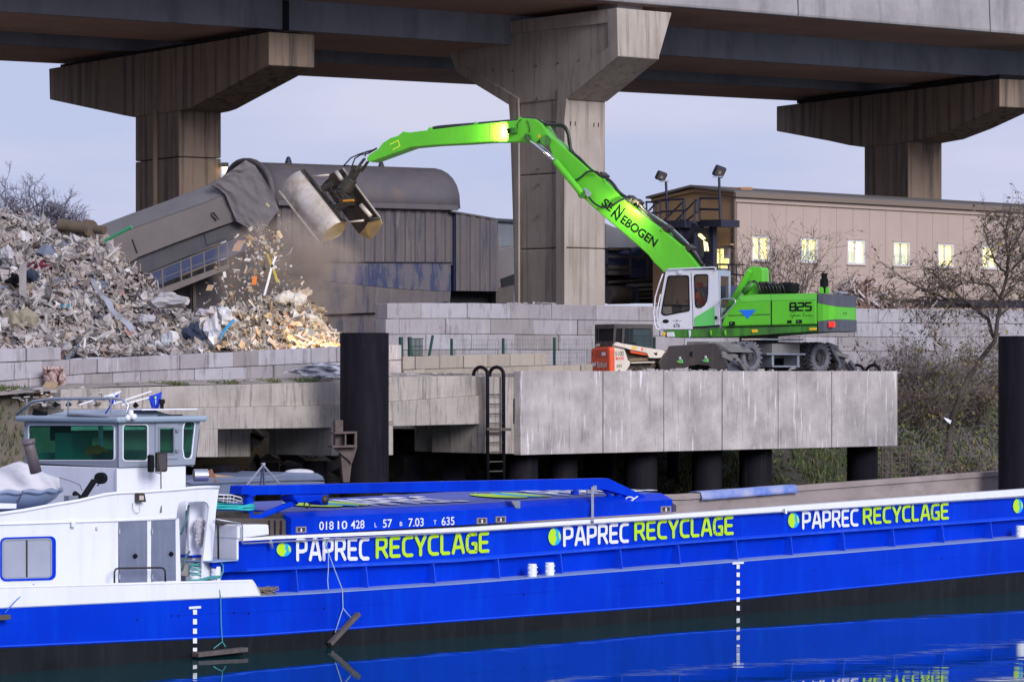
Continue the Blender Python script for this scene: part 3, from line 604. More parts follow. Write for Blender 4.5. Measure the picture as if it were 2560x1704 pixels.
# raised border round the recessed panel
outer = [(1107, 75), (1542, 20), (1545, 140.5), (1416, 247), (1411, 300), (1390, 300), (1275, 300), (1272, 262), (1195, 215), (1142, 180), (1127, 146)]
inner = [(1140, 101), (1519, 57), (1521, 118), (1395, 220), (1391, 300), (1389, 302), (1296, 302), (1294, 246), (1215, 198), (1160, 168), (1152, 145)]
mb = MB(); ring(mb, f2_, outer, inner, -.10, -.004); mb.extp(f2_, [(1275, 300), (1296, 300), (1296, 800), (1290, 800)], -.10, -.004); mb.extp(f2_, [(1390, 300), (1411, 300), (1411, 800), (1390, 800)], -.10, -.004)
mb.build('raised_border', pier_p, o2, bevel=.03)
mb = MB(); c = f2_.p(1500, 22, 1.2); mb.box(f2_, -1.9, -.6, .5, 1.9, ZC+15.1, zs); mb.box(f2_, -10.3, -9.3, .5, 1.9, ZC+15.1, zs); split(mb, 'bearing', para, o2)
# form-tie holes
mb = MB()
for px, py in ((1283, 176), (1342, 164), (1397, 156), (1450, 148), (1345, 421), (1345, 461), (1345, 540), (1344, 246), (1233, 176)): c = f2_.p(px, py, -.012); mb.sphere(c, .06, 1, .4, 1, 8, 5)
tf = f2_.t(1411)+.003
for zpy, k in ((305, 0), (310, 1)):
    for b in (.35, .6, 1.65, 1.9): z = f2_.tz(1411, zpy)[1]; mb.sphere(f2_.P(tf, b, z), .06, .4, 1, 1, 8, 5)
split(mb, 'tie_hole', rust, o2)
# lamp on the left pier
c = f1_.p(552, 428, 2.0)
lo = thing('wall_lamp', 'small lit orange lamp on the right edge of the left bridge pier', 'lamp', c)
mb = MB(); mb.box(WORLD, c.x+.02, c.x+.32, c.y-.15, c.y+.15, c.z+.18, c.z+.36); mb.build('housing', rust, lo)
mb = MB(); mb.tube([c+Vector((.17, 0, .18)), c+Vector((.15, 0, -.12))], [.12, .05], 10); mb.build('bulb', litw, lo)
# ================================================================ BARGE
bg = thing('cargo_barge', 'long blue river barge with white stern house and hold rail, moored in front', 'barge', B.P(0, 0, -.5), B.a)
TS, TE = B.t(0)-3.2, B.t(2560)+9                 # stern and bow ends, both outside the photo
def LN(pts, n=0.): return B.line(pts, n)
blk_l = LN([(0, 1619), (640, 1590), (1700, 1513), (2560, 1429)]); deck_l = LN([(0, 1518), (640, 1488), (690, 1487.5), (1140, 1458), (1740, 1410.6), (2560, 1343)])
def grid(n0, n1, step, t0=TS, t1=TE):
    k = int((t1-t0)/step)+1; return [t0+(t1-t0)*i/k for i in range(k+1)]
def hullstrip(name, f0, f1, n0, n1, mat, t0=TS, t1=TE, step=1.5, **kw):
    mb = MB(); tt = grid(0, 0, step, t0, t1)
    rows = [[B.P(t, n0, f0(t)) for t in tt], [B.P(t, n0, f1(t)) for t in tt], [B.P(t, n1, f1(t)) for t in tt], [B.P(t, n1, f0(t)) for t in tt]]
    mb.loft(rows+[rows[0]]); m = len(tt); mb.add([r[0] for r in rows]+[r[-1] for r in rows], [(0, 1, 2, 3), (4, 7, 6, 5)]); return mb.build(name, mat, bg, **kw)
def dent(t, z): return .012*nz(t*.55, z*1.5)+.006*nz(t*1.7, z*2, 4)
def side(name, f0, f1, mat, n=0., k=6):          # hull plating: a slightly uneven skin
    mb = MB(); tt = grid(0, 0, .35); rows = [[B.P(t, n+dent(t, f0(t)+(f1(t)-f0(t))*j/k), f0(t)+(f1(t)-f0(t))*j/k) for t in tt] for j in range(k+1)]
    mb.loft(rows); mb.loft([[B.P(t, .25, f0(t)) for t in tt], rows[0]]); mb.loft([rows[-1], [B.P(t, .25, f1(t)) for t in tt]])
    return mb.build(name, mat, bg, smooth=True)
side('boottop', lambda t: -.5, lambda t: blk_l(t)-.003, black)
side('hull_side', blk_l, lambda t: deck_l(t)-.02, blue)
# rubbing strip seams
sm = lambda t: blk_l(t)+.62*(deck_l(t)-blk_l(t))
mb = MB(); tt = grid(0, 0, 1.); mb.tube([B.P(t, .004, sm(t)) for t in tt], .010, 6); mb.build('weld_seam', blue, bg)
mb = MB(); mb.tube([B.P(t, .0, blk_l(t)+.03) for t in tt], .022, 6); mb.build('chine_bead', bluel, bg, smooth=True)
hullstrip('hull_core', lambda t: -.45, lambda t: deck_l(t)-.15, .26, 7.0, black)
hullstrip('side_deck', lambda t: deck_l(t)-.018, lambda t: deck_l(t), -.012, 7.03, wallw)
# ---- hold coaming
nC = .62
T0 = B.t(597, nC); cT = LN([(560, 1347), (674, 1340), (1140, 1319), (1740, 1281), (2560, 1222)], nC); cB = LN([(560, 1354), (674, 1347), (1140, 1328), (1740, 1291.5), (2560, 1238)], nC)
fU = LN([(595, 1419), (1140, 1392), (1740, 1347), (2560, 1287.6)], nC); fL = LN([(562, 1430), (1140, 1404), (1740, 1356), (2560, 1297)], nC-.16)
Tp = B.t(562, nC)
mb = MB(); tt = grid(0, 0, .4, T0, TE); k = 5
mb.loft([[B.P(t, nC+.5*dent(t+30, fU(t)+(cB(t)-fU(t))*j/k), fU(t)+(cB(t)-fU(t))*j/k) for t in tt] for j in range(k+1)]); mb.build('coaming_side', blue, bg, smooth=True)
mb = MB(); tt = grid(0, 0, 1, Tp, TE)
prof = lambda t: [B.P(t, nC+.02, fU(t)), B.P(t, nC-.16, fL(t)+.03), B.P(t, nC-.16, fL(t)), B.P(t, nC+.02, fL(t)-.01)]
rows = [prof(t) for t in tt]; mb.loft(rows, True); mb.build('stringer', bluel, bg)  # lighter blue paints in the light on the sloped flange
mb = MB(); tt = grid(0, 0, .5, B.t(531, nC), TE); mb.loft([[B.P(t, nC+.10+.4*dent(t+9, 1.2), z) for t, z in ((t, deck_l(t)) for t in tt)], [B.P(t, nC+.02, fL(t)) for t in tt]]); mb.build('coaming_foot', blue, bg, smooth=True)
for px in (740.5, 915.6, 1084, 1245, 1401.5, 1551, 1696, 1840, 1977, 2108, 2232.6, 2356, 2476.6):
    t = B.t(px, nC-.15); z1 = fL(t)-.01; z0 = deck_l(t)
    mb = MB(); mb.add([B.P(t+dx, n, z) for dx in (-.012, .012) for n, z in ((nC-.155, z1), (nC+.06, z1), (nC+.09, z0), (nC-.22, z0))], [(0, 1, 2, 3), (7, 6, 5, 4), (0, 3, 7, 4), (0, 4, 5, 1), (3, 2, 6, 7), (1, 5, 6, 2)])
    mb.build('bracket', bluel, bg)
# white rail of the coaming with its inner face, and the far coaming
TC0 = B.t(597, nC)
hullstrip('hold_rail', cB, cT, nC-.05, nC+.30, white, TC0, TE, 1.0, bevel=.02)
hullstrip('hold_lining', lambda t: .4, lambda t: cB(t)-.01, nC+.1, nC+.18, rust, TC0+.1, TE)
fT = LN([(1100, 1236), (1700, 1236), (2560, 1172)], 6.1)
ff = lambda t: cT(t)+ (.0 if t < B.t(1500) else .0)+.02
farT = lambda t: max(cT(t)+.03, fT(t)) if t > B.t(1400) else cT(t)+.03
woodl = pm('worn_hold_lining', (.33, .27, .24), (.25, .20, .18), .8, .85, bump=.4, bsc=6, stain=(.16, .12, .10), st=.7, stsc=(.6, .6, 2.))
hullstrip('far_hold_rail', lambda t: farT(t)-.14, farT, 6.1, 6.45, woodl, TC0, TE, 1.0, bevel=.02)
hullstrip('far_hold_wall', lambda t: .4, lambda t: farT(t)-.145, 6.16, 6.3, woodl, TC0, TE, 1.0)
mb = MB(); mb.box(B, TC0, TC0+.1, nC+.1, 6.2, 1.0, 2.3); mb.build('hold_bulkhead', rust, bg)
# blue sheet folded over the far rail
mb = MB(); f6 = LN([(1757, 1233), (1998, 1217)], 6.0); a, b = B.t(1757, 6.0), B.t(1998, 6.0); rows = []
for n, dz in ((6.52, -.1), (6.46, .03), (6.25, .04), (6.08, .03), (6.03, -.10), (6.02, -.18)):
    rows.append([B.P(a+(b-a)*i/24, n+.012*nz(i*.9, dz*20), farT(a+(b-a)*i/24)+dz+.015*nz(i*.7, n*3)) for i in range(25)])
mb.loft(rows); mb.build('folded_sheet', pm('sun_bleached_blue_sheet', (.03, .12, .50), (.42, .42, .52), 1.1, .6, bump=.3), smooth=True, sol=.012, label='blue and white folded sheet strip lying over the far rail of the hold', cat='sheet')
# hand pipe under the rail, with clips
pl_ = LN([(606, 1358), (1140, 1330.5), (1700, 1295), (2560, 1241)], nC-.12)
mb = MB(); tt = grid(0, 0, 1.2, B.t(607, nC-.12), TE); pz0 = B.p(606, 1312, nC-.12)
mb.tube([B.p(539, 1297, nC-.12), B.p(602, 1308, nC-.12), B.p(606, 1314, nC-.12), B.p(606, 1354, nC-.12)]+[B.P(t, nC-.12, pl_(t)) for t in tt], .017, 8)
mb.build('grab_pipe', galv, bg, smooth=True)
mb = MB()
for t in grid(0, 0, 2.4, B.t(700, nC), TE): mb.bar(B.P(t, nC-.12, pl_(t)), B.P(t, nC+.01, pl_(t)+.01), .02, .02)
split(mb, 'pipe_clip', rust, bg)
mb = MB(); mb.tube([B.p(677, 1349, nC-.13), B.p(677, 1356, nC-.14), B.p(681, 1370, nC-.14)], [.02, .05, .02], 8); mb.tube([B.p(1963, 1270, nC-.13), B.p(1964, 1283, nC-.14)], [.03, .05], 8); mb.build('shackle', galv, bg)
# ---- names and numbers
sign(bg, 'PAPREC', B, (744, 1398), (922, 1395), 49, whitep, nC-.03, True, w=.20)
sign(bg, 'RECYCLAGE', B, (943, 1391.5), (1222, 1376), 45, limep, nC-.03, True, w=.20)
sign(bg, 'PAPREC', B, (1411, 1362), (1571, 1351.5), 43, whitep, nC-.03, True, w=.20)
sign(bg, 'RECYCLAGE', B, (1589, 1347.5), (1833, 1332), 41, limep, nC-.03, True, w=.20)
sign(bg, 'PAPREC', B, (2008, 1319), (2145, 1311), 38, whitep, nC-.03, True, w=.20)
sign(bg, 'RECYCLAGE', B, (2160, 1307.5), (2371, 1294), 36, limep, nC-.03, True, w=.20)
def emblem(cx, cy, rx, ry, tilt=0, par=None):
    par = par or bg; mb = MB(); nn_ = nC-.025
    def blob(pts, mi, dn):
        mb.cm = mi; mb.add([B.p(cx+a*rx, cy+b*ry, nn_-dn) for a, b in pts], [tuple(range(len(pts)))])
    el_ = [(math.cos(2*math.pi*i/24), math.sin(2*math.pi*i/24)) for i in range(24)]
    blob([(a, b) for a, b in el_], 1, 0)
    blob([(-.98, .1), (-.85, -.5), (-.55, -.88), (-.2, -1), (.12, -.75), (.22, -.45), (.12, -.2), (.28, .05), (.3, .35), (.12, .62), (0, .98), (-.4, .95), (-.8, .6)], 0, .003)
    blob([(.62, -.62), (.80, -.55), (.97, -.1), (.97, .25), (.82, .4), (.68, .1), (.60, -.25)], 0, .003)
    mb.build('emblem', [limep, cyanp], par, fixn=False)
emblem(709.5, 1373, 18.5, 17); emblem(1386.5, 1341, 16, 21.5); emblem(1984, 1300, 14, 19); emblem(2545, 1264, 12.5, 18)
# draught scales
for pxm, hw, yb0, ybh, sq, w2 in ((487.5, 15, 1514, 6, [(1523, 1535), (1546, 1559.5), (1570, 1583), (1594, 1607), (1618, 1627)], 5), (1845.5, 14, 1403.5, 5, [(1410, 1421), (1430, 1441), (1450.5, 1462), (1471, 1482.5), (1492, 1503), (1513, 1525)], 4)):
    mb = MB(); nn_ = -.028; mb.add([B.p(*q, nn_) for q in ((pxm-hw, yb0+1.5), (pxm+hw, yb0-.5), (pxm+hw, yb0+ybh-.5), (pxm-hw, yb0+ybh+1.5))], [(0, 1, 2, 3)])
    for y0, y1 in sq: mb.add([B.p(*q, nn_-.006) for q in ((pxm-w2, y0), (pxm+w2, y0), (pxm+w2, y1), (pxm-w2, y1))], [(0, 1, 2, 3)])
    mb.build('draught_scale', whitep, bg, fixn=False)
mb = MB()
for px, py in ((344, 1548), (447, 1538), (429, 1538), (585, 1531), (622, 1532), (1310, 1485), (1656, 1455), (2035, 1423), (2355, 1395), (810, 1520)): mb.sphere(B.p(px, py, -.01), .018, 1, 1, 1, 8, 5)
split(mb, 'scupper', blackp, bg)
# bollards
def bollard(px, ytop, ybot, hw, n, mat=white, lower=None, label=None, ropew=False, yb=None):
    c = B.p(px, ybot, n); s = F/c.y; r = hw/s; z1 = c.z+(ybot-ytop)/s; o = bg
    mb = MB(); mb.tube([(c.x, c.y, c.z-.04), (c.x, c.y, z1-.03), (c.x, c.y, z1)], [r, r, r*.93], 20); m = mb.build('bollard', mat, bg, smooth=False, bevel=.006)
    mb = MB()
    for k in (.35, .72):
        z = c.z+(z1-c.z)*k; mb.tube([B.P(B.t(px, n)-r*1.45, n-.02, z), B.P(B.t(px, n)+r*1.45, n-.02, z)], .014, 6)
    mb.build('horn', mat, m); return c, r, z1
for px, y0, y1 in ((1330.5, 1408.5, 1441), (1374, 1405, 1438), (2551, 1313, 1343)): bollard(px, y0, y1, 11.5, .28)
c, r, z1 = bollard(487, 1417, 1449, 13, .55); c2, r2, z2 = bollard(540, 1415, 1446, 12, .5)
mb = MB(); pts = []
for i in range(120): a = i*.42; pts.append((c.x+(r+.02)*math.cos(a), c.y+(r+.02)*math.sin(a), c.z+.08+.26*(i/120)+.02*math.sin(i*.7)))
mb.tube(pts, .011, 5); 
for k in range(3): mb.tube([B.p(465+k*6, 1450+k, .45), B.p(500, 1447+k*2, .4), B.p(525, 1440+k*3, .4), B.p(553, 1438+k*2, .38), B.p(556, 1430-k*4, .4)], .012, 5)
mb.tube([B.p(548, 1402, .4), B.p(558, 1412, .36), B.p(558, 1428, .36), B.p(553, 1440, .38)], .014, 6)
mb.build('mooring_rope', rope, smooth=True, label='teal mooring rope wound round the white bollard below the open stern door', cat='rope')
# ---- fenders hung on ropes
def fender(label, a, b, w, n, ropes, rm=ropeb):
    A, Bq = B.p(*a, n), B.p(*b, n); o = thing('fender', label, 'fender', (A+Bq)/2, B.a, 'wooden fenders hung along the hull')
    mb = MB(); mb.bar(A, Bq, w, .09); mb.build('timber', woodg, o, bevel=.01)
    for pts in ropes: mb = MB(); mb.tube([B.p(x, y, m) for x, y, m in pts], .011, 5); mb.build('rope', rm, o, smooth=True)
fender('dark timber fender hanging tilted from two pale ropes amidships', (896, 1533), (824, 1609), .13, -.12, [[(812, 1347, nC-.2), (816, 1365, nC-.2), (821, 1381, nC-.22), (838, 1427, .2), (856, 1473, -.05), (857.5, 1519, -.08), (848, 1548, -.1), (838, 1580, -.14)], [(857.5, 1519, -.08), (866, 1530, -.1), (877, 1542, -.14)], [(816, 1365, nC-.2), (821, 1381, nC-.22), (821, 1420, .3), (819, 1450, .1), (821, 1473, -.02)], [(812, 1347, nC-.2), (819, 1347, nC-.05), (816, 1365, nC-.2)]])
fender('grey timber fender floating level at the waterline under the teal line', (488, 1636), (612, 1622), .22, -.14, [[(541, 1446, .3), (549, 1474, -.03), (551.5, 1492, -.05), (553, 1560, -.06), (556, 1603, -.1), (534, 1620, -.2)], [(556, 1603, -.1), (564, 1616, -.2)]], rope)
fender('short timber fender cut by the left edge under a blue line', (-30, 1545), (20, 1541), .20, -.14, [[(85, 1459, .1), (40, 1500, -.05), (12, 1531, -.2)]], blued)
# ================================================================ STERN HOUSE
# bulwark
bT = LN([(0, 1466), (627, 1450)], .03); tB1 = B.t(627, .03); tB2 = B.t(648, .03)
mb = MB(); tt = grid(0, 0, 1, TS, tB1); mb.ext(B, [(t, deck_l(t)+.002) for t in tt]+[(tB2, deck_l(tB2)+.002), (tB1, bT(tB1))]+[(t, bT(t)) for t in reversed(tt[:-1])], -.022, .05); mb.build('bulwark', white, bg)
mb = MB(); mb.tube([B.P(t, .0, bT(t)-.01) for t in tt]+[B.P(tB1+.04, .0, bT(tB1)-.05), B.P(tB2, .0, deck_l(tB2)+.02)], .032, 8); mb.build('bulwark_bead', white, bg, smooth=True)
nH = .62
def qa(pts, sx, ox, oy, n): return [B.tz(ox+x/sx, oy+y/sx, n) for x, y in pts]
hs = thing_house = bg
# side wall of the deck house with door openings and the arch at its forward end
top = [(-60, 1292), (0, 1283.5), (60, 1275), (131, 1261.6), (208, 1249), (240, 1240), (274, 1233), (310, 1230.5), (356, 1229), (469, 1221), (502, 1216), (520, 1217.5), (548, 1217.5)]
tf = B.line(top, nH); t_r = B.t(547, nH)
def poly(name, pts, n0, n1, mat=white, par=bg, bev=.008, **kw):
    mb = MB(); mb.extp(B, pts, n0, n1); return mb.build(name, mat, par, bevel=bev, **kw)
a_, b_ = -260, 296
poly('house_wall', [(-260, 1320), (-60, 1292), (0, 1283.5), (60, 1275), (131, 1261.6), (208, 1249), (240, 1240), (274, 1233), (296, 1231), (296, 1480), (-260, 1500)], nH, nH+.06)
poly('house_wall', [(296, 1231), (310, 1230.5), (356, 1229), (440, 1223), (440, 1297), (296, 1301)], nH, nH+.06)
poly('house_wall', [(368.5, 1300), (378.5, 1299.5), (378.5, 1480), (368.5, 1480)], nH, nH+.06)
arch = [(440, 1223), (469, 1221), (502, 1216), (520, 1217.5), (548, 1217.5), (540, 1280), (531, 1402), (529, 1446), (502, 1446), (523, 1268), (521, 1262), (517, 1256), (510, 1253), (458, 1253), (450, 1256), (446, 1262), (442.5, 1280), (441, 1296), (440, 1296)]
mb = MB(); mb.extp(B, arch, nH, nH+.06); mb.build('wing_panel', white, bg, bevel=.006)
poly('post', [(439, 1297), (448, 1296), (453, 1470), (440, 1470)], nH-.004, nH+.10)
mb = MB(); mb.tube([B.P(q, nH, tf(q)) for q in grid(0, 0, .35, B.t(-260, nH), t_r)], .035, 8); mb.build('top_bead', white, bg, smooth=True)
mb = MB(); mb.tube([B.p(-260, 1318, nH-.01), B.p(0, 1310, nH-.01), B.p(288, 1301, nH-.01), B.p(441, 1296, nH-.01)], .022, 8); mb.build('rain_bead', white, bg, smooth=True)
# doors
for pts, kx, ky in (([(297.5, 1303), (367, 1301), (369, 1480), (300, 1480)], 338, 1389), ([(379.5, 1299.5), (439, 1297), (440.5, 1450), (381.5, 1452)], 428, 1384)):
    d_ = poly('door', pts, nH-.012, nH+.03, doorm)
    mb = MB(); c = B.p(kx, ky, nH-.04); mb.rot_box(c, .035, .035, .035, Matrix.Rotation(B.a, 3, 'Z') @ Matrix.Rotation(R(45), 3, 'Y')); mb.build('knob', blackp, d_)
    mb = MB(); px = pts[0][0]+1
    for y in (1328, 1441): mb.tube([B.p(px, y-6, nH-.03), B.p(px+.5, y+6, nH-.03)], .022, 8)
    split(mb, 'hinge', galv, d_)
poly('door_sill', [(381.5, 1452.5), (440.5, 1450.5), (441, 1480), (381.5, 1480)], nH, nH+.06)
# blue framed window
w0 = rrect(B, 2, 1341, 140, 1450, nH-.03, 14); w1 = rrect(B, 5, 1345, 131, 1445, nH-.03, 11)
sk = lambda P_, k=-.028: [(x, y+(x-70)*k) for x, y in P_]
mb = MB(); ring(mb, B, sk(w0), sk(w1), nH-.03, nH+.004); wn = mb.build('window', blue, bg)
mb = MB(); ring(mb, B, sk(w1), sk(rrect(B, 10, 1349, 127, 1441, nH, 8)), nH-.022, nH+.004); mb.build('frame', greyal, wn)
mb = MB(); P_ = sk(rrect(B, 9, 1348, 128, 1442, nH, 8)); mb.extp(B, P_, nH-.008, nH+.004); mb.build('pane', curt, wn)
mb = MB(); mb.bar(B.p(67, 1349, nH-.02), B.p(67, 1442, nH-.02), .028, .02); mb.build('mullion', darkst, wn)
# small fittings
mb = MB(); c = B.p(183, 1316, nH-.06); mb.tube([c, c+Vector((0, 0, .1))], .05, 12); mb.build('lamp_fitting', white, bg)
mb = MB(); mb.tube([B.p(244, 1315, nH-.05), B.p(244, 1322, nH-.05)], .03, 10); mb.build('hook', white, bg)
mb = MB(); mb.tube([B.p(286, 1456, nH-.3), B.p(286, 1428, nH-.3), B.p(290, 1421, nH-.3), B.p(298, 1419.5, nH-.3), B.p(402, 1418, nH-.3), B.p(409, 1420, nH-.3), B.p(413, 1427, nH-.3), B.p(413.5, 1453, nH-.3)], .02, 8); mb.build('hand_rail', darkst, bg, smooth=True)
mb = MB(); mb.extp(B, [(348, 1232), (362, 1232), (366, 1254), (348, 1254)], nH-.16, nH-.02); fl = mb.build('floodlight', darkst, bg, bevel=.01)
mb = MB(); mb.extp(B, [(349, 1238), (359, 1238), (360, 1249), (349, 1249)], nH-.175, nH-.162); mb.build('lens', pm('frosted_lens', (.55, .45, .42), None, 1, .3), fl)
mb = MB(); mb.tube([B.p(332, 1256, nH-.03), B.p(332, 1270, nH-.04), B.p(337, 1280, nH-.05), B.p(345, 1282, nH-.05), B.p(351, 1275, nH-.05), B.p(350, 1255, nH-.04)], .006, 5); mb.build('cable', galv, bg)
# interior behind arch: back wall, side wall, shelf, blue lid
mb = MB(); mb.box(B, B.t(441), B.t(548, 2.0)-.0, 2.2, 2.26, deck_l(-5), 3.35); mb.box(B, B.t(441, .8)-.9, B.t(441, .8)-.86, .7, 2.2, 1.1, 3.3); mb.build('inner_bulkhead', white, bg)
poly('inner_panel', [(475, 1255), (520, 1250), (520, 1420), (480, 1420), (474, 1392), (473, 1330)], 1.1, 1.16, white)
poly('chest_lid', [(480, 1388), (508, 1386), (508, 1392), (482, 1393)], .95, 1.5, blue)
poly('chest', [(482, 1393), (508, 1392), (508, 1440), (482, 1440)], 1.0, 1.5, cream)
mb = MB(); mb.tube([B.p(472, 1262, .95), B.p(466, 1300, .9), B.p(452, 1335, .85)], .025, 6); mb.tube([B.p(474, 1378, .9), B.p(464, 1392, .85), B.p(455, 1425, .8)], .025, 6); split(mb, 'hanging_hose', pm('dark_teal_hose', (.04, .13, .15), None, 1, .5), bg, smooth=True)
mb = MB()
for k in range(150):
    px = 497+rnd.gauss(3, 5); py = rnd.uniform(1292, 1352); dx = rnd.uniform(-5, 7); mb.tube([B.p(px, py, .92), B.p(px+dx*.5, py+9, .86), B.p(px+dx, py+rnd.uniform(14, 24), .9)], [.012, .016, .003], 4)
mb.build('mop', pm('grey_mop_yarn', (.42, .38, .42), (.60, .57, .62), 9, .9), label='grey yarn mop hanging in the open side of the stern house', cat='mop')
# platform and white coaming end
poly('platform', [(531, 1402.5), (596, 1398), (596, 1401), (531, 1406)], nC-.3, 2.0, wallw)
poly('platform_skirt', [(531, 1406.5), (600, 1401.5), (620, 1424), (558, 1431), (531, 1416)], nC-.2, nC-.1, blue)
mb = MB(); T1 = B.t(597, nC); z0, z1 = B.tz(597, 1398, nC)[1], B.tz(597, 1337, nC)[1]
mb.box(B, T1-.06, T1-.002, nC+.0, 6.2, z0, z1+.16); mb.build('coaming_end', white, bg, bevel=.01)
poly('coaming_box', [(594, 1311), (672, 1310), (674, 1336), (594, 1347)], nC-.045, nC+.9, white, bev=.03)
mb = MB(); mb.tube([B.p(540, 1300, nC-.25), B.p(545, 1310, nC-.25), B.p(546, 1397, nC-.25)], .022, 8); mb.build('stanchion', darkst, bg, smooth=True)
# ---- wheelhouse
nW = 1.55; wt0 = B.t(297, nW); wt1 = B.t(488, nW); wn1 = 5.45
def face_at(px, py, plane='s'):                    # side plane n=nW or stern plane t=wt0
    return B.p(px, py, nW)
SW = Fr(1280, 77.2, 46.45)                         # stern face frame: along -n
cornw = B.P(wt0, nW, 0); a2 = B.a-math.pi/2
class SF(Fr):
    def __init__(s): s.o = Vector((cornw.x, cornw.y)); s.a = a2; s.d = Vector((math.cos(a2), math.sin(a2))); s.nn = Vector((-math.sin(a2), math.cos(a2)))
S_ = SF()                                          # t runs toward the corner from the far side: negative t, n into the house
wn1 = nW-S_.t(62)                                 # far side of the wheelhouse, read on its stern face
def zW(py, fr=B, px=297, n=nW): return fr.tz(px, py, n)[1]
zb0, zt0 = zW(1168), zW(1057); 
mb = MB(); mb.box(B, wt0-.0, B.t(469, nW), nW+.05, wn1, deck_l(-9), zW(1168)-.004); mb.build('wheelhouse_base', white, bg, bevel=.02)
mb = MB(); mb.bar(B.P(wt0-.01, nW+.04, 1.6), B.P(wt0-.01, nW+.04, zb0-.02), .05, .05); mb.build('corner_pipe', white, bg)
# cabin skins with window openings
so = [(297, 1055), (501, 1048), (487, 1160.5), (297, 1168)]
def skin(fr, outer, holes, n0, n1, mat, name='cabin_wall'):
    """wall plate with window holes cut by triangulated fill"""
    b = bmesh.new(); loops = []
    for lp in [outer]+holes:
        vs = [b.verts.new((fr.tz(x, y, n0)[0], 0, fr.tz(x, y, n0)[1])) for x, y in lp]
        loops += [b.edges.new((vs[i], vs[(i+1) % len(vs)])) for i in range(len(vs))]
    bmesh.ops.triangle_fill(b, edges=loops, use_beauty=True, use_dissolve=False)
    mb = MB(); idx = {v: i for i, v in enumerate(b.verts)}; V = [v.co.copy() for v in b.verts]; m = len(V)
    fs = [tuple(idx[v] for v in f.verts) for f in b.faces]; be = [tuple(idx[v] for v in e.verts) for e in loops]
    mb.add([fr.P(v.x, n0, v.z) for v in V]+[fr.P(v.x, n1, v.z) for v in V], fs+[tuple(i+m for i in reversed(f)) for f in fs]+[(a, b_, b_+m, a+m) for a, b_ in be]); b.free()
    return mb.build(name, mat, bg)
h1 = rrect(B, 309, 1062, 369, 1150, nW, 7); h2 = [(400, 1070), (434, 1070), (434, 1132), (400, 1132)]
h3 = [(463, 1057), (467, 1055), (484, 1055), (487, 1058), (486, 1068), (479, 1135), (476, 1143), (471, 1145), (465, 1145), (461, 1141), (458, 1120), (459, 1070)]
skin(B, so, [h1, h2, h3], nW, nW+.05, greyal)
def sph(px, py): return S_.tz(px, py, 0)
stw0 = S_.t(60); 
h4 = rrect(S_, 71, 1063, 284, 1149, 0, 6)
skin(S_, [(60, 1055), (296.8, 1055), (296.8, 1168), (64, 1156)], [h4], 0, .05, greyal)
for fr, h in ((B, h1), (B, h3)):
    o2_ = [(x+(2.2 if x > sum(p[0] for p in h)/len(h) else -2.2), y+(2.2 if y > sum(p[1] for p in h)/len(h) else -2.2)) for x, y in h]
    mb = MB(); ring(mb, B, o2_, h, nW-.015, nW+.01); f_ = mb.build('window_frame', white, bg); mb = MB(); mb.extp(B, h, nW+.02, nW+.026); mb.build('glass', glass_g, f_)
mb = MB(); ring(mb, S_, rrect(S_, 69, 1061, 286.5, 1151.5, 0, 8), h4, -.015, .01); f_ = mb.build('window_frame', white, bg); mb = MB(); mb.extp(S_, h4, .02, .026); mb.build('glass', glass_g, f_)
dr = [(389, 1058), (446, 1057), (446, 1146), (389, 1147.5)]
mb = MB(); ring(mb, B, dr, h2, nW-.03, nW+.004); f_ = mb.build('wheelhouse_door', greyal, bg); mb = MB(); mb.extp(B, h2, nW+.01, nW+.016); mb.build('glass', glass_g, f_)
mb = MB(); ring(mb, B, [(396, 1066), (438, 1066), (438, 1136), (396, 1136)], h2, nW-.045, nW-.032); mb.build('frame', galv, f_)
mb = MB(); mb.rot_box(B.p(444, 1075, nW-.06), .05, .03, .03, Matrix.Rotation(B.a, 3, 'Z')); mb.rot_box(B.p(444, 1126, nW-.06), .05, .03, .03, Matrix.Rotation(B.a, 3, 'Z')); split(mb, 'latch', galv, f_)
# far walls with their own tinted windows, floor, ceiling
tFar = wt1+.02; zc0, zc1 = zW(1168), zW(1057)
def farwall(A, dirv, L_, z0, z1, wins):
    pass
mb = MB(); nF = wn1
for n, a, b in ((nF, wt0, wt1),):
    mb.box(B, a, b, n-.05, n, zc0-.02, zc0+.25); mb.box(B, a, b, n-.05, n, zc1-.12, zc1)
    for q in (a+.03, (a+b)/2, b-.03): mb.box(B, q-.05, q+.05, n-.052, n-.002, zc0+.24, zc1-.11)
for t_ in (wt1,):
    mb.box(B, t_-.05, t_, nW+.06, nF-.06, zc0-.02, zc0+.3); mb.box(B, t_-.05, t_, nW+.06, nF-.06, zc1-.12, zc1)
    for q in (nW+1.3, nW+2.6): mb.box(B, t_-.05, t_, q-.05, q+.05, zc0+.29, zc1-.11)
mb.build('far_cabin_wall', greyal, bg)
mb = MB(); mb.box(B, wt0+.06, wt1-.06, nW+.06, nF-.06, zc0-.01, zc0+.03); mb.build('cabin_floor', dgrey, bg)
mb = MB(); mb.box(B, wt1-.03, wt1-.02, nW+.1, nF-.1, zc0+.3, zc1-.12); mb.box(B, wt0+.1, wt1-.1, nF-.03, nF-.02, zc0+.25, zc1-.12); mb.build('far_glass', glass_f, bg)
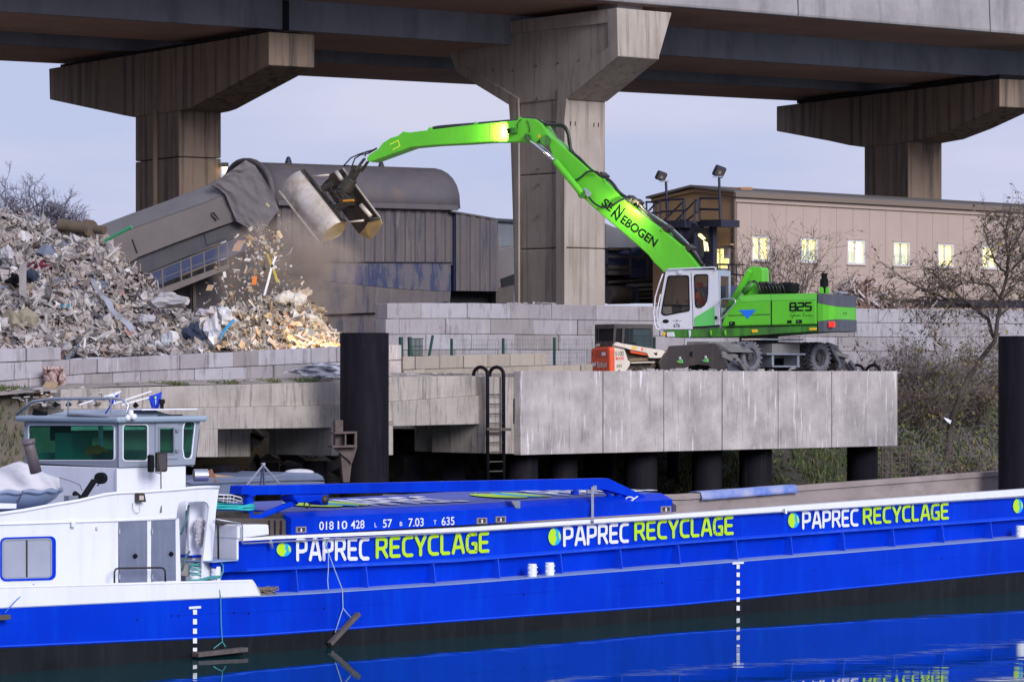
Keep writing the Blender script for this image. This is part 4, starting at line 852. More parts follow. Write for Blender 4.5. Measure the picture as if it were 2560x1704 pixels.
# helm gear seen through the glass
mb = MB(); c = B.P(wt0+.75, nW+2.4, zc0); mb.rot_box(c+Vector((0, 0, .35)), .3, .28, .34, Matrix.Rotation(B.a, 3, 'Z')); mb.build('helm_console', pm('teal_grey_plastic', (.20, .30, .30), None, 1, .6), bg, bevel=.03)
mb = MB(); c = B.P(wt0+.55, nW+2.6, zc0+.75); mb.rot_box(c, .05, .30, .24, Matrix.Rotation(B.a, 3, 'Z')); mb.build('screen', blackp, bg, bevel=.01)
mb = MB(); rr = [(0, 0, 0), (.2, .02, .08), (.38, -.03, .26), (.5, .03, .33)]
rows = [[B.P(wt0+.12+.04*math.sin(j), nW+.35+i*.11, zc0+.24+.22*math.exp(-((i-5+j)/3.2)**2)*(1-.25*j)+.02*math.sin(i*2+j)) for i in range(9)] for j in range(4)]
mb.loft(rows); mb.build('orange_jacket', pm('orange_cloth', (1.0, .10, .01), None, 1, .8, spec=.2), bg, sol=.03)
# roof
ro = [(50, 1041), (297, 1040.5), (309, 1041), (521, 1027), (519, 1047), (318, 1056), (297, 1057), (50, 1055)]
zr0 = zW(1056.5); zr1 = zW(1041)
def roofpoly(gs, gn0, gn1, gt0, gt1, z): return [B.P(gt0, gn0, z), B.P(gt1, gn0, z), B.P(gt1, gn1, z), B.P(gt0, gn1, z)]
g = .16; tr1 = B.t(521, nW-g)
mb = MB(); mb.prism(roofpoly(0, nW-g, wn1+g, wt0-g, tr1, zr0+.004), roofpoly(0, nW-g, wn1+g, wt0-g, tr1, zr1)); mb.build('roof', greyr, bg, bevel=.05)
mb = MB(); mb.prism(roofpoly(0, nW+.35, wn1-.35, wt0+.35, tr1-.5, zr1+.003), roofpoly(0, nW+.7, wn1-.7, wt0+.7, tr1-.8, zr1+.12)); mb.build('roof_crown', greyr, bg, bevel=.02)
mb = MB(); mb.tube([B.P(wt0-.13, wn1+.1, zr1+.02), B.P(wt0-.1, wn1-.4, zr1+.30), B.P(wt0-.05, wn1-1.0, zr1+.36), B.P(wt0, nW+.25, zr1+.38), B.P(wt0+.1, nW, zr1+.36), B.P(wt0+.2, nW-.08, zr1+.24), B.P(wt0+.1, nW-.10, zr1+.05), B.P(wt0-.13, nW+.2, zr1+.01), B.P(wt0-.14, nW+1.5, zr1+.03)], .035, 8); mb.build('roof_rail', galv, bg, smooth=True)
mb = MB()
for n in (nW+.2, nW+1.6, nW+3.0): mb.tube([B.P(wt0-.05, n, zr1), B.P(wt0-.05, n, zr1+.37)], .02, 6)
split(mb, 'rail_post', galv, bg)
mb = MB(); mb.box(B, B.t(371, nW), B.t(371, nW)+1.55, nW+.2, nW+.9, zr1+.12, zr1+.15); mb.build('antenna_panel', white, bg, bevel=.008)
mb = MB(); c = B.P(B.t(371, nW)+.8, nW+.5, zr1+.15); mb.tube([c, c+Vector((0, 0, .10)), c+Vector((0, 0, .12)), c+Vector((0, 0, .2))], [.04, .04, .07, .06], 12); mb.tube([B.p(395, 1041, nW+.1), B.p(455, 1040, nW+.1)], .04, 6); mb.build('antenna', blackp, bg)
for px, py in ((137, 1009), (169, 1009), (337, 1011)):
    c = S_.p(px, py, .15) if px < 297 else B.p(px, py, nW); mb = MB(); mb.tube([c-Vector((.02, 0, .05)), c+Vector((.05, 0, .02))], [.04, .06], 10); mb.build('horn_speaker', blackp, bg)
mb = MB(); mb.rot_box(S_.p(100, 1033, .05), .14, .08, .07, Matrix.Rotation(B.a-1.4, 3, 'Z') @ Matrix.Rotation(.3, 3, 'Y')); mb.build('roof_lamp', blackp, bg)
c = B.p(325, 1044, nW-.2); mb = MB(); mb.sphere(c+Vector((-.04, 0, 0)), .07); mb.sphere(c+Vector((.08, 0, .02)), .07); mb.tube([c+Vector((.02, 0, -.02)), c+Vector((.02, 0, .16))], .05, 8); mb.build('searchlight', white, bg, smooth=True)
# poles with flags
def flag(label, a, b, pts, n=nW+.8):
    A, Bq = B.p(*a, n), B.p(*b, n); o = thing('flag', label, 'flag', A, 0, 'blue flags on white poles over the wheelhouse')
    mb = MB(); mb.tube([A, Bq], .016, 6); mb.build('pole', white, o)
    L0, L1 = pts; rows = []; m = 8
    for k in range(m+1):
        u = k/m; i = u*(len(L0)-1); j = min(int(i), len(L0)-2); f = i-j
        l = [L0[j][q]*(1-f)+L0[j+1][q]*f for q in (0, 1)]; r_ = [L1[j][q]*(1-f)+L1[j+1][q]*f for q in (0, 1)]
        rows.append([B.p(l[0]*(1-v)+r_[0]*v, l[1]*(1-v)+r_[1]*v, n+.07*math.sin(v*9+u*3)) for v in [w/7 for w in range(8)]])
    mb = MB(); mb.loft(rows); c = mb.build('cloth', blued2, o, smooth=True, sol=.006); mb = MB()
    x, y = (L0[0][0]+L1[0][0])/2+1, (L0[0][1]+L1[0][1])/2+7; mb.cm = 0; mb.add([B.p(x+dx, y+dy, n-.1) for dx, dy in ((-2.5, 0), (2, -2), (3, 3), (-1, 5))], [(0, 1, 2, 3)]); mb.cm = 1; mb.add([B.p(x+dx, y+dy, n-.1) for dx, dy in ((0, 7), (2, 6), (1.5, 19), (0, 20))], [(0, 1, 2, 3)]); mb.build('print', [limep, whitep], c, fixn=False)
blued2 = pm('blue_flag_cloth', (.015, .06, .60), (.01, .045, .48), 3, .8)
flag('small blue flag with white hem on the leftmost pole above the wheelhouse', (197, 1012), (302, 978), ([(268, 988), (271, 998), (276, 1012), (262, 1033)], [(300, 979), (290, 1000), (281, 1010), (266, 1033)]))
mb = MB(); mb.loft([[B.p(267, 987, nW+.78), B.p(280, 985, nW+.74), B.p(301, 978, nW+.78)], [B.p(269, 991, nW+.78), B.p(282, 991, nW+.74), B.p(298, 983, nW+.78)]]); mb.build('hem', white, [o for o in bpy.data.objects if o.name == 'flag'][0], sol=.01)
flag('bright blue flag hanging from the pole nearest the white roof panel', (304, 1012), (372, 993), ([(370, 991), (374, 1003), (379, 1020), (384, 1026)], [(405, 979), (402, 995), (398, 1015), (392, 1026)]))
mb = MB(); mb.tube([B.p(272, 1013, nW+.9), B.p(378, 978, nW+.9)], .016, 6); mb.build('flag_pole', white, label='bare white pole between the two blue flags', cat='pole')
# mirrors
mb = MB(); P_ = rrect(B, 393.5, 1129, 419, 1179, 0, 6); mb.extp(B, P_, nW-.50, nW-.42); mi = mb.build('mirror', darkst, bg, bevel=.01)
mb = MB(); mb.extp(B, rrect(B, 397, 1134, 416, 1174, 0, 4), nW-.51, nW-.502); mb.build('glass', pm('mirror_glass', (.12, .10, .11), None, 1, .1, .6), mi)
mb = MB(); mb.extp(B, rrect(B, 376, 1136, 386, 1180, 0, 4), nW-.45, nW-.35); mb.build('mirror', blackp, bg, bevel=.01)
mb = MB(); mb.tube([B.p(402, 1160, nW-.54), B.p(403, 1280, nH-.05)], .014, 6); mb.tube([B.p(389, 1150, nW-.4), B.p(389, 1180, nW-.4), B.p(400, 1182, nW-.4)], .012, 6); mb.build('mirror_stay', rust, bg)
# exhaust
mb = MB(); mb.tube([B.p(90, 1180, 1.0), B.p(75, 1122, 1.0), B.p(72, 1105, 1.0)], [.12, .115, .11], 16); mb.tube([B.p(73, 1108, 1.0), B.p(71, 1100, 1.0)], .135, 16); mb.build('exhaust_pipe', pm('brown_exhaust', (.19, .15, .17), (.13, .10, .11), 3, .6, .2), bg, smooth=True)
# deck hoist (black crane arm)
o = thing('deck_hoist', 'small black hoist arm beside the covered dinghy', 'hoist', B.p(200, 1250, 1.2), B.a)
mb = MB(); mb.bar(B.p(204, 1249, 1.2), B.p(236, 1200, 1.2), .10, .10); mb.bar(B.p(205, 1248, 1.2), B.p(185, 1231, 1.2), .09, .09); mb.bar(B.p(233, 1202, 1.2), B.p(250, 1201, 1.2), .08, .08); mb.build('arm', blackp, o, bevel=.01)
mb = MB(); a = B.p(248, 1195, 1.15); mb.tube([a, a+Vector((.05, .15, 0))], .12, 14); mb.build('winch_drum', blackp, o); mb = MB(); mb.tube([B.p(248, 1203, 1.15), B.p(246, 1213, 1.15), B.p(242, 1213, 1.15)], .012, 6); mb.build('hook', blackp, o)
mb = MB(); mb.rot_box(B.p(178, 1248, 1.2), .12, .08, .08, Matrix.Rotation(B.a, 3, 'Z')); mb.build('battery_box', galv, bg)
# covered dinghy on the house roof
dg = thing('covered_dinghy', 'grey inflatable dinghy under a pale canvas cover at the left edge', 'dinghy', B.p(60, 1262, 1.6), B.a)
nD = 1.5; t0, t1 = B.t(-110, nD), B.t(208, nD); zr = LN([(-110, 1226), (208, 1219)], nD); rid = LN([(-110, 1200), (0, 1170), (46, 1153), (70, 1160), (100, 1178), (160, 1199), (212, 1214)], nD+.75)
rows = []; rb = []; m = 34
for i in range(m+1):
    t = t0+(t1-t0)*i/m; k = max(.04, 1-max(0, (i/m-.62)/.38)**2.0) ; w = .75*k; zg = zr(t)+.02*math.sin(i*1.1); rg = max(rid(t), zg+.05)
    rows.append([B.P(t, nD+.75-w*math.cos(a), zg+(rg-zg)*(1-abs(math.cos(a))**1.5)+.012*nz(i*.8, a*3)) for a in [math.pi*j/14 for j in range(15)]])
    zk = zr(t)-.02-.42*k**.6; rb.append([B.P(t, nD+.75-w*.97*math.cos(a), zg-.01-(zg-zk)*math.sin(a)) for a in [math.pi*j/10 for j in range(11)]])
mb = MB(); mb.loft(rows); mb.build('canvas_cover', cover, dg, smooth=True, sol=.02)
mb = MB(); mb.loft(rb); mb.build('hull', dingh, dg, smooth=True, sol=.02)
mb = MB(); mb.tube([Vector(r_[0])+Vector((0, 0, -.05)) for r_ in rows]+[], .05, 8); mb.build('rubbing_tube', dingh, dg, smooth=True)
mb = MB(); mb.tube([B.P(t0+(t1-t0)*i/40, nD-.02+ (.75-.75*max(.04, 1-max(0, (i/40-.62)/.38)**2.0)), zr(t0+(t1-t0)*i/40)+.02*math.sin(i*.9)) for i in range(41)], .022, 6); mb.build('cover_hem', cover, dg, smooth=True)
mb = MB(); mb.tube([B.p(58, 1226, nD-.06), B.p(52, 1240, nD-.02), B.p(43, 1256, nD+.1)], .012, 5); mb.tube([B.p(148, 1193, nD+.2), B.p(175, 1201, nD+.15), B.p(200, 1212, nD+.1), B.p(205, 1225, nD)], .008, 5); mb.build('lashing', pm('red_blue_line', (.10, .06, .12), None, 1, .8), dg)
mb = MB(); mb.extp(B, [(-60, 1258), (41, 1258), (41, 1270), (-60, 1272)], 1.1, 2.6); mb.build('dinghy_cradle', white, bg)
# white rail, teal rope coil, dark hatch sections between house and hatch
mb = MB()
for k, (dy, ex) in enumerate(((0, 0), (9, 0))):
    mb.tube([B.p(545, 1236+dy, 2.2), B.p(580, 1237+dy, 2.2), B.p(603, 1244+dy, 2.3), B.p(606, 1249+dy, 2.6), B.p(590, 1255+dy, 2.6), B.p(545, 1250+dy, 2.3)], .018, 6)
for px in (560, 570, 576, 585): mb.tube([B.p(px, 1237, 2.2), B.p(px-2, 1260, 2.2)], .01, 5)
mb.build('basket_rail', white, bg)
mb = MB()
for k in range(9):
    r = .50-.02*(k % 3); c = B.p(566, 1270-k*1.1, 1.4); mb.tube([c+Vector((r*1.2*math.cos(a), r*math.sin(a), .02*math.sin(3*a+k))) for a in [i*math.pi/12 for i in range(25)]], .022, 5)
mb.build('rope_coil', pm('bright_teal_rope', (.03, .46, .46), (.02, .36, .38), 9, .8), smooth=True, label='coil of bright turquoise rope on the dark hatch section behind the stern house', cat='rope')
for k, (y0, y1, n) in enumerate(((1278, 1292, 1.0), (1292, 1308, .95))):
    mb = MB(); mb.extp(B, [(543, y0), (720, y0+4), (722, y1+20), (543, y1)], n, 6.0); mb.build('stowed_hatch_section', steelbr if k else darkst, bg, bevel=.03)
mb = MB()
for px in (676, 690, 706): mb.extp(B, [(px, 1300), (px+9, 1300), (px+9, 1338), (px, 1338)], nC+.25, nC+.5)
split(mb, 'section_rib', steelbr, bg, bevel=.01)
# ---- hatch cover
ht = thing('hatch_cover', 'blue sliding hatch cover with white registration numbers on the hold', 'hatch cover', B.P(0, 1, 2.2), B.a)
nK = nC+.12; kB = LN([(700, 1337), (1100, 1315), (1740, 1276)], nK); kT = LN([(728, 1294), (1140, 1276), (1679, 1248)], nK); kC = LN([(721, 1280), (1140, 1262), (1638, 1233)], nK+.35)
ta, tb = B.t(728, nK), B.t(1681, nK)
tt = grid(0, 0, 1.3, ta, tb)
def hp(t): return [B.P(t, nK, kB(t)), B.P(t, nK, kT(t)), B.P(t, nK+.35, kC(t)), B.P(t, 3.4, kC(t)+.09), B.P(t, 5.9, kC(t)+.0), B.P(t, 6.0, kC(t)-.2), B.P(t, 6.0, kB(t))]
mb = MB(); rows = [hp(t) for t in tt]; mb.loft(rows); mb.add(rows[0]+rows[-1], [tuple(range(7)), tuple(range(13, 6, -1))]); mb.build('cover_shell', blue, ht)
mb = MB(); tt2 = grid(0, 0, 1.3, ta+.1, tb-.15); mb.loft([[B.P(t, nK+.40, kC(t)+.008), B.P(t, 3.4, kC(t)+.096), B.P(t, 5.85, kC(t)+.012)] for t in tt2]); mb.build('top_sheet', bluet, ht)
def topword(px, txt, wlen, mat, stroke=True):
    t = B.t(px, nK+2); A = B.P(t, nK+.9, kC(t)+.045); Bq = B.P(t+wlen, nK+.9, kC(t+wlen)+.045); U = B.P(t, nK+2.35, kC(t)+.105)-A
    p, wd = stroke_text(txt, .2); mb = MB()
    for i, q in enumerate(p): mb.add([A+(Bq-A)*(v.x/wd)+U*v.y+Vector((0, 0, .006+.0006*(i % 9))) for v in q], [tuple(range(len(q)))])
    mb.build('lettering', mat, ht, fixn=False)
topword(800, 'PAPREC', 3.6, whitep); topword(1330, 'PAPREC', 3.2, whitep)
for px, wl in ((735, 1.5), (1205, 1.5)):
    t = B.t(px, nK+1.6); mb = MB()
    for mi, x0, x1, z in ((0, 0, .75, .0), (1, .55, 1.0, .003), (0, .85, 1.15, .006)):
        mb.cm = mi; mb.add([B.P(t+wl*((x0+x1)/2+(x1-x0)/2*math.cos(a)), nK+1.6+.8*math.sin(a), kC(t)+.085+z+.028*math.sin(a)) for a in [i*math.pi/10 for i in range(20)]], [tuple(range(20))])
    mb.build('emblem', [limep, cyanp], ht, fixn=False)
for a, b_, s_ in ((798, 834, '018'), (844, 868, '10'), (877, 911, '428'), (957, 980, '57'), (1021, 1059, '7.03'), (1104, 1136, '635')):
    y = lambda x: 1323.5-(x-798)*.0372
    sign(ht, s_, B, (a, y(a)), (b_, y(b_)), 21, whitep, nK-.006, off=.012)
for a, b_, s_ in ((936.5, 942, 'L'), (999.5, 1006, 'B'), (1084, 1091, 'T')):
    y = lambda x: 1323-(x-798)*.045
    sign(ht, s_, B, (a, y(a)-6+6), (b_, y(b_)), 11, whitep, nK-.006, off=.008)
for px, y in ((741, 1316), (1193, 1294), (1240, 1290.5), (1653, 1265)):
    mb = MB(); ring(mb, B, [(px, y), (px+25, y-1), (px+25, y+14), (px, y+15)], [(px+3, y+2.5), (px+22, y+2), (px+22, y+12), (px+3, y+12.5)], nK-.03, nK+.01); w_ = mb.build('vent_box', pm('brown_grey_vent', (.26, .22, .22), None, 1, .6), ht)
    mb = MB(); mb.extp(B, [(px+3, y+2.5), (px+22, y+2), (px+22, y+12), (px+3, y+12.5)], nK-.008, nK-.004); mb.build('recess', steelbr, w_)
    mb = MB(); mb.extp(B, [(px+11, y+4), (px+14, y+4), (px+14, y+12), (px+11, y+12)], nK-.02, nK-.01); split(mb, 'latch', white, w_)
poly('lifting_lug', [(1278, 1252), (1301, 1251), (1301, 1270), (1290, 1270), (1285, 1262)], nK-.02, nK+.2, galv, ht)
poly('end_stop', [(1682, 1256), (1691, 1262), (1691, 1278), (1682, 1279)], nK+.05, nK+.4, steelbr, ht)
mb = MB(); c = B.p(1574, 1250, nK+.1)
mb.tube([c+Vector((.09*math.cos(a), 0, .05*math.sin(a)+.03)) for a in [i*math.pi/6 for i in range(13)]], .018, 6); mb.tube([c+Vector((-.14, 0, -.04)), c+Vector((.05, 0, .0)), c+Vector((.2, 0, .1))], .016, 6); mb.build('rope_knot', white, ht, smooth=True)
# ---- boarding crane lying over the hatch
cr = thing('deck_crane', 'blue deck crane with its long boom laid flat above the hatch cover', 'crane', B.p(621, 1308, 1.1), B.a)
n0, n1 = .95, 1.25
poly('boom', [(619, 1214), (1100, 1203), (1521, 1194.8), (1628, 1246), (1623, 1254), (1512, 1223), (1100, 1229), (619, 1237)], n0, n1, blue, cr, .012)
mb = MB(); c = B.p(621, 1308, 1.1); r = 13/(F/c.y); mb.tube([(c.x, c.y, c.z-.02), (c.x, c.y, B.tz(621, 1236, 1.1)[1])], r, 24); mb.tube([(c.x, c.y, c.z-.02), (c.x, c.y, c.z+.03)], r*1.3, 24); mb.tube([(c.x, c.y, B.tz(621, 1239, 1.1)[1]), (c.x, c.y, B.tz(621, 1234, 1.1)[1])], r*1.4, 24); mb.build('post', blue, cr, smooth=False)
poly('head_box', [(606, 1214), (625, 1211), (625, 1236), (604, 1236)], n0-.05, n1+.05, blue, cr, .02)
poly('carriage', [(735, 1237), (823, 1235), (822, 1262), (808, 1262), (795, 1252), (770, 1256), (745, 1256), (737, 1248)], n0-.08, n1+.08, blue, cr, .03)
mb = MB(); mb.bar(B.p(642, 1293, 1.05), B.p(742, 1252, 1.05), .12, .12); mb.build('strut', blue, cr, bevel=.03)
poly('knee', [(632, 1288), (650, 1284), (668, 1286), (662, 1292), (640, 1302), (632, 1302)], n0+.02, n1-.02, blue, cr, .01)
mb = MB(); c = B.p(767, 1259, 1.0); mb.tube([c+Vector((.06*math.cos(a), 0, .07*math.sin(a)-.02)) for a in [i*math.pi/6 for i in range(13)]], .014, 6); mb.build('hook', darkst, cr)
mb = MB(); mb.sphere(B.p(810, 1248, n0-.05), .11); mb.build('sheave', darkst, cr, smooth=True)
for a, b_ in (((1511, 1224), (1560, 1275)), ((1542, 1237), (1550, 1237))): mb = MB(); mb.bar(B.p(*a, 1.1), B.p(*b_, 1.1), .07, .07); mb.build('fork', blue, cr)
mb = MB(); mb.tube([B.p(1437, 1226, 1.1), B.p(1437, 1234, 1.1)], .10, 10); mb.tube([B.p(1546, 1235, 1.1), B.p(1546, 1240, 1.1)], .10, 10); mb.build('roller', blue, cr)
mb = MB(); mb.bar(B.p(1481.5, 1305, nC-.1), B.p(1481, 1218, n0-.06), .06, .06, (0, 1, 0)); mb.bar(B.p(1487, 1228, n0-.08), B.p(1487, 1213, n0-.08), .09, .09, (0, 1, 0)); mb.bar(B.p(1467, 1227, n0-.06), B.p(1494, 1226, n0-.06), .05, .05); mb.build('boom_stanchion', galv, bg)
mb = MB(); ap = B.p(658, 1162, 1.6)
for a, n in (((616, 1213), 1.0), ((700, 1211), 1.0), ((651, 1211), 2.0), ((660, 1210), 2.0)): mb.tube([ap, B.p(*a, n)], .022, 6)
mb.tube([ap, ap+Vector((0, 0, .05))], .05, 8); mb.build('lifting_frame', galv, cr)
# brown rope heap on side deck
mb = MB(); c0 = B.P(B.t(656, .3), .3, deck_l(B.t(656))+.02)
for k in range(16):
    r = rnd.uniform(.12, .26); c = c0+Vector((rnd.uniform(-.16, .16), rnd.uniform(-.05, .05), k*.008)); mb.tube([c+Vector((r*math.cos(a), r*.6*math.sin(a), .03*math.sin(2*a+k))) for a in [i*math.pi/8 for i in range(17)]], .016, 5)
mb.build('rope_heap', ropeg, smooth=True, label='heap of old brown rope on the side deck just after the white bulwark', cat='rope')
# silver can and the grey boat moored behind
mb = MB(); a = B.p(484, 1187, 6.0); mb.tube([a, a+Vector((.32, .1, 0))], .14, 18); mb.build('silencer_can', galv, smooth=False, bevel=.01, label='short silver metal can behind the stern house at the wheelhouse corner', cat='can')
gb = thing('grey_boat', 'flat blue grey work boat moored behind the barge under the quay', 'boat', at(640, 1245, 84), R(40))
G = Fr(640, 85.5, 44)
for nm, pts, n0, n1, mat in (('hull', [(455, 1215), (470, 1203), (560, 1196), (700, 1198), (812, 1203), (815, 1212), (640, 1232), (480, 1240)], 0, 2.2, military), ('gunwale', [(458, 1204), (500, 1194), (640, 1191), (705, 1185), (800, 1186), (815, 1200), (700, 1203), (480, 1212)], -.05, 2.3, military), ('foredeck', [(692, 1188), (715, 1180), (795, 1182), (812, 1192), (800, 1196), (700, 1197)], .2, 2.0, military)):
    mb = MB(); mb.extp(G, pts, n0, n1); mb.build(nm, mat, gb, bevel=.03)
sign(gb, 'YS 08 60', G, (703, 1193), (734, 1191), 7, blackp, .18, off=.01)
mb = MB(); mb.sphere(G.p(748, 1180, .6), .3, 1.3, .7, .3, 12, 6); mb.build('cloth_bundle', cover, label='white cloth bundle lying on the grey boat foredeck', cat='cloth', smooth=True)
mb = MB(); mb.extp(G, [(532, 1184), (600, 1192), (600, 1195), (532, 1196)], .3, .5); mb.build('plank', wood, label='light wooden plank standing on the grey boat', cat='plank')
mb = MB(); mb.tube([G.p(528, 1203, .1), G.p(524, 1185, .1), G.p(529, 1172, .1)], [.18, .12, .02], 8); mb.build('rusty_anchor_fluke', pm('rust_red', (.22, .09, .05), None, 1, .8), gb)
# ================================================================ GREEN MATERIAL HANDLER
S = Fr(1925, 103.0, -25)                          # near side of the upper works, right end nearer
U = Fr(1925, 104.6, 45.5)                         # undercarriage centre line, parallel to the quay
q6 = lambda pts: [(1580+x/4.207, 640+y/4.207) for x, y in pts]
q3 = lambda pts: [(1240+x/3.92, 280+y/3.92) for x, y in pts]
q2 = lambda pts: [(850+x/2.74, y/2.74) for x, y in pts]
ex = thing('material_handler', 'bright green wheeled material handler with white cab and long bent boom holding a grab', 'excavator', (U.o.x, U.o.y, ZY), S.a)
def part(name, fr, pts, n0, n1, mat, par=ex, bev=.015, **kw):
    mb = MB(); mb.extp(fr, pts, n0, n1); return mb.build(name, mat, par, bevel=bev, **kw)
part('chassis', S, q6([(325, 780), (640, 769), (960, 746), (1945, 722), (1945, 788), (1400, 826), (1010, 850), (350, 856)]), .03, 2.4, greend)
eng = part('engine_cover', S, q6([(935, 742), (975, 610), (1118, 425), (1300, 404), (1940, 392), (1945, 720)]), 0, 2.4, green, bev=.05)
mb = MB()
mb.bar(S.p(*q6([(1467, 406)])[0], -.004), S.p(*q6([(1467, 735)])[0], -.004), .03, .012, (0, 1, 0)); mb.build('door_gap', blackp, eng)
mb = MB(); mb.extp(S, q6([(985, 744), (1940, 716), (1940, 722), (985, 750)]), -.008, .03); mb.build('sill_seam', blackp, eng)
part('upper_chamfer', S, q6([(1120, 424), (1300, 403), (1940, 390), (1944, 460), (1480, 466), (1150, 478)]), -.012, -.002, greenl if 0 else pm('green_top_chamfer', (.14, .58, .06), (.12, .5, .05), 1.2, .4), eng, 0)
part('side_stripe', S, q6([(1010, 620), (1450, 606), (1450, 618), (1010, 632)]), -.006, -.003, greend, eng, 0)
# counterweight: rounded in plan
def cw(name, zf0, zf1, mat, bulge=.0):
    mb = MB(); t0 = S.t(1580+1945/4.207); t1 = S.t(1580+2262/4.207); Lc = (t1-t0)*1.12-.52; rows = []
    plan = [(t0, 0.0), (t0+Lc*.35, -.0), (t0+Lc*.66, .06), (t0+Lc*.86, .22), (t0+Lc*.97, .5), (t0+Lc, 1.2), (t0+Lc*.97, 1.9), (t0+Lc*.86, 2.2), (t0+Lc*.6, 2.38), (t0, 2.42)]
    for zf in (zf0, zf1): rows.append([S.P(t+bulge, n, zf((t-t0)/Lc)) for t, n in plan])
    m = len(plan); mb.loft(rows, True); mb.add(rows[0]+rows[1], [tuple(range(m)), tuple(range(2*m-1, m-1, -1))]); return mb.build(name, mat, ex, bevel=.03)
zz = lambda y: S.tz(2060, 640+y/4.207)[1]
cw('counterweight', lambda k: zz(795)+.02*k, lambda k: zz(688-25*k), dgrey, .02)
cw('counterweight_band', lambda k: zz(688-25*k)+.003, lambda k: zz(490+40*k)-.003, green)
cw('counterweight_top', lambda k: zz(490+40*k), lambda k: zz(392+12*k), dgrey, .01)
part('tail_lamp', S, q6([(2065, 690), (2125, 688), (2125, 748), (2068, 750)]), -.02, .1, redp)
part('warning_plate', S, q6([(1860, 755), (1940, 752), (1940, 780), (1862, 783)]), -.0, .04, yel); part('warning_plate', S, q6([(1253, 772), (1318, 770), (1318, 803), (1260, 805)]), -.0, .04, yel)
for x0, x1, y0, y1 in ((1022, 1082, 690, 730), (1632, 1678, 676, 706), (1726, 1786, 670, 706)):
    v_ = part('latch', S, q6([(x0, y0), (x1, y0-2), (x1, y1-2), (x0, y1)]), -.012, 0, blackp, eng, 0)
mb = MB()
for x, y in ((1043, 708), (1748, 688)): mb.sphere(S.p(*q6([(x, y)])[0], -.02), .022, 1, 1, 1, 8, 5)
split(mb, 'lock', galv, eng)
part('blue_triangle', S, q6([(1125, 567), (1305, 563), (1215, 658)]), -.012, -.008, blued, eng, 0)
a, b = q6([(1662, 572), (1893, 568)]); sign(ex, '825', S, a, b, 18.5, blackp, -.012, True, w=.22, cap=False, gap=.14)
mb = MB(); out = []
for pts in ([(1725, 592), (1685, 592), (1668, 612), (1664, 632), (1690, 632), (1702, 612), (1690, 652), (1676, 654)], [(1704, 630), (1706, 618), (1716, 616)], [(1718, 626), (1726, 618), (1720, 630), (1732, 628)], [(1736, 626), (1744, 618), (1738, 630), (1752, 626)], [(1754, 630), (1757, 618), (1768, 618), (1766, 630), (1774, 626)], [(1812, 592), (1802, 618), (1796, 630), (1832, 626)], [(1838, 628), (1840, 618)], [(1848, 630), (1852, 619), (1862, 619), (1860, 630)], [(1868, 626), (1876, 618), (1870, 630), (1888, 627), (1905, 626)]):
    ribbon([q for q in q6(pts)], .8, out)
for i, p in enumerate(out): mb.add([S.p(v.x, v.y, -.006-.0004*(i % 9)) for v in p], [tuple(range(len(p)))])
mb.build('lettering', blackp, eng, fixn=False)
# small text on the tail
for x in (2228, 2250): part('lettering', S, q6([(x-5, 590), (x+4, 588), (x+2, 620), (x-3, 622)]), -.0, .02, blackp)
# upper works on deck
part('mast_bracket', S, q6([(1225, 130), (1260, 105), (1300, 112), (1318, 250), (1318, 415), (1150, 440)][::-1]), .9, .98, green)
part('mast_bracket', S, q6([(1300, 112), (1355, 118), (1368, 150), (1380, 410), (1318, 415)]), .9, 1.5, green)
mb = MB(); mb.bar(S.p(*q6([(1240, 150)])[0], .85), S.p(*q6([(960, 640)])[0], .85), .16, .16, (0, 1, 0)); mb.build('brace', green, ex, bevel=.02)
mb = MB(); mb.tube([S.p(*q6([(1275, 285)])[0], .3), S.p(*q6([(1180, 380)])[0], .3)], .10, 14); mb.tube([S.p(*q6([(1180, 380)])[0], .3), S.p(*q6([(975, 615)])[0], .3)], .075, 12); mb.build('ram', greend, ex, smooth=True)
part('air_filter', S, q6([(1560, 272), (1680, 276), (1688, 300), (1678, 390), (1570, 392), (1552, 300)]), .8, 1.5, blackp, bev=.08)
part('engine_block', S, q6([(1322, 268), (1415, 268), (1480, 300), (1550, 290), (1560, 400), (1340, 405)]), .7, 1.6, darkst, bev=.04)
mb = MB()
for k in range(7): mb.tube([S.p(*q6([(1330+k*36, 300)])[0], .65), S.p(*q6([(1345+k*36, 275+18*(k % 2))])[0], .6), S.p(*q6([(1375+k*36, 330)])[0], .62), S.p(*q6([(1390+k*36, 390)])[0], .65)], .028, 6)
mb.tube([S.p(*p, .4) for p in q6([(1200, 330), (1230, 275), (1290, 262), (1330, 300), (1345, 350), (1340, 400)])], .035, 6); mb.build('hose', hosem, ex, smooth=True)
mb = MB(); c = S.p(*q6([(2022, 390)])[0], 1.0); s_ = 81
mb.tube([c, c+Vector((0, 0, .42)), c+Vector((0, 0, .44)), c+Vector((0, 0, .55))], [.125, .125, .09, .09], 16); mb.tube([c+Vector((0, 0, .55)), c+Vector((0, 0, .60))], .11, 12); mb.tube([c+Vector((0, 0, .58)), c+Vector((-.08, 0, .66)), c+Vector((.02, 0, .64))], .02, 6); mb.build('exhaust_stack', blackp, ex)
for x in (1990, 2052): part('lifting_eye', S, q6([(x-20, 395), (x-16, 330), (x, 322), (x+18, 335), (x+22, 395)]), .6, .66, green)
part('deck_tank', S, q6([(2105, 395), (2150, 368), (2200, 372), (2205, 400)]), .7, 1.3, galv, bev=.03)
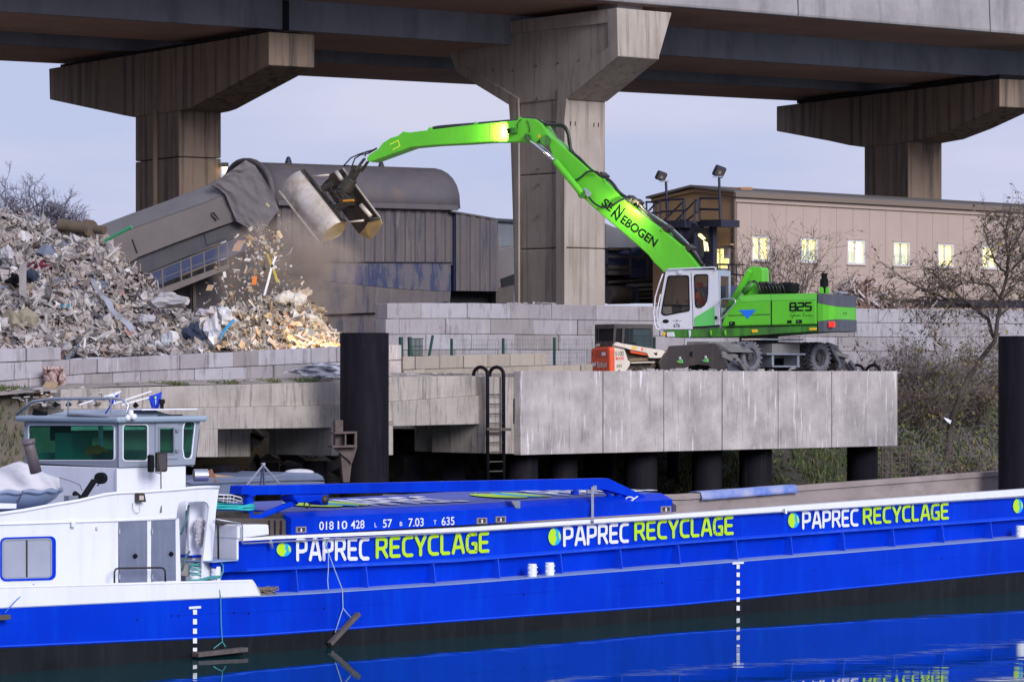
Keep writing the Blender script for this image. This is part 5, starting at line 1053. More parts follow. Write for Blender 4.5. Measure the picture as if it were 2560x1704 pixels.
# ---- cab
cabo = q6([(292, 768), (276, 700), (283, 600), (310, 400), (345, 220), (358, 150), (860, 148), (905, 158), (925, 740), (640, 768)])
nd = .95
def plate(fr, outer, holes, n0, n1, mat, par, name):
    o = skin(fr, outer, holes, n0, n1, mat, name); 
    M = MW[o]; me = o.data; D = MW[par].inverted() @ M
    me.transform(D); o.parent = par; MW[o] = MW[par]; return o
w1 = q6([(372, 222), (385, 206), (400, 203), (575, 200), (592, 206), (600, 224), (608, 560), (600, 580), (350, 628), (325, 622), (306, 604), (306, 585), (330, 440)])
w2 = q6([(650, 215), (660, 195), (680, 190), (780, 188), (797, 196), (803, 215), (800, 400), (790, 470), (762, 520), (725, 545), (690, 548), (668, 535), (660, 500)])
cab = plate(S, cabo, [w1, w2], 0, .04, cabw, ex, 'cab')
def inset(pts, k): 
    cx = sum(p[0] for p in pts)/len(pts); cy = sum(p[1] for p in pts)/len(pts); return [(cx+(x-cx)*k, cy+(y-cy)*k) for x, y in pts]
for w in (w1, w2):
    mb = MB(); ring(mb, S, w, inset(w, .93), -.012, .03); f_ = mb.build('window', blackp, cab); mb = MB(); mb.extp(S, inset(w, .94), .01, .016); mb.build('glass', glass_c, f_)
mb = MB(); mb.bar(S.p(*q6([(320, 520)])[0], -.012), S.p(*q6([(606, 524)])[0], -.012), .05, .02, (0, 1, 0)); mb.build('window_bar', blackp, cab)
# cab shell: roof, front, rear, floor, far wall
pts = [S.tz(*p, 0) for p in cabo]; shell = MB()
def pan(i, j, n0=.04, n1=nd): a, b = pts[i], pts[j]; shell.add([S.P(a[0], n0, a[1]), S.P(b[0], n0, b[1]), S.P(b[0], n1, b[1]), S.P(a[0], n1, a[1])], [(0, 1, 2, 3)])
pan(5, 6); pan(6, 7); pan(9, 0); pan(8, 9); pan(0, 1)
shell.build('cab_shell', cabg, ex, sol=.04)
mb = MB(); a, b = pts[1], pts[5]; mb.add([S.P(a[0], .04, a[1]), S.P(b[0], .04, b[1]), S.P(b[0], nd, b[1]), S.P(a[0], nd, a[1])], [(0, 1, 2, 3)]); mb.build('front_glass', glass_c, ex)
# rear wall as frame with a window
tr_ = max(pts[7][0], pts[8][0])
class PF(Fr):
    def __init__(s, fr, t0, n0): c = fr.P(t0, n0, 0); s.o = Vector((c.x, c.y)); s.a = fr.a+math.pi/2; s.d = Vector((math.cos(s.a), math.sin(s.a))); s.nn = Vector((-math.sin(s.a), math.cos(s.a)))
Rr = PF(S, tr_-.02, 0)
mb = MB(); zt1 = pts[6][1]; zb1 = pts[8][1]; ring2 = None
def rectring(fr, a, b, z0, z1, a2, b2, z2, z3, n0, n1, mb):
    A = [fr.P(t, n0, z) for t, z in ((a, z0), (b, z0), (b, z1), (a, z1))]; Bb = [fr.P(t, n0, z) for t, z in ((a2, z2), (b2, z2), (b2, z3), (a2, z3))]; sh = Vector((fr.nn.x, fr.nn.y, 0))*(n1-n0)
    vs = A+Bb+[v+sh for v in A]+[v+sh for v in Bb]; fs = []
    for i in range(4): j = (i+1) % 4; fs += [(i, j, 4+j, 4+i), (8+i, 12+i, 12+j, 8+j), (i, 8+i, 8+j, j), (4+i, 4+j, 12+j, 12+i)]
    mb.add(vs, fs)
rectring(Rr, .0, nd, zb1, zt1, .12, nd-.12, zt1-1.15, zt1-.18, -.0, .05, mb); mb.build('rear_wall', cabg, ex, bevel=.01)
mb = MB(); mb.add([Rr.P(t, .03, z) for t, z in ((.11, zt1-1.16), (nd-.11, zt1-1.16), (nd-.11, zt1-.17), (.11, zt1-.17))], [(0, 1, 2, 3)]); mb.build('rear_glass', glass_c, ex)
mb = MB(); mb.add([S.P(a, nd, b) for a, b in ((pts[3][0], zt1-1.0), (pts[6][0], zt1-1.0), (pts[6][0], zb1), (pts[1][0], zb1))], [(0, 1, 2, 3)])
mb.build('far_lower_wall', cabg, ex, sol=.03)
part('floor_skirt', S, q6([(640, 742), (925, 722), (925, 742), (640, 764)]), -.008, .0, blackp, cab, 0)
part('green_door_panel', S, q6([(655, 740), (652, 660), (665, 640), (720, 610), (865, 520), (872, 728)]), -.008, -.001, greenl, cab, 0)
mb = MB()
for x in (622, 640): mb.bar(S.p(*q6([(x, 175 if x < 630 else 560)])[0], -.004), S.p(*q6([(x+(2 if x > 630 else 16), 560 if x < 630 else 765)])[0], -.004), .012, .008, (0, 1, 0))
mb.build('door_seam', blackp, cab)
part('badge', S, [(1580+354/4.207+8*math.cos(i*math.pi/8), 640+685/4.207+4.8*math.sin(i*math.pi/8)) for i in range(16)], -.008, -.001, blackp, cab, 0)
a, b = q6([(437, 750), (503, 748)]); sign(ex, '676', S, a, b, 10, blackp, -.008, off=.006)
a, b = q6([(456, 692), (484, 691)]); sign(ex, 'X', S, a, b, 5.5, blackp, -.008, off=.01)
mb = MB()
for x0, x1 in ((428, 452), (488, 520)): mb.extp(S, q6([(x0, 679), (x1, 678), (x1, 682), (x0, 683)]), -.008, -.001)
mb.build('lettering', dgrey, ex)
part('wiper_motor', S, q6([(478, 150), (522, 148), (522, 185), (480, 192)]), -.05, 0, cabw, cab)
part('door_handle', S, q6([(870, 632), (890, 630), (890, 665), (872, 662)]), -.04, 0, blackp, cab, 0)
mb = MB(); mb.tube([S.p(*p, -.05) for p in q6([(345, 142), (400, 138), (860, 118), (880, 130), (880, 150)])], .022, 8); mb.build('roof_rail', cabw, ex, smooth=True)
part('roof_hatch', S, q6([(520, 140), (860, 128), (860, 150), (520, 152)]), .05, .8, blackp, ex, .01)
mb = MB(); mb.tube([S.p(*p, -.12) for p in q6([(325, 185), (290, 280), (245, 430), (228, 600), (240, 720), (262, 768), (298, 770)])], .022, 8); mb.tube([S.p(*p, .0) for p in q6([(300, 400), (258, 590), (268, 700), (300, 765)])], .018, 8); 
for k in range(4): y = 500+k*70; mb.bar(S.p(*q6([(232, y)])[0], -.12), S.p(*q6([(262, y)])[0], 0), .02, .02)
mb.build('front_guard', cabw, ex, smooth=True)
mb = MB(); mb.tube([S.p(*p, -.15) for p in q6([(935, 640), (930, 480), (940, 458), (965, 450), (1070, 450), (1090, 470), (1080, 500), (935, 665), (945, 780)])], .024, 8); mb.build('grab_rail', galv, ex, smooth=True)
for pts_, m_ in (([(362, 800), (435, 796), (446, 850), (365, 850)], cabw), ([(318, 800), (345, 798), (348, 838), (322, 840)], yel)): part('front_lamp', S, q6(pts_), -.05, .02, m_)
for x in (592, 815, 965): part('bracket', S, q6([(x, 780), (x+22, 778), (x+22, 835), (x+6, 862 if x == 592 else 830)]), -.03, .03, cabw if x == 592 else green)
mb = MB(); c = S.P(pts[8][0]-.55, .5, zb1); M = Matrix.Rotation(S.a, 3, 'Z'); mb.rot_box(c+Vector((0, 0, .45)), .22, .22, .08, M); mb.rot_box(c+Vector((.25, -.12, .85)), .06, .24, .42, M); mb.build('seat', blackp, ex, bevel=.03)
mb = MB(); mb.rot_box(S.P(pts[2][0]+.45, .35, zb1+.35), .12, .12, .35, M); mb.tube([S.P(pts[2][0]+.3, .5, zb1+.1), S.P(pts[2][0]+.42, .5, zb1+.85)], .03, 8); mb.build('control_console', dgrey, ex)
# driver
dc = S.p(*q6([(735, 560)])[0], .45); dr_ = thing('person', 'driver in orange high visibility jacket sitting in the green machine cab', 'person', dc-Vector((0, 0, .0)), S.a)
dx = Vector((S.d.x, S.d.y, 0)); dn = Vector((S.nn.x, S.nn.y, 0)); up = Vector((0, 0, 1))
def skinfig(name, verts, edges, radii, mat, par, sub=1):
    me = bpy.data.meshes.new(name); Mi = MW[par].inverted(); me.from_pydata([Mi @ Vector(v) for v in verts], edges, []); me.materials.append(mat); o = bpy.data.objects.new(name, me); COL.objects.link(o); o.parent = par; MW[o] = MW[par]
    k = o.modifiers.new('skin', 'SKIN'); k.use_smooth_shade = True
    for i, r in enumerate(radii): me.skin_vertices[0].data[i].radius = (r, r)
    me.skin_vertices[0].data[0].use_root = True
    if sub: m2 = o.modifiers.new('sub', 'SUBSURF'); m2.levels = sub; m2.render_levels = sub
    return o
def J(f, s, u): return dc-dx*f+dn*s+up*u           # forward is -dx
V = [J(0, 0, .02), J(0.02, 0, .25), J(.04, 0, .48), J(.06, 0, .56), J(.08, 0, .66), J(.10, 0, .76), J(.05, -.2, .46), J(.22, -.24, .24), J(.42, -.2, .26), J(.05, .2, .46), J(.22, .24, .24), J(.42, .2, .26), J(.12, -.12, .0), J(.45, -.13, .02), J(.5, -.13, -.4), J(.12, .12, .0), J(.45, .13, .02), J(.5, .13, -.4), J(.62, -.13, -.42), J(.62, .13, -.42), J(.49, -.19, .27), J(.49, .19, .27)]
E = [(0, 1), (1, 2), (2, 3), (3, 4), (4, 5), (2, 6), (6, 7), (7, 8), (2, 9), (9, 10), (10, 11), (0, 12), (12, 13), (13, 14), (0, 15), (15, 16), (16, 17), (14, 18), (17, 19), (8, 20), (11, 21)]
skinfig('body', V, E, [.15, .15, .16, .06, .095, .08, .075, .055, .035, .075, .055, .035, .09, .07, .05, .09, .07, .05, .045, .045, .04, .04], skinm, dr_)
V2 = [J(0, 0, .0), J(.02, 0, .25), J(.04, 0, .47), J(.05, -.2, .46), J(.22, -.24, .24), J(.40, -.2, .26), J(.05, .2, .46), J(.22, .24, .24), J(.40, .2, .26)]
skinfig('jacket', V2, [(0, 1), (1, 2), (2, 3), (3, 4), (4, 5), (2, 6), (6, 7), (7, 8)], [.18, .175, .175, .09, .07, .055, .09, .07, .055], hivis, dr_)
mb = MB(); mb.sphere(J(.07, 0, .74), .125, 1, 1, .75); mb.build('cap', hivis, dr_, smooth=True)
# ---- boom
nb0, nb1 = .95, 1.5
lowb = q3([(1612, 1536), (1545, 1475), (1495, 1405), (1400, 1320), (1250, 1190), (1050, 1020), (905, 890), (850, 835), (760, 720), (640, 560), (560, 450), (530, 370), (515, 330)])
topb = q3([(545, 250), (600, 290), (700, 380), (910, 568), (1060, 668), (1240, 850), (1490, 1055), (1640, 1165), (1840, 1330), (1990, 1520), (2010, 1570), (1640, 1570)])
bm_ = part('main_boom', S, lowb+topb, nb0, nb1, green, bev=.03)
stick = q2([(1240, 808), (1330, 815), (1375, 845), (1405, 885), (1442, 950), (1440, 975), (1410, 990), (1370, 990), (1290, 970), (1170, 972), (1030, 972), (850, 985), (640, 995), (480, 1010), (370, 1050), (205, 1110), (185, 1100), (183, 1082), (200, 1060), (262, 1020), (290, 980), (345, 945), (395, 930), (432, 900), (470, 908), (610, 890), (920, 852), (1210, 825)])
st_ = part('stick', S, stick, nb0-.05, nb1+.05, green, bev=.03)
mb = MB(); mb.tube([S.p(*q2([(1408, 962)])[0], nb0-.12), S.p(*q2([(1408, 962)])[0], nb1+.12)], .17, 20); mb.build('elbow_pin', greend, ex)
part('pin_recess', S, q2([(1345, 975), (1370, 955), (1405, 942), (1425, 945), (1428, 968), (1395, 978)]), nb0-.07, nb0-.052, darkst, st_, 0)
part('lamp_bracket', S, q2([(1142, 880), (1180, 872), (1202, 875), (1205, 910), (1185, 915), (1140, 912)]), nb0-.22, nb0-.05, greend, st_)
part('warning_triangle', S, q2([(1352, 940), (1378, 940), (1364, 918)]), nb0-.056, nb0-.052, yel, st_, 0)
out = []; ribbon(q2([(342, 990), (398, 962), (410, 1000), (362, 1025)]), 2.2, out); mb = MB()
for i, p in enumerate(out): mb.add([S.p(v.x, v.y, nb0-.054-.0004*(i % 5)) for v in p], [tuple(range(len(p)))])
mb.build('yellow_outline', pm('bright_yellow_line', (.7, .9, .05), None, 1, .5), st_, fixn=False)
mb = MB(); mb.bar(S.p(*q2([(1028, 852)])[0], nb0-.05), S.p(*q2([(1028, 972)])[0], nb0-.05), .015, .008, (0, 1, 0)); mb.build('weld_seam', greend, st_)
for x, y in ((1228, 815), (925, 850), (612, 886)): part('hose_clamp', S, q2([(x-14, y+5), (x-2, y-15), (x+6, y-12), (x+14, y+4)]), nb0+.1, nb1-.1, green, st_, .008)
# rams between boom and stick
for a, b, c, n in (((1285, 945), (1475, 1105), (1655, 1325), nb0-.16), ((1360, 990), (1490, 1110), (1560, 1190), nb1+.12)):
    A, Bb, Cc = [S.p(*q2([p])[0], n) for p in (a, b, c)]
    mb = MB(); mb.tube([A, Bb], .052, 14); mb.build('ram_rod', chrome, ex, smooth=True)
    mb = MB(); mb.tube([Bb, Cc], .105, 18); mb.build('ram_cylinder', green, ex, smooth=False)
mb = MB(); p = S.p(*q2([(1655, 1328)])[0], nb0-.2); mb.tube([p, p+dn*.3], .14, 18); p = S.p(*q2([(1278, 938)])[0], nb0-.2); mb.tube([p, p+dn*.3], .10, 14); split(mb, 'ram_pin', greend, ex)
mb = MB(); mb.bar(S.p(*q2([(1668, 1295)])[0], nb0-.12), S.p(*q2([(1712, 1342)])[0], nb0-.12), .16, .1, (0, 1, 0)); mb.build('valve_block', galv, ex, bevel=.01)
def hose(pts, n, r=.035, q=q2, mat=hosem, par=ex, name='hose'):
    P_ = [S.p(*p, n) for p in q(pts)]; sm = []
    for i in range(len(P_)-1):
        p0, p1, p2, p3 = P_[max(i-1, 0)], P_[i], P_[i+1], P_[min(i+2, len(P_)-1)]
        for k in range(4): t = k/4; sm.append(.5*((2*p1)+(-p0+p2)*t+(2*p0-5*p1+4*p2-p3)*t*t+(-p0+3*p1-3*p2+p3)*t**3))
    sm.append(P_[-1]); mb = MB(); mb.tube(sm, r, 7); return mb.build(name, mat, par, smooth=True)
hose([(1245, 812), (1330, 818), (1400, 850), (1440, 855), (1520, 856), (1555, 890), (1572, 950), (1580, 1020), (1590, 1045), (1640, 1085), (1720, 1165), (1790, 1205)], nb0+.15, .05); hose([(1330, 812), (1400, 845), (1470, 858), (1530, 868), (1562, 920), (1572, 990), (1600, 1050), (1700, 1150), (1800, 1220)], nb0+.32, .05)
hose([(640, 880), (760, 868), (900, 855), (1050, 838), (1200, 826), (1240, 812)], nb0+.2, .035); hose([(630, 886), (640, 873), (720, 862), (920, 846), (1200, 822)], nb0+.38, .03)
hose([(1495, 1115), (1520, 1170), (1560, 1220), (1610, 1235), (1650, 1215), (1700, 1175), (1770, 1180)], nb0-.12, .032); hose([(1700, 1345), (1740, 1390), (1790, 1418), (1850, 1415), (1900, 1385), (1950, 1362), (2000, 1365)], nb0-.12, .035)
hose([(1215, 880), (1218, 845), (1240, 818)], nb0-.08, .012); hose([(1300, 905), (1295, 860), (1280, 825)], nb0-.08, .012)
hose([(1060, 640), (1110, 668), (1160, 720), (1210, 790), (1300, 850), (1400, 900), (1480, 985), (1600, 1090), (1700, 1150), (1800, 1250), (1900, 1330), (2030, 1500)], nb0+.15, .05, q3)
hose([(1080, 680), (1170, 760), (1260, 850), (1380, 920), (1500, 1035), (1680, 1190), (1850, 1300), (1960, 1420), (2040, 1540)], nb0+.3, .05, q3); hose([(1350, 860), (1460, 960), (1700, 1120), (1900, 1310), (2040, 1510)], nb0+.45, .035, q3, galv, name='hard_line')
mb = MB()
for x, y in ((1055, 628), (1330, 855), (1395, 890), (1685, 1140), (1905, 1335)): mb.rot_box(S.p(*q3([(x, y)])[0], nb0+.25), .10, .22, .09, Matrix.Rotation(S.a, 3, 'Z') @ Matrix.Rotation(R(40), 3, 'Y'))
split(mb, 'hose_clamp', darkst, bm_, bevel=.01)
for x, y in ((1058, 668), (1620, 1160), (1838, 1328)): part('lug', S, q3([(x-22, y+10), (x-8, y-18), (x+10, y-14), (x+16, y+18), (x+6, y+30)]), nb0, nb0+.05, green, bm_, .005)
# boom lettering, running down the boom
def boomsign(txt, a, b, h, off, n=nb0-.004):
    polys, wd = font_polys(txt, off); A, Bb = S.p(*q3([a])[0], n), S.p(*q3([b])[0], n); d_ = (Bb-A); nrm = dn; upv = d_.cross(nrm).normalized(); upv = upv if upv.z > 0 else -upv
    put_text(ex, polys, wd, A, d_, upv*(h/3.92/(F/A.y)), blackp)
boomsign('SE', (1030, 905), (1118, 978), 80, .036); boomsign('EBOGEN', (1215, 1075), (1548, 1322), 84, .036)
boomsign('N', (1152, 990), (1210, 1035), 112, .03); boomsign('N', (1122, 1018), (1182, 1068), 75, .03)
# work lights on boom and stick
for nm, (x, y), q, dn_, en in (('stick_lamp', (1140, 896), q2, .26, 260), ('boom_lamp', (1345, 905), q3, .42, 120)):
    c = S.p(*q([(x, y)])[0], nb0-dn_); mb = MB(); mb.rot_box(c+dx*.07, .05, .05, .05, Matrix.Rotation(S.a, 3, 'Z')); mb.build('work_lamp', blackp, ex, bevel=.01)
    ld_ = bpy.data.lights.new(nm, 'SPOT'); lo_ = bpy.data.objects.new(nm, ld_); COL.objects.link(lo_); ld_.energy = en; ld_.color = (1, .93, .55); ld_.shadow_soft_size = .04; ld_.spot_size = R(165); ld_.spot_blend = .5
    lo_.location = c-dx*.02+up*(-.02 if q is q2 else .05)
    tgt = (S.p(*q2([(900, 920)])[0], nb0) if q is q2 else S.p(*q3([(1250, 1120)])[0], nb0)); lo_.rotation_euler = (lo_.location-tgt).to_track_quat('Z', 'Y').to_euler()
# ---- grab
q7 = lambda pts: [(680+x/6.03, 360+y/6.03) for x, y in pts]
GN = 1.22
def g3(x, y, dn_=0): return S.p(*q7([(x, y)])[0], GN+dn_)
gr = thing('grab', 'worn open clamshell grab hanging from the stick, dropping waste', 'grab', g3(1000, 900), S.a)
lv = lambda a, b, k: a+(b-a)*k
# left shell: side plate profile at the lower end swept along the shell axis
A0 = g3(1050, 1170, -.55); A1 = g3(440, 400, .45); ax = A1-A0
prof = [(1050, 1170, -.55), (960, 1205, -.66), (870, 1270, -.74), (800, 1360, -.74), (720, 1482, -.62)]
inner = [(720, 1482, -.62), (870, 1450, -.35), (1000, 1390, -.15), (1085, 1300, -.05), (1125, 1185, -.2)]
Pp = [g3(*p) for p in prof]; Pi = [g3(*p) for p in inner]
rows = [[p+ax*k for p in Pp] for k in [i/8 for i in range(9)]]
mb = MB(); mb.loft(rows); sh = mb.build('left_shell', grabm, gr, smooth=True, sol=.035)
for nm, k in (('side_plate', 0), ('side_plate', 1)): mb = MB(); pl2 = [p+ax*k for p in Pp]+[p+ax*k for p in Pi[1:]]; mb.add(pl2, [tuple(range(len(pl2)))]); mb.build(nm, grabe if k == 0 else grabm, sh, sol=.03)
mb = MB(); mb.bar(Pp[-1], Pp[-1]+ax, .09, .05); mb.build('cutting_edge', grabt, sh); mb = MB(); mb.bar(Pp[0], Pp[0]+ax, .07, .06); mb.tube([Pp[0]+Vector((.1, .1, .02)), Pp[0]+ax+Vector((.1, .1, .02))], .055, 10); mb.build('top_rail', darkst, sh)
# right shell: seen into
prof2 = [(1630, 1112, -.3), (1665, 1200, -.25), (1600, 1320, -.15), (1490, 1442, .0), (1430, 1400, .3), (1310, 1352, .1)]
ax2 = g3(1070, 370, .65)-g3(1630, 1112, -.3)
Q2 = [g3(*p) for p in [(1630, 1112, -.3), (1640, 1180, .1), (1600, 1300, .35), (1500, 1400, .42), (1310, 1352, .38)]]
mb = MB(); mb.loft([[p+ax2*k for p in Q2] for k in [i/6 for i in range(7)]]); sh2 = mb.build('right_shell', pm('grab_inside', (.07, .05, .045), (.11, .08, .06), 3, .7, .1), gr, smooth=True, sol=.035)
mb = MB(); e_ = [g3(*p) for p in [(1630, 1112, -.3), (1665, 1200, -.22), (1600, 1320, -.05), (1490, 1442, .1), (1310, 1352, .15), (1400, 1262, -.1), (1445, 1185, -.2)]]; mb.add(e_, [tuple(range(7))]); mb.build('side_plate', grabe, sh2, sol=.03)
mb = MB(); mb.bar(Q2[0], Q2[0]+ax2, .035, .05); mb.build('top_rail', grabt, sh2)
mb = MB(); e3 = [p+ax2 for p in e_]; mb.add(e3, [tuple(range(7))]); mb.build('side_plate', pm('grab_inside', (.06, .045, .04)), sh2, sol=.03)
for a, b, r in (((1125, 1180, -.35), (1400, 1150, -.3), .035), ((1400, 1150, -.3), (1630, 1115, -.3), .05), ((620, 492, .3), (860, 468, .3), .04), ((590, 540, .2), (760, 730, .1), .05), ((930, 960, -.2), (1070, 1130, -.4), .05), ((970, 420, .3), (1060, 550, .25), .075), ((1340, 920, -.1), (1490, 1090, -.2), .075)):
    mb = MB(); mb.tube([g3(*a), g3(*b)], r, 10); split(mb, 'strut', grabt if r != .05 else darkst, gr, smooth=True)
yoke = MB(); yoke.rot_box(g3(1120, 800, .1), .34, .3, .16, Matrix.Rotation(S.a, 3, 'Z') @ Matrix.Rotation(R(48), 3, 'Y')); yoke.rot_box(g3(860, 640, .25), .22, .16, .10, Matrix.Rotation(S.a, 3, 'Z') @ Matrix.Rotation(R(-20), 3, 'Y')); yoke.rot_box(g3(1100, 920, .0), .30, .2, .10, Matrix.Rotation(S.a, 3, 'Z') @ Matrix.Rotation(R(-15), 3, 'Y')); yoke.build('yoke', darkst, gr, bevel=.02)
mb = MB(); mb.tube([g3(1100, 700, .05), g3(1200, 520, .05)], [.26, .2], 18); mb.build('rotator', darkst, gr, bevel=.02)
mb = MB(); mb.bar(g3(1180, 560, .05), g3(1290, 340, .05), .22, .26); mb.build('hanger', darkst, gr, bevel=.03)
mb = MB(); mb.bar(g3(1260, 400, -.1), g3(1400, 215, -.1), .16, .06); mb.bar(g3(1340, 420, .25), g3(1450, 260, .25), .16, .06); mb.build('link', steelbr, gr, bevel=.03)
mb = MB(); mb.tube([g3(1075, 860, -.2), g3(1230, 850, -.22)], .04, 8); mb.build('orange_band', pm('amber_band', (.55, .22, .02), None, 1, .6), gr)
mb = MB()
for k in range(14):
    x, y = rnd.uniform(790, 1020), rnd.uniform(620, 930); mb.tube([g3(x, y, -.1), g3(x+rnd.uniform(20, 90), y+rnd.uniform(-50, 50), -.25), g3(x+rnd.uniform(60, 170), y+rnd.uniform(-40, 70), -.05)], .022, 5)
mb.build('hose_bundle', darkst, gr, smooth=True)
mb = MB()
for pts_ in ([(1580, 60, 0), (1480, 115, 0), (1400, 125, 0), (1300, 160, 0), (1190, 210, 0), (1075, 335, 0)], [(1580, 70, .1), (1460, 140, .1), (1330, 165, .1), (1250, 220, .1), (1205, 330, .1), (1200, 400, .1)], [(1560, 80, .2), (1420, 118, .2), (1400, 190, .2)], [(1080, 330, 0), (1150, 325, 0), (1200, 345, 0)]): mb.tube([g3(*p) for p in pts_], .022, 6)
mb.build('supply_hose', hosem, gr, smooth=True)
# ---- undercarriage
def wheel(par, c, axd, Rw, w, mt):
    """tyre with lugs, rim as a sub-part"""
    axd = Vector((axd[0], axd[1], 0)).normalized(); e = Vector((0, 0, 1)); f = axd.cross(e)
    def ring_(x, r, m=36): return [c+axd*x+(e*math.cos(2*math.pi*i/m)+f*math.sin(2*math.pi*i/m))*r for i in range(m)]
    mb = MB(); rows = [ring_(-w*.40, Rw*.56), ring_(-w*.5, Rw*.66), ring_(-w*.52, Rw*.82), ring_(-w*.42, Rw*.93), ring_(w*.42, Rw*.93), ring_(w*.52, Rw*.82), ring_(w*.5, Rw*.66), ring_(w*.40, Rw*.56)]; mb.loft(rows, True)
    ty = mb.build('wheel', mt, par, smooth=True)
    mb = MB(); m = 20
    for i in range(m):
        a = 2*math.pi*i/m
        for sgn in (-1, 1):
            a2_ = a+(.16 if sgn > 0 else 0); u1 = (e*math.cos(a2_)+f*math.sin(a2_)); u2 = (e*math.cos(a2_+.22)+f*math.sin(a2_+.22)); 
            p0 = c+axd*(sgn*w*.50)+u1*Rw*.95; p1 = c+axd*(sgn*w*.02)+u2*Rw*.96; mb.bar(p0, p1, .07, .07, u1)
    mb.build('tread', mt, ty)
    mb = MB(); mb.loft([ring_(-w*.41, Rw*.57), ring_(-w*.28, Rw*.50), ring_(-w*.22, Rw*.44), ring_(-w*.10, Rw*.40), ring_(-w*.12, Rw*.24), ring_(-w*.30, Rw*.22), ring_(-w*.32, .01)], True)
    mb.loft([ring_(w*.41, Rw*.57), ring_(w*.2, Rw*.42), ring_(w*.2, .01)], True); mb.build('rim', pm('dull_rim', (.04, .038, .045), (.08, .075, .08), 6, .7, .2), ty, smooth=False)
    return ty
Rw = .47; zc = ZY+Rw
for px in (1880, 2053):
    for n, w in ((-.95, .34), (-.55, .3), (.55, .3), (.95, .34)):
        t = U.t(px, -1.12); c = U.P(t, n, zc); wheel(ex, c, U.nn, Rw, w, rubberd if n < 0 else rubber)
tw1, tw2 = U.t(1880, -1.12), U.t(2053, -1.12)
for t in (tw1, tw2): mb = MB(); mb.tube([U.P(t, -.8, zc), U.P(t, .8, zc)], .12, 10); mb.build('axle', steelbr, ex)
greyst = pm('grey_chassis_paint', (.20, .19, .185), (.13, .12, .115), 2, .7, bump=.2)
mb = MB(); mb.box(U, tw1-1.2, tw2+.7, -.45, .45, ZY+.45, ZY+.95); mb.build('undercarriage', greyst, ex, bevel=.03)
mb = MB(); cc = U.P((tw1+tw2)/2, 0, 0); zt2 = S.tz(1925, 640+840/4.207)[1]; mb.tube([(cc.x, cc.y, ZY+.9), (cc.x, cc.y, zt2+.05)], .6, 28); mb.build('slew_ring', darkst, ex)
mb = MB(); ta_, tb_ = U.t(1580+1475/4.207, -1.15), U.t(1580+1765/4.207, -1.15); z_ = lambda y: U.tz(1960, 640+y/4.207, -1.15)[1]
mb.box(U, ta_, tb_, -1.15, -.5, z_(1030), z_(1025)+.30); mb.build('tool_box', greyst, ex, bevel=.01)
mb = MB(); mb.box(U, U.t(1580+1350/4.207, -1.2), U.t(1580+1800/4.207, -1.2), -1.2, -.45, z_(885), z_(868)); mb.box(U, U.t(1580+1415/4.207, -1.2), U.t(1580+1820/4.207, -1.2), -1.22, -.6, z_(1040), z_(1020)); mb.box(U, ta_, tb_, -1.16, -.6, z_(1168), z_(1150)); mb.box(U, ta_, ta_+.1, -1.14, -.6, z_(1150), z_(1040)); mb.box(U, tb_-.1, tb_, -1.14, -.6, z_(1150), z_(1040)); mb.build('step', galv, ex, bevel=.008)
# dozer blade at the left end
K = Fr(1735, 102.3, -44.5)
bo = q6([(385, 945), (840, 915), (880, 922), (945, 1010), (1005, 1140), (1000, 1200), (870, 1205), (800, 1150), (700, 1140), (600, 1155), (520, 1185), (470, 1215), (300, 1210), (283, 1130), (340, 1050)])
bl = part('dozer_blade', K, bo, 0, .06, pm('dark_blade_steel', (.055, .052, .06), (.08, .07, .07), 2, .6, .2, bump=.2, stain=(.16, .12, .09), st=.5), bev=.01)
part('top_plate', K, q6([(835, 915), (930, 925), (1050, 1010), (1010, 1010), (945, 990)]), .06, 1.1, greyst)
mb = MB(); mb.tube([K.p(*q6([(632, 1030)])[0], -.01), K.p(*q6([(632, 1030)])[0], .01)], .085, 18); mb.build('eye', blackp, bl)
for x, y in ((500, 1098), (770, 1088)): part('green_lug', K, q6([(x-30, y+5), (x+20, y-15), (x+28, y+25), (x+8, y+28), (x-28, y+14)]), -.05, 0, greenl, bl, 0); part('peg', K, q6([(x-6, y-40), (x+8, y-40), (x+8, y-15), (x-6, y-13)]), -.04, 0, cabw, bl, 0)
for a, b in (((940, 1015), (1110, 1060)), ((1110, 1085), (1195, 1210)), ((950, 1040), (1060, 1090))): mb = MB(); mb.bar(K.p(*q6([a])[0], -.02), U.p(*q6([b])[0], -1.25), .09, .12); mb.build('stabiliser_arm', greyst, ex, bevel=.015)
mb = MB(); mb.extp(U, q6([(1010, 1150), (1095, 1080), (1190, 1210), (1020, 1212)]), -1.28, -1.2); mb.build('foot_plate', dgrey, ex)
# rear stabiliser
for a, b in (((2050, 925), (2150, 960)), ((2120, 1020), (2265, 1055)), ((2290, 1110), (2350, 1205)), ((2080, 950), (2170, 1110)), ((2170, 1180), (2180, 1110))): mb = MB(); mb.bar(U.p(*q6([a])[0], -1.0), U.p(*q6([b])[0], -1.0), .12, .12); mb.build('stabiliser_arm', dgrey if a[0] != 2120 else greyst, ex, bevel=.015)
mb = MB(); mb.extp(U, q6([(2030, 920), (2150, 950), (2260, 1060), (2230, 1120), (2130, 1080), (2060, 1000)]), -.9, -.3); mb.extp(U, q6([(2150, 1120), (2250, 1100), (2300, 1160), (2340, 1212), (2150, 1212)]), -.8, .6); mb.build('rear_blade', pm('dark_blade_steel', (1, 1, 1)), ex, bevel=.02)
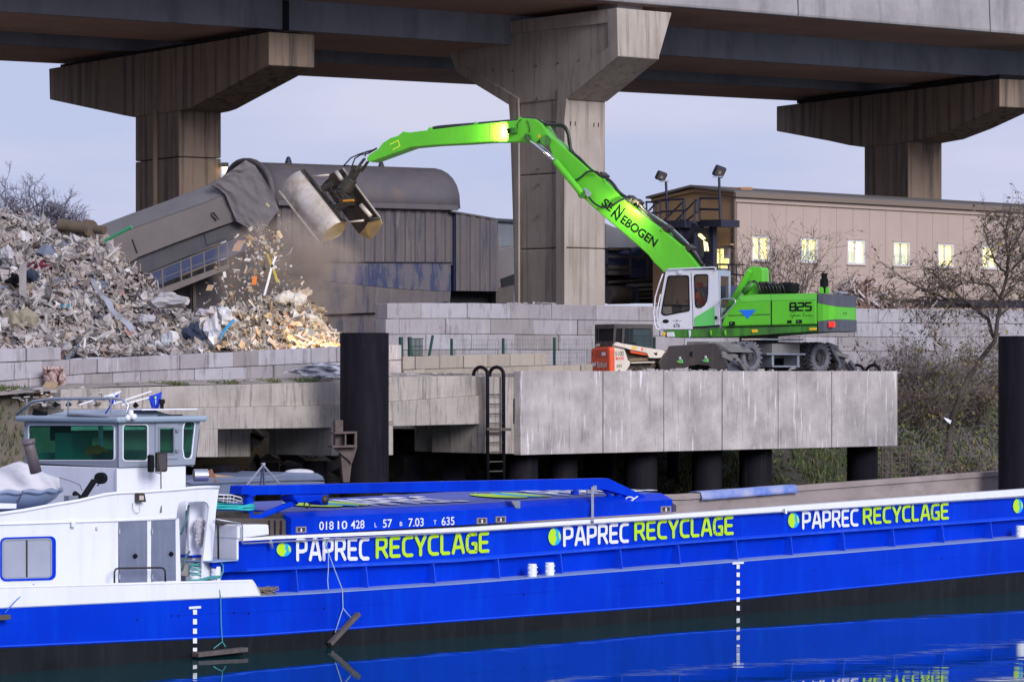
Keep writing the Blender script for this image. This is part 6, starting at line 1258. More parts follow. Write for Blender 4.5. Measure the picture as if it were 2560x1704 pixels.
# soil heaped at quay edge under machine
mb = MB()
for k in range(140):
    px = rnd.choice([rnd.uniform(1640, 1830), rnd.uniform(1560, 2250)]); c = Q.P(Q.t(px, .5), rnd.uniform(.3, 2.0), ZY+rnd.uniform(0, .08)); M = Matrix.Rotation(rnd.uniform(0, 3), 3, 'Z') @ Matrix.Rotation(rnd.uniform(-.6, .6), 3, 'X'); mb.rot_box(c, rnd.uniform(.03, .12), rnd.uniform(.02, .08), rnd.uniform(.01, .05), M)
mb.build('spilled_waste', rubm, kind='stuff', label='crumbs of spilled waste along the quay edge under the green machine', cat='debris')
# ================================================================ SKID STEER LOADER
Lr = Fr(1533, 117.5, 24)
q5 = lambda pts: [(1440+x/6.544, 780+y/6.544) for x, y in pts]
lo = thing('skid_loader', 'small white and orange skid steer loader with black cage cab behind the quay', 'loader', Lr.P(.8, .6, ZY), Lr.a)
Lb = PF(Lr, 0, 0)                                   # rear face, runs from near corner away; t>0 is away
class RF(Fr):
    def __init__(s): c = Lr.P(0, 0, 0); s.o = Vector((c.x, c.y)); s.a = Lr.a-math.pi/2; s.d = Vector((math.cos(s.a), math.sin(s.a))); s.nn = Vector((-math.sin(s.a), math.cos(s.a)))
Lb = RF()
def lp(name, pts, n0, n1, mat, fr=Lr, par=lo, bev=.015): mb = MB(); mb.extp(fr, q5(pts), n0, n1); return mb.build(name, mat, par, bevel=bev)
wd = 1.75
rb = lp('engine_door', [(240, 625), (255, 590), (330, 575), (520, 566), (545, 590), (548, 1010), (250, 1010), (240, 900)], -.35, -.13, orange, Lb, bev=.06)
lp('lamp', [(252, 650), (285, 650), (285, 730), (256, 730)], -.358, -.352, pm('dark_orange', (.5, .05, .01), None, 1, .5), Lb, rb, 0); lp('plate', [(420, 655), (478, 655), (478, 712), (420, 712)], -.365, -.34, whitep, Lb, rb, 0)  # the lamp is only a dark orange patch on the door edge
lp('recess', [(315, 620), (500, 615), (500, 740), (315, 745)], -.356, -.35, pm('dark_orange', (.5, .05, .01), None, 1, .5), Lb, rb, 0)
p5 = lambda x, y: q5([(x, y)])[0]
sign(lo, 'Bobcat', Lb, p5(348, 905), p5(508, 895), 15, whitep, -.362, off=.02)
lp('emblem', [(265, 820), (290, 835), (325, 818), (325, 860), (305, 890), (285, 890), (268, 860)], -.362, -.355, whitep, Lb, rb, 0)
lp('body_side', [(614, 560), (640, 515), (780, 560), (800, 620), (850, 780), (905, 830), (860, 900), (800, 990), (790, 1010), (618, 1010)], 0, .12, cream); lp('body', [(614, 565), (800, 590), (1300, 700), (1300, 960), (618, 1005)], .16, wd-.1, steelbr)
am = lp('lift_arm', [(614, 545), (640, 505), (680, 490), (750, 512), (1440, 628), (1462, 645), (1395, 745), (1350, 752), (1200, 750), (1165, 672), (1020, 640), (880, 610), (780, 580)], -.12, .0, cream)
lp('lift_arm', [(314, 540), (345, 515), (365, 515), (360, 560), (316, 575)], .0, .15, cream, Lb)
lp('arm_brace', [(890, 625), (1160, 680), (1165, 712), (900, 668)], -.10, -.0, orange); lp('lower_rail', [(905, 818), (1290, 808), (1290, 828), (900, 840)], -.1, .1, cream)
lp('hydraulic_guard', [(860, 770), (960, 750), (1180, 745), (1180, 800), (880, 805)], .0, .2, pm('muddy_paint', (.24, .17, .09), (.14, .10, .07), 5, .8))
lp('bucket_end', [(1395, 740), (1460, 650), (1500, 700), (1480, 900), (1400, 960), (1350, 830)], -.1, .9, steelbr)
lp('sticker', [(912, 558), (990, 570), (990, 608), (912, 598)], -.128, -.121, yel, par=am, bev=0)
lp('sticker', [(1070, 583), (1095, 587), (1095, 630), (1070, 625)], -.128, -.121, redp, par=am, bev=0)  # sticker glows with the tail lamp's red, though no lamp
lp('emblem', [(1270, 658), (1300, 668), (1330, 655), (1325, 690), (1340, 700), (1300, 705), (1285, 690)], -.128, -.121, blackp, par=am, bev=0)
sign(lo, 'S100', Lr, p5(642, 715), p5(780, 712), 12, blackp, -.006, off=.0); sign(lo, '845', Lr, p5(665, 908), p5(750, 903), 8.5, dgrey, -.006)
lp('label_strip', [(648, 738), (784, 730), (784, 775), (648, 778)], -.006, -.001, orange, bev=0); sign(lo, 'Bobcat', Lr, p5(685, 768), p5(778, 766), 4.5, whitep, -.009, off=.008)
cg = pm('black_cage_paint', (.035, .028, .028), (.08, .06, .055), 4, .6)
def cagebar(a, b, n, w=.06, fr=Lr): mb = MB(); mb.bar(fr.p(*p5(*a), n), fr.p(*p5(*b), n), w, w, (0, 1, 0)); return mb
mb = MB(); tA, tB = Lr.tz(*p5(620, 220), .1)[0], Lr.tz(*p5(1250, 190), .1)[0]; zA = Lr.tz(*p5(620, 225), .1)[1]; zB = Lr.tz(*p5(700, 520), .1)[1]
mb.box(Lr, tA, tB, .08, wd-.1, zA-.10, zA+.07); mb.build('cab_roof', cg, lo, bevel=.02)
for a, b, w in (((640, 240), (625, 510), .08), ((780, 240), (765, 520), .09), ((1235, 200), (1245, 590), .08), ((640, 505), (1200, 590), .06)): mb = cagebar(a, b, .12, w); mb.build('cab_post', cg, lo)
for t in (tA+.05, tB-.08): mb = MB(); mb.bar(Lr.P(t, wd-.15, zA), Lr.P(t, wd-.15, zB-.2), .09, .09); mb.build('cab_post', cg, lo)
mb = MB(); mb.box(Lr, tA, tA+.04, .18, wd-.2, zB-.1, zB+.1); mb.build('rear_rail', cg, lo)
lp('rear_side_window', [(650, 262), (765, 258), (760, 520), (645, 505)], .14, .15, MATS.setdefault('dcg', glassmat('dark_cab_glass', (.12, .16, .17), .5)))
mb = MB(); mb.box(Lr, tA+.1, tA+.12, .2, wd-.25, zB, zA-.1); mb.box(Lr, tA+.1, tB-.2, wd-.22, wd-.2, zB-.1, zA-.1); mb.build('far_panel', dgap, lo)
lp('side_window', [(790, 260), (1220, 235), (1230, 580), (800, 520)], .14, .15, glassmat('dark_cab_glass', (.45, .58, .60), .35)); 
mb = MB()
for k in range(9): mb.bar(Lr.P(tA+.5+k*.08, wd-.2, zA-.05), Lr.P(tA+.5+k*.08, wd-.2, zB-.1), .012)
for k in range(8): mb.bar(Lr.P(tA+.45, wd-.2, zA-.08-k*.09), Lr.P(tB-.1, wd-.2, zA-.08-k*.09), .012)
mb.build('far_mesh', pm('teal_grey_mesh', (.20, .32, .36), None, 1, .6), lo)
mb = MB(); mb.rot_box(Lr.P((tA+tB)/2+.1, wd/2, zB-.05), .25, .3, .12, Matrix.Rotation(Lr.a, 3, 'Z')); mb.rot_box(Lr.P((tA+tB)/2-.15, wd/2, zB+.2), .07, .28, .3, Matrix.Rotation(Lr.a, 3, 'Z')); mb.build('seat', blackp, lo, bevel=.03)
lp('rear_hood', [(370, 545), (610, 520), (610, 570), (370, 575)], .1, .8, blackp, Lb)
for t in (Lr.t(1440+880/6.544, 0), Lr.t(1440+1180/6.544, 0)):
    for n in (.26, wd-.3): wheel(lo, Lr.P(t, n, ZY+.36), Lr.nn, .36, .26, pm('muddy_tyre', (.12, .09, .06), (.06, .05, .045), 5, .9, bump=.5))
# ================================================================ RECYCLING PLANT
H = Fr(693, 131, 30)                                # near side wall of the big shed
qb = lambda pts: [(240+x/4.127, 380+y/4.127) for x, y in pts]
pt = thing('crusher_shed', 'dirty blue sheet metal shed with rusty barrel roof at the end of the conveyor', 'shed', H.P(0, 0, ZY), H.a)
def hp_(name, pts, n0, n1, mat, par=pt, fr=H, bev=.0, **kw): mb = MB(); mb.extp(fr, pts, n0, n1); return mb.build(name, mat, par, bevel=bev, **kw)
tA, tB = H.t(693), H.t(1131); zE0 = H.tz(693, 487)[1]; zE1 = H.tz(1131, 513)[1]; zE = (zE0+zE1)/2; zRd = at(1040, 421, H.P(H.t(1040, 2.4), 2.4, 0).y).z
def ribbed(name, fr, t0, t1, za, zb, n, mat, par, pitch=.45, dep=.05, n_end=None, rough_=0):
    """profiled sheet wall: trapezoid ribs"""
    mb = MB(); xs_ = []; q = t0
    while q < t1:
        xs_ += [(q, 0), (q+pitch*.35, 0), (q+pitch*.45, -dep), (q+pitch*.9, -dep)]; q += pitch
    xs_ = [(min(x, t1), d_) for x, d_ in xs_ if x <= t1]+[(t1, 0)]
    mb.loft([[fr.P(x, n+d_, za(x)) for x, d_ in xs_], [fr.P(x, n+d_, zb(x)) for x, d_ in xs_]])
    return mb.build(name, mat, par, sol=.02)
ribbed('side_wall', H, tA, tB, lambda t: H.tz(693, 655)[1], lambda t: zE-.05, 0, plantm, pt)
mb = MB(); mb.box(H, tA+.05, tB-.05, .1, 4.7, ZY, zE-.1); mb.build('inner_core', plantm, pt)
# barrel roof
def arc(t, k=14, ex_=0): return [H.P(t, 2.4-(2.65 if i < k/2 else 1.95)*math.cos(math.pi*i/k), zE-.25+(zRd-zE+.25+ex_)*math.sin(math.pi*i/k)**.75) for i in range(k+1)]
mb = MB(); rows = [arc(tA-.2+(tB-tA+.4)*i/14) for i in range(15)]; mb.loft(rows); mb.build('barrel_roof', plantr, pt, smooth=True, sol=.05)
for t in (tA-.22, tB+.22): a_ = arc(t); mb = MB(); mb.add(a_, [tuple(range(len(a_)))]); mb.build('roof_end', plantm, pt)
mb = MB(); mb.tube(arc(tA-.3, ex_=.06), .12, 8); mb.build('roof_rim', plantr, pt, smooth=True)
mb = MB(); mb.box(H, tA-.1, tB+.1, -.32, -.2, zE-.32, zE-.12); mb.build('eave_beam', plantr, pt, bevel=.02)
for px, py in ((721, 402), (953, 414)):
    c = at(px, py, H.P(H.t(px, 2.4), 2.4, 0).y); mb = MB(); mb.tube([c-Vector((0, 0, .15)), c+Vector((0, 0, .06))], [.16, .1], 10); mb.sphere(c+Vector((0, 0, .08)), .09); mb.build('roof_lug', navy, pt)
# lower bands
hp_('lower_band', [(693, 656), (1127, 657), (1127, 728), (1000, 722), (820, 703), (700, 680)], -.10, .3, pm('bluish_cladding', (.085, .082, .105), (.12, .10, .105), .6, .75, bump=.3, stain=(.02, .03, .09), st=.9, stsc=(1.5, 1.5, .3), stlim=(.48, .56)))
hp_('sloped_skirt', [(700, 682), (820, 704), (1000, 723), (1127, 729), (1125, 752), (960, 780), (700, 790)], -.16, .2, plantm)
hp_('seam', [(693, 653), (1130, 655), (1130, 658), (693, 656)], -.14, -.1, dgap)
hp_('dark_foot', [(820, 782), (962, 782), (962, 880), (820, 880)], .4, .8, dgap)
ex0, ex1 = H.t(1131), H.t(1237); zt_ = H.line([(1131, 530), (1237, 547)])
ribbed('annex_wall', H, ex0+.02, ex1, lambda t: H.tz(1131, 727)[1], lambda t: zt_(t), -.25, plantm, pt)
mb = MB(); mb.ext(H, [(ex0, H.tz(1131, 727)[1]), (ex1, H.tz(1131, 727)[1]), (ex1, zt_(ex1)-.02), (ex0, zt_(ex0)-.02)], -.15, 3.4); mb.build('annex', bluep, pt)
hp_('annex_roof', [(1128, 526), (1240, 545), (1240, 549), (1128, 530)], -.35, 3.6, plantr)
hp_('annex_opening', [(1120, 726), (1245, 726), (1245, 880), (1120, 880)], .6, 1.0, dgap)
# conveyor gallery
G2 = Fr(420, 127, 14)
cv = thing('conveyor_gallery', 'grey sheeted conveyor gallery rising from the waste heap to the shed roof', 'conveyor', G2.p(420, 900), G2.a)
def gp_(name, pts, n0, n1, mat, bev=0., par=cv, **kw): mb = MB(); mb.extp(G2, qb(pts), n0, n1); return mb.build(name, mat, par, bevel=bev, **kw)
gs = pm('dusty_gallery_sheet', (.155, .130, .122), (.115, .098, .096), .5, .8, bump=.25, bsc=5, stain=(.11, .10, .105), st=.5, stsc=(.9, .9, .2))
gs2 = pm('grey_gallery_roof', (.15, .142, .150), (.115, .11, .12), .6, .75, bump=.2, bsc=5)
gp_('side_sheet', [(-120, 1010), (60, 905), (365, 790), (700, 668), (1160, 505), (1325, 432), (1445, 712), (1140, 820), (840, 930), (440, 1085), (345, 1145), (120, 1240), (-120, 1330)], 0, 2.0, gs, .03)
# chamfered roof: from side top edge up and back
mb = MB(); lo_ = [G2.p(*p, -.02) for p in qb([(-120, 1015), (60, 908), (365, 792), (700, 670), (1160, 507), (1330, 432)])]; hi = [G2.p(*p, .7) for p in qb([(-160, 850), (80, 750), (420, 622), (760, 500), (1190, 335), (1330, 262)])]; ba = [v+Vector((G2.nn.x, G2.nn.y, 0))*1.2 for v in hi]
mb.loft([lo_, hi, ba]); mb.build('roof_sheet', gs2, cv, sol=.04)
for pts in ([(1325, 432), (1345, 440), (1448, 655), (1430, 660)], [(1180, 335), (1188, 333), (1320, 425), (1312, 430)], [(372, 900), (378, 898), (432, 1040), (420, 1040)]): gp_('gap', pts, -.05, -.01, dgap)
gp_('torn_flap', [(1185, 630), (1215, 618), (1270, 690), (1240, 700)], -.06, -.02, dgap); mb = MB(); mb.bar(G2.p(*qb([(1195, 640)])[0], -.1), G2.p(*qb([(1255, 700)])[0], -.12), .05, .03); mb.build('torn_strip', gs2, cv)
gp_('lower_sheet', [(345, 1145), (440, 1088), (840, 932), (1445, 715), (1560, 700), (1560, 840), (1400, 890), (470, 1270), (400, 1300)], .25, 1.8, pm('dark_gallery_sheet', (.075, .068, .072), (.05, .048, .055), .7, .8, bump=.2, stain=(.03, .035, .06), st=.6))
gp_('blue_panel', [(440, 1290), (1000, 1062), (1560, 850), (1560, 1010), (1000, 1215), (560, 1415)], .5, 1.6, bluep)
gp_('patch', [(1120, 840), (1450, 715), (1450, 850), (1140, 960)], .2, .24, pm('dark_gallery_sheet', (1, 1, 1)))
for pts in ([(440, 1290), (1580, 838), (1580, 848), (440, 1302)], [(560, 1345), (1400, 1020), (1400, 1028), (560, 1353)]): gp_('hand_rail', pts, -.3, -.26, pm('brown_rail', (.12, .10, .095), None, 1, .7))
for x in (680, 870, 975, 1110, 1260, 1350): y = 1290-(x-440)*.397; mb = MB(); mb.bar(G2.p(*qb([(x, y)])[0], -.28), G2.p(*qb([(x+15, y+270)])[0], -.28), .05); mb.build('rail_post', pm('brown_rail', (1, 1, 1)), cv)
gp_('walkway', [(600, 1432), (1345, 1162), (1380, 1165), (1380, 1195), (1340, 1215), (700, 1470)], -.5, .5, pm('brown_walkway', (.17, .14, .13), (.12, .10, .09), 2, .8, bump=.3))
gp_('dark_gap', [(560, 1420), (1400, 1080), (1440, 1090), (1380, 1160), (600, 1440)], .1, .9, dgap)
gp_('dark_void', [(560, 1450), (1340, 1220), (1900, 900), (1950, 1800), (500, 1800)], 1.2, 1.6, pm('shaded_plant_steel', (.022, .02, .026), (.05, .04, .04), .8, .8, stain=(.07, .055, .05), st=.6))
gp_('support_leg', [(1000, 1240), (1030, 1230), (1035, 1700), (1005, 1700)], .6, .9, steelbr)
# crumpled tarpaulin over the transfer head
def sheetgrid(name, fr, outline_l, outline_r, n, mat, par, fold=.12, seed=0, label=None, cat=None, m=26, kf=3.2, sol=.02, group=None):
    rows = []
    def ev(L_, u): i = u*(len(L_)-1); j = min(int(i), len(L_)-2); f = i-j; return (L_[j][0]*(1-f)+L_[j+1][0]*f, L_[j][1]*(1-f)+L_[j+1][1]*f)
    for k in range(m+1):
        u = k/m; a, b = ev(outline_l, u), ev(outline_r, u)
        rows.append([fr.p(a[0]*(1-v)+b[0]*v, a[1]*(1-v)+b[1]*v, n+fold*(abs(nz(v*kf+u*1.2, u*kf*.8, seed))*2.2+.4*nz(v*9, u*9, seed+3))) for v in [w/m for w in range(m+1)]])
    mb = MB(); mb.loft(rows); return mb.build(name, mat, par, smooth=False, sol=sol, label=label, cat=cat, group=group)
sheetgrid('tarpaulin', G2, qb([(1185, 338), (1262, 375), (1335, 440), (1400, 600), (1450, 715), (1680, 840)]), qb([(1545, 85), (1640, 140), (1740, 290), (1830, 450), (1890, 600), (1700, 830)]), -.25, tarpm, None, .09, 2, 'grey crumpled tarpaulin draped over the joint of conveyor gallery and shed', 'tarpaulin', 30)
# stray dark steelwork and tanks right of the shed: white hall far behind, grey duct
mb = MB(); F0 = Fr(1240, 168, 20); mb.extp(F0, [(1200, 549), (1420, 560), (1420, 700), (1200, 700)], 0, 8); fh = thing('far_hall', 'pale corrugated metal hall seen between shed and central pier', 'hall', F0.p(1250, 920), F0.a); mb.build('hall_wall', pm('pale_cladding', (.50, .54, .62), (.42, .46, .54), 1, .6, stain=(.36, .4, .48), st=.8, stsc=(9, 9, .05)), fh)
mb = MB(); mb.extp(F0, [(1198, 543), (1425, 556), (1425, 562), (1198, 550)], -.4, 8.3); mb.build('hall_roof', pm('blue_grey_trim', (.20, .25, .31), None, 1, .6), fh)
dk = thing('dust_duct', 'grey sagging duct beside the blue shed left of the central pier', 'duct', H.P(ex1+1, 1, ZY), H.a)
mb = MB(); D_ = Fr(1260, 136, 20); mb.extp(D_, [(1238, 560), (1252, 618), (1285, 612), (1285, 690), (1275, 700), (1240, 735)], 0, 1.5); mb.build('duct_body', tarpm, dk, bevel=.1); mb = MB(); mb.extp(D_, [(1252, 697), (1285, 685), (1285, 715), (1255, 716)], -.05, .3); mb.build('hatch', dgap, dk)
mb = MB(); mb.extp(D_, [(1240, 722), (1285, 712), (1285, 760), (1240, 760)], -.2, .5); mb.build('base_frame', steelbr, dk)
# sorting plant right of the central pier
sp = thing('sorting_plant', 'dark blue frames, pipes and sheeted box of machinery between pier and cab', 'machinery', at(1580, 928, 136))
SPF = Fr(1530, 153, 25)
q4 = lambda pts: [(1500+x/4.3556, 400+y/4.3556) for x, y in pts]
def sq(name, pts, n0, n1, mat, **kw): mb = MB(); mb.extp(SPF, q4(pts), n0, n1); return mb.build(name, mat, sp, **kw)
sq('hood', [(60, 690), (150, 730), (330, 770), (500, 900), (400, 940), (330, 965), (60, 960)], 2.2, 3.6, pm('plant_grey_sheet', (.19, .19, .22), (.14, .14, .17), .8, .7))
sq('blue_tank', [(90, 1010), (330, 1020), (460, 950), (700, 1130), (700, 1180), (90, 1130)], .5, 2, pm('deep_blue_sheet', (.008, .028, .14), (.015, .03, .09), .8, .6))
sq('box_lower', [(90, 1140), (330, 1150), (340, 1250), (90, 1250)], .3, 2, plantm)
sq('box_mid', [(330, 1120), (660, 1180), (660, 1290), (330, 1280)], .6, 2, bluep)
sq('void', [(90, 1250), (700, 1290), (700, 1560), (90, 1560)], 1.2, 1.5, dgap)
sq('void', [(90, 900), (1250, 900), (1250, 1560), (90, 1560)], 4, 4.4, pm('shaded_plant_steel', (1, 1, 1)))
for pts in ([(90, 965), (330, 968)], [(330, 965), (330, 1250)], [(90, 1330), (630, 1295)], [(520, 1030), (520, 1280)], [(400, 1090), (480, 1010)], [(90, 1050), (520, 1060)], [(90, 1170), (340, 1180)]): a, b = q4(pts); mb = MB(); mb.bar(SPF.p(*a, .2), SPF.p(*b, .2), .12, .12, (0, 1, 0)); mb.build('frame_bar', steelbr, sp)
mb = MB(); a, b = q4([(90, 1470), (320, 1465)]); mb.tube([SPF.p(*a, .2), SPF.p(*b, .2)], .42, 18); mb.build('drum', rust, sp, smooth=False)
for y0, y1 in ((1345, 1380), (1400, 1425), (1450, 1475), (1500, 1515)): sq('flat_bar', [(370, y0), (640, y0-12), (640, y1-12), (370, y1)], -.2, .6, pm('plant_grey_sheet', (1, 1, 1)) if y0 != 1450 else rust)
sq('plate', [(385, 1390), (420, 1390), (430, 1560), (385, 1560)], -.3, .4, bluep)
# blue bins behind the green machine
for a, b, y0, y1 in ((1815, 1850, 714, 740),): mb = MB(); mb.extp(Fr(1830, 119, 35), [(a, y0), (b+30, y0+2), (b+30, y1+10), (a, y1+10)], 0, 2); mb.build('blue_skip', bluep, label='dark blue skip rim seen behind the white cab', cat='skip', bevel=.03)
# ================================================================ OFFICE BUILDING
OB = Fr(1835, 146.5, 45)
ob = thing('office_building', 'beige sheeted office building with a row of lit windows and shaded ochre gable end', 'building', OB.P(0, 0, ZY), OB.a)
wins = [(1880, 1922, 593, 652), (2002, 2042, 597, 655), (2119, 2161, 601, 661), (2234, 2273, 605, 663), (2345, 2383, 609, 664), (2455, 2490, 613, 667)]
zev = OB.tz(1835, 480)[1]; tend = OB.t(2720)
def T_(x): return OB.t(x)
# facade wall with openings, built from strips between windows
Wz = [(T_(a), T_(b), OB.tz(a, d_)[1], OB.tz(a, c)[1]) for a, b, c, d_ in wins]
z0w = sum(w[2] for w in Wz)/6; z1w = sum(w[3] for w in Wz)/6
mb = MB(); mb.box(OB, 0, tend, 0, .18, ZY-.1, z0w); mb.box(OB, 0, tend, 0, .18, z1w, zev); prev = 0
for a, b, c, d_ in Wz: mb.box(OB, prev, a, .0, .18, z0w, z1w); prev = b
mb.box(OB, prev, tend, 0, .18, z0w, z1w); mb.build('facade', facade, ob)
mb = MB(); q = .0
while q < tend: mb.box(OB, q, q+.02, -.006, 0, ZY, zev-.02); q += 1.15
mb.build('sheet_joint', pm('facade_joint', (.30, .22, .18), None, 1, .8), ob)
for k, (a, b, c, d_) in enumerate(Wz):
    w_ = thing  # window: frame, sashes, lit room behind
    mb = MB(); rectring(OB, a-.03, b+.03, z0w-.03, z1w+.03, a+.06, b-.06, z0w+.06, z1w-.06, -.02, .10, mb); f_ = mb.build('window', framew, ob)
    m_ = (a+b)/2; mb = MB(); mb.box(OB, m_-.055, m_+.055, .05, .11, z0w+.06, z1w-.06); mb.build('mullion', framew, f_)
    mb = MB(); mb.box(OB, a+.0, b-.0, .12, .13, z0w+.0, z1w-.0); mb.build('pane', lit if k != 2 else litb, f_)
    mb = MB(); mb.box(OB, a-.08, b+.08, -.07, -.0, z0w-.08, z0w-.035); mb.box(OB, a-.08, b+.08, -.05, -.0, z1w+.035, z1w+.10); split(mb, 'sill', facade, f_)
    if k in (2, 3, 1): mb = MB(); mb.box(OB, a+.08, a+.5 if k == 2 else b-.08, .105, .115, z0w+.06, z0w+.55); mb.build('blind', pm('backlit_blind', (.55, .58, .42), None, 1, .7, emit=(.75, .8, .5), es=.35), f_)  # blind glows in place of light from the room behind
depth = 4.7
GB = Fr(1835, 146.5, 45)
class GF(Fr):
    def __init__(s): c = OB.P(0, 0, 0); s.o = Vector((c.x, c.y)); s.a = OB.a-math.pi/2; s.d = Vector((math.cos(s.a), math.sin(s.a))); s.nn = Vector((-math.sin(s.a), math.cos(s.a)))
GE = GF()
gpts = [GE.tz(*p) for p in ((1632, 494), (1736, 470), (1747, 470), (1835, 480))]; tL_ = gpts[0][0]
mb = MB(); mb.ext(GE, [(tL_, ZY-.1), (0, ZY-.1), (0, gpts[3][1])]+[(t, z) for t, z in gpts[::-1][1:]], -.0, .2); mb.build('gable', facadeo, ob)
mb = MB(); rows = []
for t in (-.25, tend): rows.append([OB.P(t, -g0_, z) for g0_, z in ((.25, gpts[3][1]+.0), (gpts[1][0], gpts[1][1]+.08), (tL_-.2, gpts[0][1]))])
mb.loft(rows); mb.build('roof', roofm, ob, sol=.10)
mb = MB(); mb.box(OB, -.2, tend, -.28, -.1, zev-.22, zev-.02); mb.build('gutter', pm('brown_gutter', (.19, .14, .11), None, 1, .6), ob)
mb = MB(); mb.box(OB, .02, tend, -.10, -.0, zev-.42, zev-.24); mb.build('fascia', facade, ob)
mb = MB(); mb.bar(OB.P(-.02, -.05, ZY), OB.P(-.02, -.05, zev), .1, .1); mb.build('corner_post', pm('brown_gutter', (1, 1, 1)), ob)
mb = MB(); pp = [GE.P(t, -.05, z-.12) for t, z in gpts]; mb.tube(pp, .09, 4); mb.build('verge_trim', facadeo, ob)
mb = MB(); mb.extp(OB, [(1853, 468), (1883, 468), (1883, 482), (1853, 480)], .8, 1.6); mb.build('roof_vent', pm('terracotta_vent', (.36, .17, .08), None, 1, .8), ob, bevel=.05)
# gable door with lit glass and sign
mb = MB(); mb.extp(GE, [(1785, 617), (1824, 614), (1824, 676), (1785, 678)], -.05, .0); d_ = mb.build('door', pm('pale_door', (.45, .44, .46), None, 1, .6), ob)
mb = MB(); mb.extp(GE, [(1791, 623), (1798, 623), (1798, 670), (1791, 671)], -.06, -.052); mb.extp(GE, [(1801, 622), (1809, 622), (1809, 671), (1801, 671)], -.06, -.052); mb.extp(GE, [(1809, 646), (1822, 646), (1822, 671), (1809, 671)], -.06, -.052); mb.build('lit_pane', lit, d_)
mb = MB(); c = [(1815+4.5*math.cos(i*math.pi/10), 631+6.5*math.sin(i*math.pi/10)) for i in range(20)]; c2_ = [(1815+3*math.cos(i*math.pi/10), 631+4.8*math.sin(i*math.pi/10)) for i in range(20)]; ring(mb, GE, c, c2_, -.065, -.055); mb.extp(GE, [(1812, 627), (1813, 626), (1818.5, 635), (1817.5, 636)], -.065, -.055); mb.build('round_sign', pm('faded_red_paint', (.45, .22, .22), None, 1, .6), d_)
mb = MB(); mb.extp(GE, [(1780, 612), (1826, 609), (1826, 613), (1780, 616)], -.3, 0); mb.build('door_canopy', facadeo, ob)
# ---- steel stair and platforms on the gable
stn = thing('steel_stair', 'dark navy steel platforms and stair in front of the shaded ochre gable', 'stair', GE.P(-2, -1.5, ZY), GE.a)
def sb(a, b, n, w=.07, name='rail'): A, Bb = q4([a, b]); mb = MB(); mb.bar(GE.p(*A, n), GE.p(*Bb, n), w, w, (0, 1, 0)); return mb.build(name, navy, stn)
def spoly(name, pts, n0, n1): mb = MB(); mb.extp(GE, q4(pts), n0, n1); return mb.build(name, navy, stn)
spoly('platform', [(1085, 650), (1318, 648), (1318, 725), (1085, 725)], -1.6, -.4); spoly('platform', [(655, 658), (925, 658), (925, 735), (680, 735)], -2.4, -1.2)
for a, b in (((1085, 415), (1085, 650)), ((1085, 417), (1318, 420)), ((1085, 535), (1318, 540)), ((1310, 420), (1310, 650)), ((1318, 725), (1318, 725))): 
    if a != b: sb(a, b, -1.6, .09)
for a, b in (((650, 440), (925, 425)), ((655, 440), (655, 660)), ((925, 425), (930, 660)), ((655, 565), (925, 548)), ((500, 457), (650, 460)), ((505, 457), (508, 560)), ((605, 470), (605, 640)), ((690, 665), (905, 452)), ((900, 450), (900, 655)), ((740, 445), (735, 660)), ((830, 660), (1035, 445)), ((1035, 440), (1062, 440)), ((1062, 440), (1062, 570)), ((1030, 445), (1030, 690)), ((935, 665), (1030, 590)), ((525, 560), (610, 470)), ((550, 575), (660, 575)), ((1045, 570), (1062, 570))): sb(a, b, -2.3, .08)
spoly('stair_stringer', [(880, 860), (1040, 700), (1075, 720), (930, 880)], -2.3, -2.2); spoly('stair_stringer', [(820, 690), (1040, 690), (1040, 745), (780, 800)], -2.0, -1.9)
for x0, x1, y0, n in ((1190, 1232, 725, -1.2), (990, 1025, 790, -1.8), (862, 872, 640, -2.3)): spoly('column', [(x0, y0), (x1, y0), (x1, 1160), (x0, 1160)], n, n+.25)
spoly('dark_bay', [(700, 735), (1190, 735), (1190, 1160), (1030, 1160), (700, 1000)], -.4, -.3)
spoly('pale_bay_panel', [(1030, 800), (1110, 880), (1130, 960), (1120, 1060), (1025, 1050)], -.42, -.405).data.materials[0] = pm('plant_grey_sheet', (1, 1, 1))
for pts in ([(1030, 795), (1060, 800), (1130, 860), (1125, 875)], [(1075, 797), (1100, 805), (1148, 855), (1140, 862)], [(1125, 880), (1140, 882), (1152, 990), (1137, 992)], [(1152, 890), (1165, 900), (1180, 990), (1167, 992)]): mb = MB(); mb.extp(GE, q4(pts), -.6, -.56); mb.build('lit_strip', litb, stn)
for a, b in (((1280, 1135), (1568, 1140)), ((1280, 1135), (1280, 1200)), ((1485, 1140), (1485, 1330)), ((1400, 1140), (1400, 1200)), ((1400, 1240), (1568, 1255))): sb(a, b, -3.5, .07)
